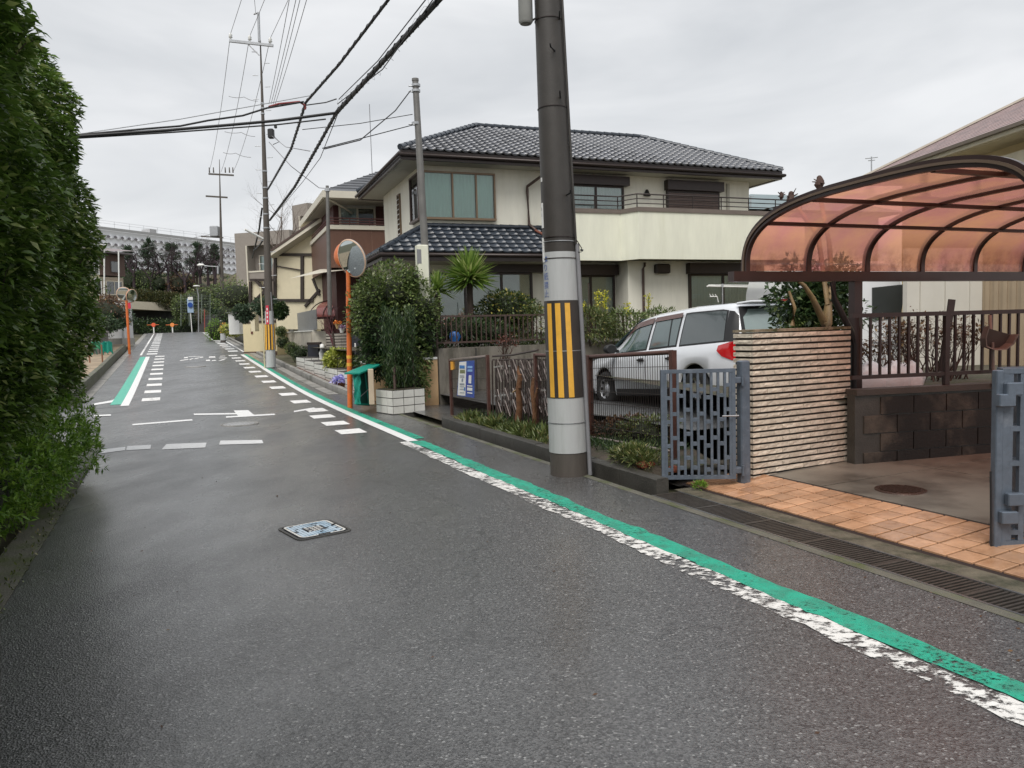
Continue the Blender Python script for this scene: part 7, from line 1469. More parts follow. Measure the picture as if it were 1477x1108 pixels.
# street planters
s1, _ = sT(452, 548, 4.28); s0, zb = sT(493, 559, 4.28); _, zt = sT(452, 535, 4.28); gz = h(s0)
pfr = Fr(tuple(W(s0, 4.28, 0, False))[:2], math.atan2(D.y, D.x))
def street_planter(label, s0, s1, t0, dp, ztop, rows):
    fr = Fr(tuple(W(s0, t0, 0, False))[:2], math.atan2(Rr.y, Rr.x)); z0 = h(s0) - .02; t = thing('planter', label, 'planter', W(s0, t0)); L = s1 - s0
    mb = MB(); sbox(mb, s0, s1, t0, t0 + dp, z0 - .1, ztop); mb.build('core', MATS['planter_joint'], t); rh = (ztop - z0) / rows; n = max(1, int(L / .3)); n2 = max(1, int(dp / .2))
    for r in range(rows):
        for i in range(n): mb = MB(); sbox(mb, s0 + i * L / n + .01, s0 + (i + 1) * L / n - .01, t0 - .008, t0 - .001, z0 + r * rh + .01, z0 + (r + 1) * rh - .01); mb.build('tile', WT, t)
        for i in range(n2): mb = MB(); sbox(mb, s0 - .008, s0 - .001, t0 + i * dp / n2 + .01, t0 + (i + 1) * dp / n2 - .01, z0 + r * rh + .01, z0 + (r + 1) * rh - .01); mb.build('tile', WT, t)
    mb = MB(); sbox(mb, s0 + .03, s1, t0 + .03, t0 + dp, ztop, ztop + .02); mb.build('planting_soil', SOIL, t); return t
street_planter('white tiled planter with yellow variegated plant by the orange mirror post', s0, s1, 4.5, .6, h(s0) + .38, 3)
street_planter('second white tiled planter nearest the orange post', s0 - 1.3, s0 - .3, 4.75, .5, h(s0) + .36, 3)
c = W((s0 + s1) / 2 + .1, 4.75, .62); bush('variegated_plant', 'bright yellow variegated leafy plant in the white tiled planter', 'plant', c, (.5, .45, .36), 1400, .13, L_YEL, seed=31, core=False)
c = W(s0 - .3, 4.95, .95); t_ = thing('small_conifer', 'small narrow conifer beside the yellow variegated plant', 'conifer', W(s0 - .3, 4.95, .3)); n = 1300; z = rng.random(n); a = rng.uniform(0, 6.28, n); r = .17 * np.sqrt(1 - z * .8) * rng.random(n) ** .4; P = np.stack([c.x + r * np.cos(a), c.y + r * np.sin(a), c.z - .6 + z * 1.0], 1); leaf_obj('foliage', P, np.stack([np.cos(a) * .4, np.sin(a) * .4, np.ones(n)], 1), .09, leafmat('moss_green', (.06, .09, .02), (.18, .22, .05)), t_, .2, .3, 2); mb = MB(); mb.cyl(W(s0 - .3, 4.95, .3), .03, .5, 6); mb.build('stem', BARK, t_)
q = onT(491, 572, 4.25); sq = q.dot(D); t_ = thing('flower_bowl', 'bowl of lilac flowers on the ground left of the orange mirror post', 'flowers', W(sq, 4.35)); mb = MB(); mb.lathe(W(sq, 4.35), [(.14, 0), (.24, .16), (.25, .18), (.22, .17)], 16); mb.build('bowl', DEADW, t_); p, d = blob_pts(W(sq, 4.35, .22), (.32, .32, .14), 500, .2, .5, 3, True); leaf_obj('flowers', p, d, .07, leafmat('lilac_petal', (.20, .20, .55), (.55, .52, .85)), t_, .8, .6, 2)
sheet('mulch_bed', 16.8, 30, 4.13, 5.4, .05, mat('brown_mulch', (.10, .05, .035), .85, var=.4, scale=12, bump=.9), .6)
t_ = thing('garden_statue', 'small white garden statue on the planter beside the black panel', 'statue', W(s1, 5.2)); q = at(466, 530, onT(466, 530, 5.0).y); mb = MB(); mb.lathe(q, [(.16, -.2), (.15, .1), (.09, .2), (.12, .42), (.13, .55), (.07, .62), (.09, .72), (.06, .84), (.001, .86)], 12); mb.build('statue', WHITEP, t_)
# tile house wall facing the camera and black entrance panel
yb = onT(485, 530, 5.4).y; fr = FF(469, 506, yb + .6, yb); t_ = thing('tile_wall', 'grey brown narrow tile wall behind the thin red tree, left of the orange post', 'wall', fr.p(0, 0, 0)); ST2 = mat('grey_tile_strip', (.30, .27, .23), .55, var=.25, scale=9, rnd=.2)
a0, zt = fr.px(470, 481); a1, zb = fr.px(506, 540); mb = MB(); fr.box(mb, a0, a1, .01, .25, zb - .5, zt); mb.build('backing', MATS['dark_joint'], t_); nr = 14
for r in range(nr):
    z_ = zb + (zt - zb) * r / nr; o = (r % 2) * .3
    for k in range(3):
        x0_ = a0 + (a1 - a0) * k / 3 + .004; mb = MB(); fr.box(mb, x0_, a0 + (a1 - a0) * (k + 1) / 3 - .004, -.006 - random.random() * .006, .012, z_ + .01, z_ + (zt - zb) / nr - .025); mb.build('strip_tile', ST2, t_)
t_ = thing('entrance_panel', 'black entrance door panel with pale handle right of the orange post', 'door', fr.p(a1, 0, 0)); mb = MB(); fr.box(mb, a1 + .02, a1 + .75, .05, .2, zb - .3, zt + .1); mb.build('panel', mat('black_panel', (.018, .02, .03), .4), t_); mb = MB(); x_, z_ = fr.px(513, 505, .04); fr.box(mb, x_ - .03, x_ + .03, .02, .045, z_ - .15, z_ + .25); mb.build('handle', WHITEP, t_)
yb2 = onT(452, 536, 4.9).y; fr3 = FF(443, 461, yb2 + .3, yb2); t_ = thing('black_panel', 'plain black upright board beside the white statue', 'board', fr3.p(0, 0, 0)); mb = MB(); prect(fr3, mb, 443.5, 497, 460.5, 538, 0, .08); mb.build('board', MATS['black_panel'], t_); mb = MB(); prect(fr3, mb, 442.5, 494, 461.5, 497, -.01, .09); mb.build('frame', DBROWN, t_)
# cream wall stepping up
yw = onT(450, 500, 5.6).y; s_a, _ = sT(449, 497, 5.5); s_b, _ = sT(413, 490, 5.5); CW = mat('pale_render', (.52, .48, .40), .75, var=.12, scale=1.5, c2=(.38, .35, .30), patch=1)
t_ = thing('garden_wall', 'pale rendered garden wall rising up the street with grey louvre fence on it', 'wall', W(s_a, 5.5)); zt_a = sT(449, 478, 5.5)[1]; zt_b = sT(413, 489, 5.5)[1]
mb = MB(); mb.box(W(s_a, 5.5, -.2), D * (s_b - s_a), Rr * .2, V((0, 0, zt_a - h(s_a) + .2))); mb.build('wall', CW, t_); mb = MB(); q0_ = W(s_a - .02, 5.46, 0, False); q0_.z = zt_a; mb.box(q0_, D * (s_b - s_a), Rr * .3, V((0, 0, .05))); mb.build('coping', WHITEP, t_)
fr4 = FF(449, 471, W(s_a, 5.5).y, W(s_a, 5.5).y - .3); mb = MB(); prect(fr4, mb, 450, 478, 471, 510, 0, .2); mb.build('wall', CW, t_)
sl0, zl0 = sT(457, 477, 5.6); sl1, zl1 = sT(418, 483, 5.6); zt0_ = sT(457, 446, 5.6)[1]; t_ = thing('louvre_fence', 'grey vertical louvre fence on top of the pale garden wall', 'fence', W(sl0, 5.6))
LOU = mat('grey_louvre', (.24, .25, .26), .45, metal=.3, var=.1)
n = 26
for i in range(n): ss_ = sl0 + (sl1 - sl0) * i / n; mb = MB(); q0_ = W(ss_, 5.6, 0, False); q0_.z = zt_a + .06; mb.box(q0_, D * ((sl1 - sl0) / n * .86), Rr * .03, V((0, 0, zt0_ - zt_a - .06))); mb.build('slat', LOU, t_)
sb0, _ = sT(417, 490, 5.6); yb3 = W(sb0, 5.5).y; fr5 = FF(402, 417, yb3 + .2, yb3); t_ = thing('brick_pillar', 'grey rough brick pillar behind the round clipped shrubs', 'pillar', fr5.p(0, 0, 0)); a0, zt = fr5.px(402.5, 456); a1, zb = fr5.px(417, 492); mb = MB(); fr5.box(mb, a0, a1, .01, .5, zb, zt); mb.build('core', DARKC, t_)
for r in range(12):
    for k in range(3): mb = MB(); w3_ = (a1 - a0) / 3; o_ = 0 if r % 2 else w3_ * .5; x0_ = a0 + k * w3_ + o_; x1_ = min(x0_ + w3_ - .02, a1); z_ = zb + (zt - zb) * r / 12; (fr5.box(mb, x0_, x1_, -.01, .02, z_ + .01, z_ + (zt - zb) / 12 - .02), mb.build('brick', mat('grey_rough_brick', (.28, .25, .20), .8, var=.3, rnd=.2), t_)) if x1_ > x0_ + .05 else None
# small red carport up the street
yc = sl0 * .915 + 2.6; fr6 = FF(446, 500, yc + 1.5, yc); a0, zb = fr6.px(447, 458); a1, _ = fr6.px(500, 458); zt = fr6.px(447, 434)[1]; t_ = thing('carport', 'small dark red curved carport canopy up the street behind the orange post', 'carport', fr6.p(0, 0, 0)); RP = mat('dark_red_panel', (.22, .07, .06), .3, var=.15, coat=.3)
mb = MB(); vs = []
for k in range(9): th = PI / 2 * k / 8; vs += [fr6.p(a0 + .5 * (1 - math.sin(th)), 2.0 * (1 - math.cos(th)) * .6, zb + (zt - zb) * math.sin(th)), fr6.p(a1, 2.0 * (1 - math.cos(th)) * .6, zb + (zt - zb) * math.sin(th))]
mb.add(vs, [(2 * i, 2 * i + 1, 2 * i + 3, 2 * i + 2) for i in range(8)], True); mb.build('canopy', RP, t_)
for k in range(5): a = a0 + .4 + (a1 - a0 - .4) * k / 4; mb = MB(); mb.tube([fr6.p(a0 + .0 if k == 0 else a, 2.0 * (1 - math.cos(PI / 2 * j / 6)) * .6 - .02, zb + (zt - zb) * math.sin(PI / 2 * j / 6) + .02) for j in range(7)], .025, 4); mb.build('rib', CF, t_)
mb = MB(); fr6.box(mb, a0, a1, -.04, .02, zb - .1, zb); mb.build('beam', CF, t_); mb = MB(); fr6.box(mb, a0 + .6, a1, .8, 2.4, zb - 1.2, zb - .1); mb.build('dark_back', ROOMD, t_)
mb = MB(); fr6.box(mb, a0 + .9, a0 + 1.0, .3, .4, h(22) , zb - .1); mb.build('post', CF, t_)
# thin red tree, hanging pot
q = onT(484, 540, 4.9); q = W(q.dot(D), 4.9); g = random.Random(6); t_ = thing('red_twig_tree', 'slender leafless reddish tree in front of the narrow tile wall', 'tree', q); mb = MB(); tp1 = at(480, 478, q.y); mb.tube([q, at(483, 510, q.y), tp1], [.06, .045, .035], 6); mb.build('trunk', BARK, t_); mb = MB(); tips = []
for k in range(6): limbs(mb, tp1 - V((0, 0, .1 * k)), (g.gauss(0, .5), g.gauss(0, .3), 1), .45, .022, 3, g, .5, .2, tips, 2, 2, 3, 4)
RT = mat('red_twig', (.12, .04, .045), .7); mb.build('branches_or_core', RT, t_)
q = at(487, 468, yb - .3); t_ = thing('flower_pot', 'orange flower pot hung on the tile wall beside the orange post', 'flower pot', q); mb = MB(); mb.lathe(q, [(.06, -.15), (.10, .0), (.11, .02)], 12); mb.build('pot', mat('straw_pot', (.45, .32, .15), .7), t_); p, d = blob_pts(q + V((0, 0, .06)), (.13, .13, .06), 160, .2, .5, 2); leaf_obj('flowers', p, d, .05, leafmat('orange_petal', (.6, .14, .02), (.8, .3, .04)), t_, .8, .6, 2)
q = at(493, 474, yb - .3); t_ = thing('flower_pot', 'white and purple flowers in a small wall pot beside the orange one', 'flower pot', q); mb = MB(); mb.lathe(q, [(.06, -.15), (.10, .0), (.11, .02)], 12); mb.build('pot', WHITEP, t_); p, d = blob_pts(q + V((0, 0, .04)), (.12, .12, .07), 160, .2, .5, 2); leaf_obj('flowers', p, d, .05, leafmat('purple_petal', (.2, .04, .25), (.75, .65, .75)), t_, .8, .6, 2)
# clipped balls and pale steps up the kerb
for k, (px, py, r, lb) in enumerate(((405, 478, 7.5, 'smallest and farthest'), (408, 494, 8.5, 'second'), (421, 503, 10, 'third'), (433, 511, 12, 'largest and nearest'))):
    q = onT(px, py, 4.75); rr = r / F * q.y; b = W(q.dot(D), 4.75); bush('clipped_shrub', lb + ' round clipped shrub right of the tall pole up the street', 'shrub', q, (rr, rr, rr * .9), 900, .07, L_DARK if k % 2 else L_MID, 'round clipped shrubs up the street', seed=70 + k, lump=.08, thick=.25, base=b)
for k in range(5):
    s_ = 20.4 + k * 2.0; t_ = thing('planter', ('nearest', 'second', 'middle', 'fourth', 'farthest')[k] + ' stepped white tiled planter under the round clipped shrubs', 'planter', W(s_, 4.35), group='stepped white planters')
    mb = MB(); sbox(mb, s_, s_ + 1.95, 4.35, 5.1, h(s_) - .1, h(s_) + .48); mb.build('core', MATS['planter_joint'], t_)
    for r in range(3):
        for i in range(5): mb = MB(); sbox(mb, s_ + i * .39 + .01, s_ + i * .39 + .37, 4.342, 4.349, h(s_) + .01 + r * .16, h(s_) + .15 + r * .16); mb.build('tile', WT, t_)
        for i in range(3): mb = MB(); sbox(mb, s_ - .008, s_ - .001, 4.36 + i * .25, 4.36 + i * .25 + .235, h(s_) + .01 + r * .16, h(s_) + .15 + r * .16); mb.build('tile', WT, t_)
# beige wall behind the second pole
g0_ = gp(352, 509); yw = g0_.y; fr7 = FF(349, 402, yw, yw - .8); t_ = thing('boundary_wall', 'beige wall block with a small dark plate behind the striped pole up the street', 'wall', fr7.p(0, 0, 0)); a0, zt = fr7.px(350, 467); a1, zb = fr7.px(400, 510); BW = mat('beige_wall', (.66, .57, .36), .7, var=.05); mb = MB(); fr7.box(mb, a0, a1, 0, .3, zb - .3, zt); fr7.box(mb, a1 - .3, a1, .3, 5, zb - .3, zt); mb.build('wall', BW, t_)
mb = MB(); fr7.box(mb, a0 - .03, a1 + .03, -.03, .33, zt + .001, zt + .07); mb.build('coping', DBROWN2, t_); mb = MB(); prect(fr7, mb, 361.5, 474, 364.5, 482, -.03, -.002); mb.build('plate', mat('dark_plate', (.1, .02, .015), .5), t_); mb = MB(); fr7.box(mb, a0, a1, -.05, -.002, zb - .2, zb + .12); mb.build('plinth', mat('brown_plinth', (.10, .06, .04), .7), t_)
# ------------------------------------------------------------------ brown balcony house
q_ = at(477, 400, 31); BF = Fr((q_.x, q_.y), HA)
t_ = thing('house', 'brown clad two storey house with cream trimmed balcony left of the main house', 'house', BF.p(3, 4, h(30))); RB = mat('brown_cladding', (.125, .062, .042), .5, var=.1, scale=2, aniso=(6, 6, .5)); DR = mat('dark_red_wall', (.07, .018, .016), .6, var=.15)
z = lambda y, x=490, b=0.0: BF.px(x, y, b)[1]
mb = MB(); BF.box(mb, .0, 5, 0, .12, z(386), z(331)); mb.build('balcony_panel', RB, t_); mb = MB(); BF.box(mb, 0, .12, .121, 6, z(386), z(331)); mb.build('balcony_panel', RB, t_)
for i in range(1, 6): mb = MB(); BF.box(mb, i * .85, i * .85 + .03, -.012, -.001, z(386), z(331)); mb.build('panel_batten', mat('lighter_brown', (.18, .10, .07), .5), t_)
CT = mat('cream_trim', (.62, .58, .48), .5, var=.05); mb = MB(); BF.box(mb, -.06, 5, -.06, .2, z(331) + .001, z(325)); BF.box(mb, -.06, .2, .201, 6, z(331) + .001, z(325)); mb.build('balcony_cap', CT, t_)
mb = MB()
for y in (322, 318.5, 314.5): mb.tube([BF.p(5, .05, z(y)), BF.p(.05, .05, z(y)), BF.p(.05, 6, z(y))], .03, 5)
for k in range(7): mb.tube([BF.p(.05 + k * .8, .05, z(325)), BF.p(.05 + k * .8, .05, z(314.5))], .02, 4)
mb.build('balcony_rail', mat('maroon_rail', (.11, .04, .035), .4), t_)
mb = MB(); BF.box(mb, .4, 6, 1.3, 7, h(30) - .5, z(284)); mb.build('wall', DR, t_)
mb = MB(); BF.box(mb, .4, 5.5, .13, 1.3, z(386), z(383)); mb.build('balcony_floor', SOFFIT, t_)
x0_, x1_ = BF.px(492, 310, 1.2)[0], BF.px(539, 310, 1.2)[0]; window(BF, t_, x0_, x1_, z(324, 490, 1.2), z(300, 490, 1.2), 1.3, ((x0_ + x1_) / 2,), CT, ROOMD, [CURTW, None], GLASS, .08, .1)
mb = MB(); x0_, _ = BF.px(489, 295, 1.2); x1_, _ = BF.px(541, 295, 1.2); BF.box(mb, x0_, x1_, 1.12, 1.3, z(299, 490, 1.2), z(290, 490, 1.2)); mb.build('shutter_box', mat('grey_box', (.42, .42, .40), .5), t_)
ez = z(284, 490, -.6); ea0 = BF.px(470, 284, -.6)[0]
mb = MB(); BF.box(mb, ea0, 7, -.6, 8, ez - .02, ez + .03); mb.build('soffit', mat('cream_soffit', (.45, .42, .36), .6), t_); mb = MB(); BF.box(mb, ea0 - .05, 7, -.68, -.601, ez - .05, ez + .22); BF.box(mb, ea0 - .13, ea0 - .051, -.68, 8, ez - .05, ez + .22); mb.build('fascia', CT, t_)
R0_ = BF.p(ea0 + 3.2, 3.0, ez + .2 + 1.75); e = [BF.p(ea0 - .1, -.66, ez + .22), BF.p(7, -.66, ez + .22), BF.p(7, 8, ez + .22), BF.p(ea0 - .1, 8, ez + .22)]; R1_ = BF.p(7, 3.0, ez + 1.95); mb = MB(); mb.add(e + [R0_, R1_], [(0, 1, 5, 4), (3, 0, 4), (2, 3, 4, 5)], False); rf_ = mb.build('roof', mat('grey_slate', (.10, .105, .115), .45, var=.15, scale=2, aniso=(1, 1, 8)), t_)
for i in range(1, 10): k = i / 10; mb = MB(); mb.bar(e[0].lerp(R0_, k) + V((0, 0, .01)), e[1].lerp(R1_, k) + V((0, 0, .01)), .05, .03); mb.build('slate_course', MATS['grey_slate'], rf_)
mb = MB(); mb.tube([BF.p(ea0 + .1, -.2, ez), BF.p(ea0 + .9, .4, ez - .3), BF.p(ea0 + 1.3, 1.25, ez - .35)], .04, 6); mb.build('downpipe', CT, t_)
mb = MB(); fz0 = z(392); mb.add([BF.p(-1.6, -.2, z(402)), BF.p(-.4, -1.0, z(396)), BF.p(2.4, -1.0, z(384)), BF.p(2.4, 1.0, z(380)), BF.p(-.2, 1.5, z(384))], [(0, 1, 2, 3, 4)], False); mb.build('porch_roof', CT, t_)
# ------------------------------------------------------------------ cream half timbered house
CFm = FF(340, 470, 38.5, 36.5, 430); t_ = thing('house', 'cream house with dark timber framing and sloping white trimmed roof behind the tall pole', 'house', CFm.p(2.5, 3, h(36))); CH = mat('cream_house_wall', (.66, .59, .42), .7, var=.05)
def pz(x, y, b=0.0): a, z_ = CFm.px(x, y, b); return a, z_
A_, B_, C_, D_ = pz(399, 475), pz(470, 475), pz(470, 317), pz(395, 369)
mb = MB(); f = [CFm.p(a, 0, z_) for a, z_ in (A_, B_, C_, D_)]; bk = [p + CFm.v * 5 for p in f]; mb.add(f + bk, [(0, 1, 2, 3)[::-1], (4, 5, 6, 7), (0, 1, 5, 4), (1, 2, 6, 5), (2, 3, 7, 6), (3, 0, 4, 7)], False); mb.build('wall', CH, t_)
def pbar(mb, x0, y0, x1, y1, w_=.14, b=-.04, d_=.08): a, z0_ = pz(x0, y0, b); c_, z1_ = pz(x1, y1, b); mb.bar(CFm.p(a, b, z0_), CFm.p(c_, b, z1_), w_, d_, up=CFm.v); return mb
TB = mat('dark_timber', (.035, .025, .02), .6)
pbar(MB(), 391, 369.5, 470, 316, .22, -.3, .6).build('roof_edge', CT, t_); pbar(MB(), 391, 366.5, 470, 312.5, .10, -.3, .66).build('roof', DBROWN2, t_)
for q in ((394, 367.5, 453, 367.5, .13), (436, 368, 436, 432, .17), (397, 371, 397, 434, .15), (397, 433.5, 452, 433.5, .14), (399, 384, 436, 390, .05), (453, 366, 453, 400, .12), (451, 402, 461, 426, .1), (461, 418, 440, 442, .12)): pbar(MB(), *q[:4], w_=q[4]).build('timber', TB, t_)
for q in ((361, 406, 361, 440, .14), (383, 404, 383, 434, .14), (368, 404, 384, 420, .13), (384, 418, 361, 441, .15), (361, 404, 398, 404, .12)): pbar(MB(), *q[:4], w_=q[4], b=-.3).build('timber', TB, t_)
mb = MB(); a0, z1__ = pz(361.5, 406); a1, z0__ = pz(383, 432); CFm.box(mb, a0, a1, -.2, -.1, z0__, z1__); mb.build('stair_panel', CH, t_); mb = MB(); a0, z1__ = pz(364, 436); a1, z0__ = pz(372, 478); CFm.box(mb, a0, a1, -.2, .1, z0__, z1__); mb.build('post', CH, t_)
# grey apartments
for (x0, y0, x1, y1, Yd, lb) in ((338, 337, 424, 475, 60, 'grey brown three storey apartment block with pale balcony bands behind the tall pole'), (421, 297, 446, 360, 66, 'grey apartment block top behind the cream house roof')):
    fr = FF(x0, x1, Yd, Yd - 1.5); t_ = thing('apartment_block', lb, 'building', fr.p(2, 3, h(50))); AG_ = mat('grey_brown_wall', (.27, .24, .21), .7, var=.08); a0, zt = fr.px(x0, y0); a1, zb = fr.px(x1, y1); mb = MB(); fr.box(mb, a0, a1, .9, 8, 0, zt); fr.box(mb, a0, a0 + 1.1, 0, .9, 0, zt); fr.box(mb, a0 + 1.1, a1, 0, .9, zt - 1.0, zt); mb.build('wall', AG_, t_)
    n = 3 if y1 > 400 else 1
    for k in range(n):
        zz_ = zt - 1.25 - (k + 1) * 2.75 + .9; mb = MB(); fr.box(mb, a0 + 1.1, a1, 0, .12, zz_ - .9, zz_ + .05); mb.build('balcony_wall', AG_, t_); mb = MB(); fr.box(mb, a0 + 1.1, a1, -.04, .16, zz_ + .051, zz_ + .17); mb.build('balcony_rail', CT, t_); mb = MB(); fr.box(mb, a0 + 1.1, a1, .13, .89, zz_ - .95, zz_ - .85); mb.build('balcony_floor', AG_, t_)
        window(fr, t_, a0 + 1.6, min(a1 - .2, a0 + 3.9), zz_ - .7, zz_ + 1.35, .9, (a0 + 2.75,), CT, ROOMD, [CURTW, None], GLASS, .08, .1)
    mb = MB(); mb.tube([fr.p(a0 + 1.05, -.08, zt - 1.0), fr.p(a0 + 1.05, -.08, 1)], .07, 6); mb.build('drainpipe', CT, t_)
# bushes and structures right of the hill street
for k, (px, py, Yd, r_, m_, lb) in enumerate(((352, 452, 34, (.4, .4, .4), L_CON, 'dark shrub behind the beige wall left of the tall pole'), (384, 443, 33.5, (.62, .5, .42), L_CON, 'dark bush between timber house and beige wall'), (404, 449, 33, (.3, .3, .3), L_DARK, 'dark bush right of the tall pole below the cream house'), (340, 428, 42, (1.3, 1, .9), L_MID, 'green bush below the grey apartment block'), (335, 452, 46, (1.2, 1, .8), L_DARK, 'dark hedge clump right of the distant pole'), (312, 478, 56, (.75, .7, .95), L_AZAL, 'bright green rounded bush at the crest beside the distant pole'), (338, 475, 45, (.9, .5, .35), L_YEL, 'yellow green spiky plant on the dark wall near the distant pole'))):
    q = at(px, py, Yd); bush('bush', lb, 'bush', q, r_, 1300, .13, m_, seed=120 + k, base=V((q.x, q.y, max(h(Yd) , q.z - r_[2]))))
s_, _ = sT(335, 498, 4.3); s2_, _ = sT(318, 488, 4.3); t_ = thing('dark_wall', 'dark stained retaining wall right of the distant pole', 'wall', W(38, 4.3)); mb = MB(); mb.box(W(52, 4.4, -.2), W(62, 4.4, -.2) - W(52, 4.4, -.2), Rr * .3, V((0, 0, 1.1))); mb.build('wall', DARKC, t_)
fr = FF(328, 347, 44, 43); t_ = thing('white_shutter_shed', 'small white panelled shed behind the dark wall near the distant pole', 'shed', fr.p(0, 0, h(42))); mb = MB(); a0, zt = fr.px(329, 452); a1, zb = fr.px(346, 482); fr.box(mb, a0, a1, 0, .6, zb, zt); mb.build('wall', WHITEP, t_); mb = MB(); fr.box(mb, a0 - .1, a1 + .1, -.1, .7, zt + .001, zt + .06); mb.build('roof', GREYM, t_)
# bare tree behind the second pole
q = at(392, 380, 48); bare_tree('bare_tree', 'bare pale branched tree behind the tall utility pole', V((q.x, q.y, 3)), 8.2, seed=3, depth=6, r=.16, spread=.5, m=mat('pale_bare_bark', (.16, .13, .11), .8), up=.15)
# ================================================================== CREST AND BEYOND
# mirror, left
lb_ = gp(187, 511); lb_.z = h(st(lb_)[0]); lt = at(182, 428, lb_.y); lm = thing('traffic_mirror', 'pair of small traffic mirrors on an orange post at the left kerb up the hill', 'mirror', lb_); mb = MB(); mb.tube([lb_, lt], .065, 10); mb.build('post', ORANGE, lm)
mirror(lm, at(178.5, 424, lb_.y - .15), V((.25, -1, -.22)), .33, 1.8, False); mirror(lm, at(190, 427, lb_.y), V((.95, -.35, -.2)), .33, 1.8, False)
mb = MB(); mb.cbox(at(186.5, 441, lb_.y - .12), .14, .03, .3); mb.build('small_plate', mat('red_banner'  , (.5, .05, .04), .5), lm)
# round red and orange marks at the crest
for (px, c_, lb) in ((222, (.75, .12, .05), 'small red and orange road marker on a white stub post beyond the crest'), (249, (.85, .30, .08), 'small plain orange road marker on a white stub post beyond the crest')):
    q = at(px, 478, 84); t_ = thing('road_marker', lb, 'road marker', q); mb = MB(); mb.tube([q + V((0, 0, -.4)), q + V((0, 0, .45))], .07, 8); mb.build('post', WHITEP, t_); mb = MB(); mb.tube([q + V((0, -.05, .7)), q + V((0, .05, .7))], .22, 16); mb.build('disc', mat('marker_%d' % px, c_, .5), t_); mb = MB(); mb.tube([q + V((-.7, 0, .7)), q + V((.6, 0, .7))], .035, 6); mb.build('orange_bar', ORANGE, t_)
# no parking style sign and lamps
q = at(277, 478, 80); t_ = thing('road_sign', 'blue and white rectangular road sign on a white post in front of the stairs', 'road sign', V((q.x, q.y, 1.9))); mb = MB(); mb.tube([q + V((0, 0, -.6)), at(274, 440, 80)], .05, 8); mb.build('post', WHITEP, t_)
mb = MB(); mb.cbox(at(274.5, 441, 79.9), .62, .04, 1.45, 0, .01); mb.build('plate', mat('sign_blue_white', (.35, .47, .62), .4), t_); q2_ = at(274.5, 440, 79.8); mb = MB(); mb.tube([q2_, q2_ - V((0, .04, 0))], .26, 18); mb.build('disc', mat('sign_blue', (.02, .07, .30), .4), t_); mb = MB(); mb.cbox(at(274.5, 430.5, 79.8), .5, .03, .3); mb.build('supplementary_plate', WHITEP, t_)
q = at(286.5, 480, 82); t_ = thing('street_lamp', 'street lamp with pale dish head above the stairs beyond the crest', 'street lamp', q); mb = MB(); mb.tube([q, at(286, 425, 82), at(284, 415, 82)], .06, 6); mb.build('post', STEEL, t_); mb = MB(); mb.lathe(at(283.5, 413, 82), [(.001, .12), (.3, .08), (.36, 0), (.2, -.06), (.001, -.08)], 12); mb.build('head', WHITEP, t_)
q = at(295, 480, 78); t_ = thing('red_pole', 'thin red pole beside the dark stairs beyond the crest', 'pole', q); mb = MB(); mb.tube([q + V((0, 0, -.3)), at(295, 447, 78)], .05, 6); mb.build('pole', mat('faded_red', (.35, .08, .06), .5), t_)
# stairs
DST = mat('dark_stairs', (.045, .043, .042), .7, var=.2)
fr = FF(281, 303, 86, 86); a0, zb = fr.px(281, 482); a1, _ = fr.px(302, 480); _, zt = fr.px(281, 453); t_ = thing('stairs', 'dark concrete stairs rising behind the crest below the hedge', 'stairs', fr.p(0, 0, zb)); n = 14
for i in range(n): mb = MB(); fr.box(mb, a0, a1, i * .28, 6, zb + (zt - zb) * i / n - (.6 if i == 0 else 0), zb + (zt - zb) * (i + 1) / n - .001); mb.build('step', DST, t_)
# hillside
HILL = mat('brown_hillside', (.10, .075, .045), .9, var=.4, scale=1.5, bump=.8, bscale=5, c2=(.05, .06, .03), patch=.4)
mb = MB(); xs2 = np.linspace(130, 345, 24); vs = []
prof = ((97, 452), (99, 432), (104, 415), (112, 402), (118, 396))
for (Yd, py) in prof:
    for x in xs2: q = at(x, py, Yd); q.z += .5 * math.sin(x * .21 + Yd); vs.append(q)
n = len(xs2); mb.add(vs, [(j * n + i, j * n + i + 1, (j + 1) * n + i + 1, (j + 1) * n + i) for j in range(len(prof) - 1) for i in range(n - 1)], True)
top_ = [vs[(len(prof) - 1) * n + i] for i in range(n)]; mb.add(top_ + [p + V((0, 60, 0)) for p in top_], [(i, i + 1, n + i + 1, n + i) for i in range(n - 1)], True)
mb.add(vs[:n] + [V((p.x, p.y, 0)) for p in vs[:n]], [(i + 1, i, n + i, n + i + 1) for i in range(n - 1)], True)
mb.build('hillside', HILL, kind='structure')
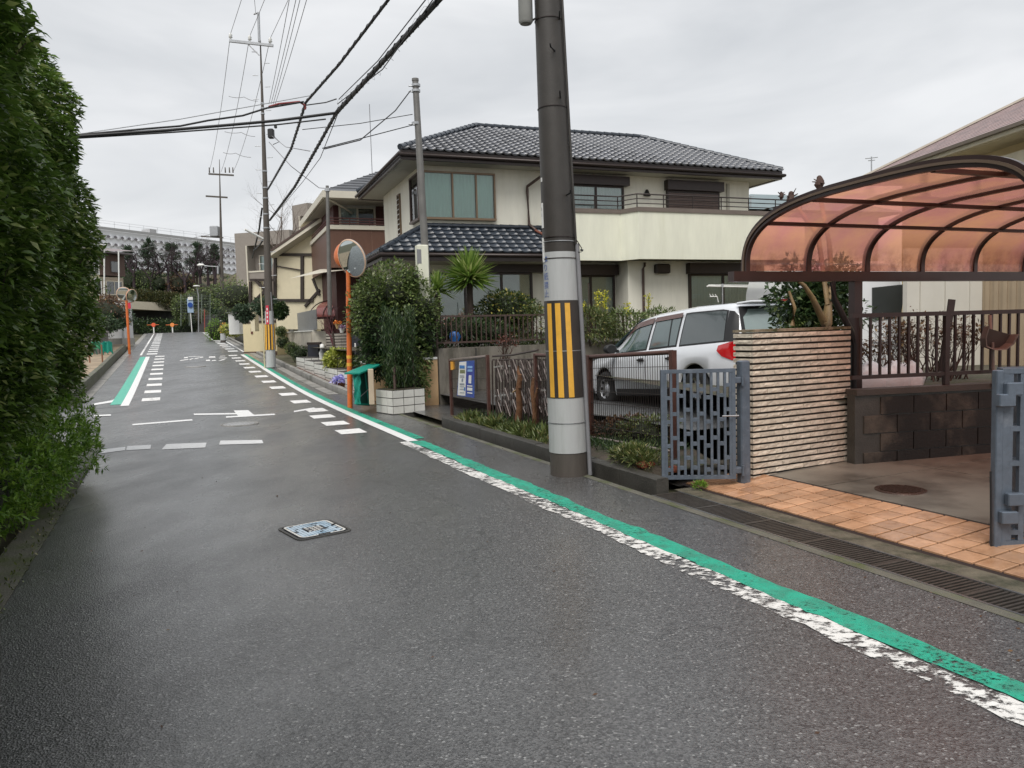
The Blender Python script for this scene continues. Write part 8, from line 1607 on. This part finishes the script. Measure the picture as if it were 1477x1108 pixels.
# overpass slab with hedge on top
fr = FF(186, 256, 92, 96); t_ = thing('concrete_canopy', 'pale concrete slab edge below the long hedge at the top of the street', 'concrete slab', fr.p(0, 0, 5)); a0, zt = fr.px(186, 434); a1, zb = fr.px(250, 446); f = [fr.px(x, y) for x, y in ((186, 445.5), (250, 449), (250, 438), (186, 434))]; mb = MB(); ps = [fr.p(a, 0, z_) for a, z_ in f]; mb.add(ps + [p + fr.v * 3 for p in ps], [(0, 1, 2, 3)[::-1], (0, 1, 5, 4), (1, 2, 6, 5), (2, 3, 7, 6), (3, 0, 4, 7), (4, 5, 6, 7)], False); mb.build('slab', mat('pale_slab', (.46, .42, .33), .7, var=.1), t_)
fr8 = FF(186, 322, 95, 97); t_ = thing('dark_wall', 'very dark overgrown wall, underpass shade in its colour, under the concrete slab beyond the crest', 'wall', fr8.p(0, 0, 1)); mb = MB(); prect(fr8, mb, 186, 444, 281, 492, 0, .5); mb.build('wall', mat('underpass_shade', (.022, .022, .020), .9, var=.5, scale=2), t_); mb = MB(); prect(fr8, mb, 302, 450, 322, 490, -4, .5); mb.build('wall', MATS['underpass_shade'], t_)  # near-black colour paints the shade of the underpass below the slab
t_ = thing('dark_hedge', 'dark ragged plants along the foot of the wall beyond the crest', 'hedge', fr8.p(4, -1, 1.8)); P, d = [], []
for k in range(14): p_, d_ = blob_pts(at(194 + k * 7, 471, 93), (.8, .6, .9), 260, .4, .5, k); P.append(p_); d.append(d_)
leaf_obj('foliage', np.concatenate(P), np.concatenate(d), .22, L_DARK, t_, .5, .8, 2)
t_ = thing('long_hedge', 'long clipped olive hedge running along the top of the concrete slab', 'hedge', at(230, 435, 96)); mb = MB(); Lh = []; P, d = [], []
for k in range(15): p_, d_ = blob_pts(at(190 + k * 5.6, 428 + k * .45, 95), (.75, .9, 1.0), 500, .15, .35, k + 20); P.append(p_); d.append(d_)
leaf_obj('foliage', np.concatenate(P), np.concatenate(d), .18, leafmat('olive_leaf', (.03, .04, .012), (.10, .11, .035), (.16, .11, .04)), t_, .55, .7, 2)
mb = MB(); mb.bar(at(188, 430, 96), at(272, 437, 96), 1.2, 1.6); mb.build('shade_core', COREM, t_)
for k, (px, py, r_, m_, lb) in enumerate(((193, 405, (2.2, 1.6, 1.7), L_DARK, 'dark green shrub left on the slope above the hedge'), (212, 408, (1.7, 1.6, 1.6), L_MID, 'round mid green shrub in the middle of the slope above the hedge'), (228, 411, (1.6, 1.6, 1.3), L_DARK, 'dark shrub right of the round green one on the slope'), (262, 411, (1.8, 1.5, 1.5), L_BROWN, 'tawny dead shrub on the slope behind the lamp'), (150, 437, (2.0, 1.5, 1.3), L_CON, 'dark clipped shrub behind the left mirror'), (290, 432, (2.2, 1.5, 1.5), L_MID, 'green shrub above the stairs left side'), (262, 447, (1.1, 1, 1.6), L_MID, 'ivy mass left of the stairs'), (312, 440, (2.0, 1.5, 1.6), L_DARK, 'dark shrub above the right end of the stairs'), (325, 425, (2, 1.4, 1.5), L_MID, 'green shrub behind the distant pole'))):
    Yd = 99 if k < 4 else 91; q = at(px, py, Yd); bush('slope_shrub', lb, 'shrub', q, r_, 1200, .24, m_, seed=140 + k)
FT_ = mat('fence_green_grey', (.20, .24, .20), .5); t_ = thing('net_fence', 'tall thin wire net fence in front of the hedge by the stairs', 'fence', at(285, 450, 88))
for x in (261, 273, 291, 303): mb = MB(); mb.tube([at(x, 470, 88), at(x, 424, 88)], .04, 4); mb.build('post', FT_, t_)
mb = MB(); 
for i in range(20): mb.tube([at(261 + i * 2.2, 460, 88), at(261 + i * 2.2, 426, 88)], .009, 3)
for i in range(9): mb.tube([at(261, 427 + i * 4, 88), at(303, 427 + i * 4, 88)], .009, 3)
mb.build('netting', FT_, t_, kind='stuff')
# conifers and cherry trees on the slope
def conifer(label, px, ytop, ybot, Yd, seed, w_=.24):
    g = np.random.default_rng(seed); b, tp_c = at(px, ybot, Yd), at(px, ytop, Yd); Hc = (tp_c - b).length; t = thing('conifer', label, 'tree', b, group='conifers before the white building'); mb = MB(); mb.tube([b, tp_c], [.16, .02], 6); mb.build('trunk', BARK, t); P, d = [], []
    mb = MB()
    for k in range(46):
        f = g.random() ** .8; a = g.uniform(0, 6.28); L = Hc * w_ * (1 - f) ** .75 * g.uniform(.5, 1.2) + .15; o = b.lerp(tp_c, .12 + .88 * f); e = o + V((math.cos(a) * L, math.sin(a) * L, L * g.uniform(-.1, .5))); mb.tube([o, e], [.03, .01], 3)
        for j in range(60): q = o.lerp(e, g.random() ** .6); P.append([q.x + g.normal(0, .13), q.y + g.normal(0, .13), q.z + g.normal(0, .12)]); d.append([math.cos(a) * .5, math.sin(a) * .5, .5])
    mb.build('branches_or_core', BARK, t); leaf_obj('foliage', P, d, .32, L_CON, t, .35, .6, 2)
conifer('second conifer from the left, tallest, against the white building', 214, 347, 412, 104, 1, .34); conifer('third conifer from the left against the white building', 247, 350, 414, 104, 2, .40); conifer('fourth conifer, near the distant pole, against the white building', 284, 352, 414, 104, 3, .36); conifer('leftmost short conifer beside the brown house roof', 184, 358, 410, 104, 4, .26); conifer('dark narrow conifer just behind the distant pole', 309, 356, 414, 104, 5, .26)
CH_ = mat('cherry_bark', (.035, .022, .026), .85, var=.3)
for k, (px, yb_, Hc, sd, lb) in enumerate(((194, 415, 6.2, 11, 'leftmost'), (219, 424, 6.2, 12, 'second'), (244, 424, 7.5, 13, 'middle'), (268, 428, 7.0, 14, 'fourth'), (290, 425, 8.0, 15, 'fifth'), (312, 424, 7.5, 16, 'rightmost'), (181, 418, 5.5, 21, 'small leftmost rear'), (207, 414, 5.5, 22, 'small rear one between leftmost and second'), (232, 414, 6.2, 23, 'rear one between second and middle'), (257, 416, 6.2, 24, 'rear one between middle and fourth'), (280, 416, 6.6, 25, 'rear one between fourth and fifth'), (301, 418, 6.6, 26, 'rear one between fifth and rightmost'))):
    q = at(px, yb_, 98 if sd < 20 else 102); bare_tree('bare_tree', lb + ' dark bare tree on the slope above the crest', q, Hc, group='dark bare trees on the slope', seed=sd, depth=7, r=.2, spread=.75, m=CH_, up=.05)
# white patterned building
fr = FF(100, 345, 118, 150, 400); _, zt1_ = fr.px(130, 329); _, zt2_ = fr.px(335, 353); zt_ = (zt1_ + zt2_) / 2; L = 52; t_ = thing('white_building', 'long white building with rows of small lens shaped openings on the far skyline', 'building', fr.p(20, 5, 5)); FW = mat('white_facade', (.80, .81, .84), .6, var=.05, scale=.5)
mb = MB(); fr.box(mb, -14, L, .3, 14, 2, zt_); mb.build('wall', FW, t_); mb = MB(); fr.box(mb, -14.2, L + .2, -.2, .1, zt_ + .002, zt_ + .4); mb.build('roof_edge', mat('grey_edge', (.36, .36, .36), .6), t_)
mb = MB(); mbd = MB(); pu, pv = 1.28, 1.22
for j in range(12):
    for i in range(int((L + 14) / pu)):
        a, z_ = -13.3 + i * pu, zt_ - 1.0 - j * pv; c_ = [fr.p(a - pu / 2, .29, z_), fr.p(a, .29, z_ - pv / 2), fr.p(a + pu / 2, .29, z_), fr.p(a, .29, z_ + pv / 2)]; pk = fr.p(a, -.05, z_ + .3)
        if j < 11: q_ = [fr.p(a, .28, z_ - .1), fr.p(a + pu / 2, .28, z_ - pv / 2), fr.p(a + pu, .28, z_ - .1), fr.p(a + pu / 2, .08, z_ - .22), fr.p(a + pu / 2, .28, z_ + pv / 2 - .1)]; mb.add(q_, [(0, 1, 3), (1, 2, 3), (2, 4, 3), (4, 0, 3)], False)
        w2 = .36; h2 = .22; mbd.add([fr.p(a + w2 * x_, -.02 + .05 * y_, z_ + h2 * y_) for x_, y_ in ((-1, -.1), (-.5, -.8), (0, -1), (.5, -.8), (1, -.1), (.5, .7), (0, 1), (-.5, .7))], [tuple(range(8))], False)
mb.build('facade_relief', FW, t_, kind='stuff'); mbd.build('openings', mat('opening_dark', (.13, .12, .13), .7), t_, kind='stuff')
mb = MB()
for i in range(22): mb.tube([fr.p(-8 + i * 2.8, .5, zt_ + .3), fr.p(-8 + i * 2.8, .5, zt_ + 1.5)], .03, 3)
for z_ in (1.5, 1.1): mb.tube([fr.p(-8, .5, zt_ + z_), fr.p(L, .5, zt_ + z_)], .025, 3)
mb.build('roof_railing', mat('thin_grey_rail', (.45, .46, .47), .5), t_); mb = MB(); prect(fr, mb, 216, 330, 226, 337, 1, 3); mb.build('roof_unit', mat('grey_edge', (.36, .36, .36), .6), t_)
# ------------------------------------------------------------------ left houses
fr = FF(112, 160, 62, 64, 400); t_ = thing('house', 'pale yellow house with white roof edge half hidden behind the hedge, up the street left', 'house', fr.p(1, 1, h(60))); mb = MB(); prect(fr, mb, 100, 366, 148, 470, .3, 6); mb.build('wall', mat('pale_yellow_wall', (.60, .56, .36), .7), t_); mb = MB(); prect(fr, mb, 98, 354, 154, 359, -.4, 6.5); mb.build('roof_edge', WHITEP, t_); f = [(96, 354), (156, 354), (142, 345), (112, 340)]; mb = MB(); ps = [fr.p(fr.px(x, y)[0], -.4 if i < 2 else 2.6, fr.px(x, y)[1]) for i, (x, y) in enumerate(f)]; mb.add(ps, [(0, 1, 2, 3)], False); mb.build('roof', mat('pale_roof', (.48, .47, .44), .5), t_)
for (x0, y0, x1, y1) in ((135, 372, 142, 395), (136, 402, 146, 425)): a0, z1__ = fr.px(x0, y0, .3); a1, z0__ = fr.px(x1, y1, .3); window(fr, t_, a0, a1, z0__, z1__, .3, (), WHITEP, ROOMD, None, GLASSD, .06, .08)
mb = MB(); mb.tube([fr.p(fr.px(148, 360)[0], -.3, fr.px(148, 360)[1]), fr.p(fr.px(148, 480)[0], -.3, fr.px(148, 480)[1])], .06, 6); mb.build('downpipe', WHITEP, t_)
fr = FF(150, 195, 68, 71, 400); t_ = thing('house', 'brown wooden house with grey tiled roof left of the street crest', 'house', fr.p(1, 1, h(66))); mb = MB(); prect(fr, mb, 146, 366, 181, 399, .3, 5); mb.build('wall', mat('brown_boards', (.12, .075, .06), .7, var=.2, aniso=(8, 8, .3)), t_); mb = MB(); prect(fr, mb, 146, 399.2, 182, 470, .3, 5); mb.build('wall', mat('beige_lower_wall', (.36, .30, .23), .7), t_); mb = MB(); prect(fr, mb, 138, 363, 191, 365.5, -.5, 5.5); mb.build('eave', mat('dark_eave', (.12, .11, .11), .5), t_)
ps = [fr.p(fr.px(x, y)[0], b, fr.px(x, y)[1]) for x, y, b in ((137, 363, -.5), (191, 363, -.5), (178, 354.5, 2.5), (140, 353, 2.5))]; mb = MB(); mb.add(ps, [(0, 1, 2, 3)], False); mb.build('roof', mat('grey_mauve_tiles', (.23, .19, .19), .5, var=.2, aniso=(1, 1, 6)), t_)
a0, z1__ = fr.px(160, 378, .3); a1, z0__ = fr.px(171, 392, .3); window(fr, t_, a0, a1, z0__, z1__, .3, (), GREYM, ROOMD, None, GLASSD, .06, .08); a0, z1__ = fr.px(153, 406, .3); a1, z0__ = fr.px(176, 425, .3); window(fr, t_, a0, a1, z0__, z1__, .3, ((a0 + a1) / 2,), CT, ROOMD, None, GLASSD, .06, .08)
t_ = thing('flag_pole', 'thin pale pole in front of the brown wooden house', 'pole', at(171.5, 430, 60)); mb = MB(); mb.tube([at(172, 440, 60), at(171, 362, 60)], .05, 6); mb.build('pole', WHITEP, t_)
# white walls and pillar by the left mirror
fr = FF(170, 196, 47, 50, 470); t_ = thing('white_wall', 'tall white rendered wall end behind the left orange mirror post', 'wall', fr.p(0, 0, h(46))); mb = MB(); prect(fr, mb, 176.5, 436, 193, 492, 0, 1.2); mb.build('wall', mat('bright_render', (.62, .62, .62), .6, var=.06), t_); mb = MB(); prect(fr, mb, 171, 450, 176.4, 488, .1, 1.2); mb.build('wall', MATS['bright_render'], t_); mb = MB(); prect(fr, mb, 176, 488, 195, 497, -.5, .4); mb.build('base', CONCL, t_)
s0_, s1_ = 41, 44.5; t_ = thing('stone_wall', 'grey block wall with white coping beside the sandy lot', 'wall', W(42, -3.3)); mb = MB(); mb.box(W(40.5, -3.1, -.2), D * 6.5, -Rr * .25, V((0, 0, 1.5))); mb.box(W(40.5, -3.1, -.2), -Rr * 5, D * .25, V((0, 0, 1.5))); mb.build('wall', CONC, t_)
mb = MB(); mb.box(W(40.4, -3.05, 1.31), D * 6.7, -Rr * .35, V((0, 0, .08))); mb.box(W(40.4, -3.41, 1.31), -Rr * 4.7, D * .35, V((0, 0, .08))); mb.build('coping', CONCL, t_)
for k in range(9): mb = MB(); mb.box(W(40.8 + k * .7, -3.095, -.1), D * .05, Rr * .012, V((0, 0, 1.35))); mb.build('joint_strip', DARKC, t_)
for k, (px, py, Yd, r_, m_, lb) in enumerate(((140, 452, 44, (1.8, 1.2, .9), L_BROWN, 'brownish garden pine mass behind the block wall'), (163, 455, 45, (1.1, .8, .55), L_CON, 'dark cloud pruned garden pine left of the white wall'), (128, 470, 42, (1.5, 1, .8), L_DARK, 'dark shrub behind the sandy lot next to the hedge'), (150, 468, 43, (.8, .6, .45), L_CON, 'lower dark cloud pruned pine pad over the block wall'), (167, 467, 44, (.6, .5, .25), L_CON, 'small dark pine pad against the white wall'), (152, 440, 46, (.9, .7, .5), L_BROWN, 'rusty brown shrub below the yellow house'))):
    q = at(px, py, Yd); bush('garden_pine' if m_ is not L_DARK else 'shrub', lb, 'shrub', q, r_, 1200, .15, m_, seed=160 + k, base=V((q.x, q.y, h(42))))
# green net trestles and stakes on the sandy lot
for k, (px, lb) in enumerate(((140, 'green net draped trestle on the sandy lot, left one'), (156, 'denser green net draped trestle on the sandy lot, right one'))):
    q = at(px, 516, 35); t_ = thing('net_trestle', lb, 'trestle', q); wq = 9 / F * 35
    for dx in (-1, 1):
        mb = MB(); mb.tube([q + V((dx * wq * .8, 0, 0)), q + V((dx * wq * .45, 0, .7))], .02, 5); mb.tube([q + V((dx * wq * .4, .3, 0)), q + V((dx * wq * .45, 0, .7))], .02, 5); mb.build('leg', GN, t_)
    mb = MB(); mb.tube([q + V((-wq * .6, 0, .7)), q + V((wq * .6, 0, .7))], .03, 5); mb.build('bar', GN, t_)
    mb = MB(); vs = [q + V((wq * .7 * (i / 5 - 1), -.05 - .1 * math.sin(i + k), .72 - j * (.11 + .05 * k) - .05 * math.sin(i * 2.1))) for j in range(4) for i in range(11)]; mb.add(vs, [(j * 11 + i, j * 11 + i + 1, j * 11 + 12 + i, j * 11 + 11 + i) for j in range(3) for i in range(10)], True); mb.build('net', GN if k else mat('light_green_net', (.06, .30, .16), .6), t_)
for k, (px, py, lb) in enumerate(((130, 530, 'rusty stake at the edge of the sandy lot, left one'), (148, 525, 'rusty stake at the edge of the sandy lot, right one'))):
    q = at(px, py, 30); t_ = thing('stake', lb, 'stake', q); mb = MB(); mb.tube([q - V((0, 0, .3)), q + V((0, 0, .75))], .03, 5); mb.build('stake', mat('rusty_stake', (.25, .11, .06), .7), t_)
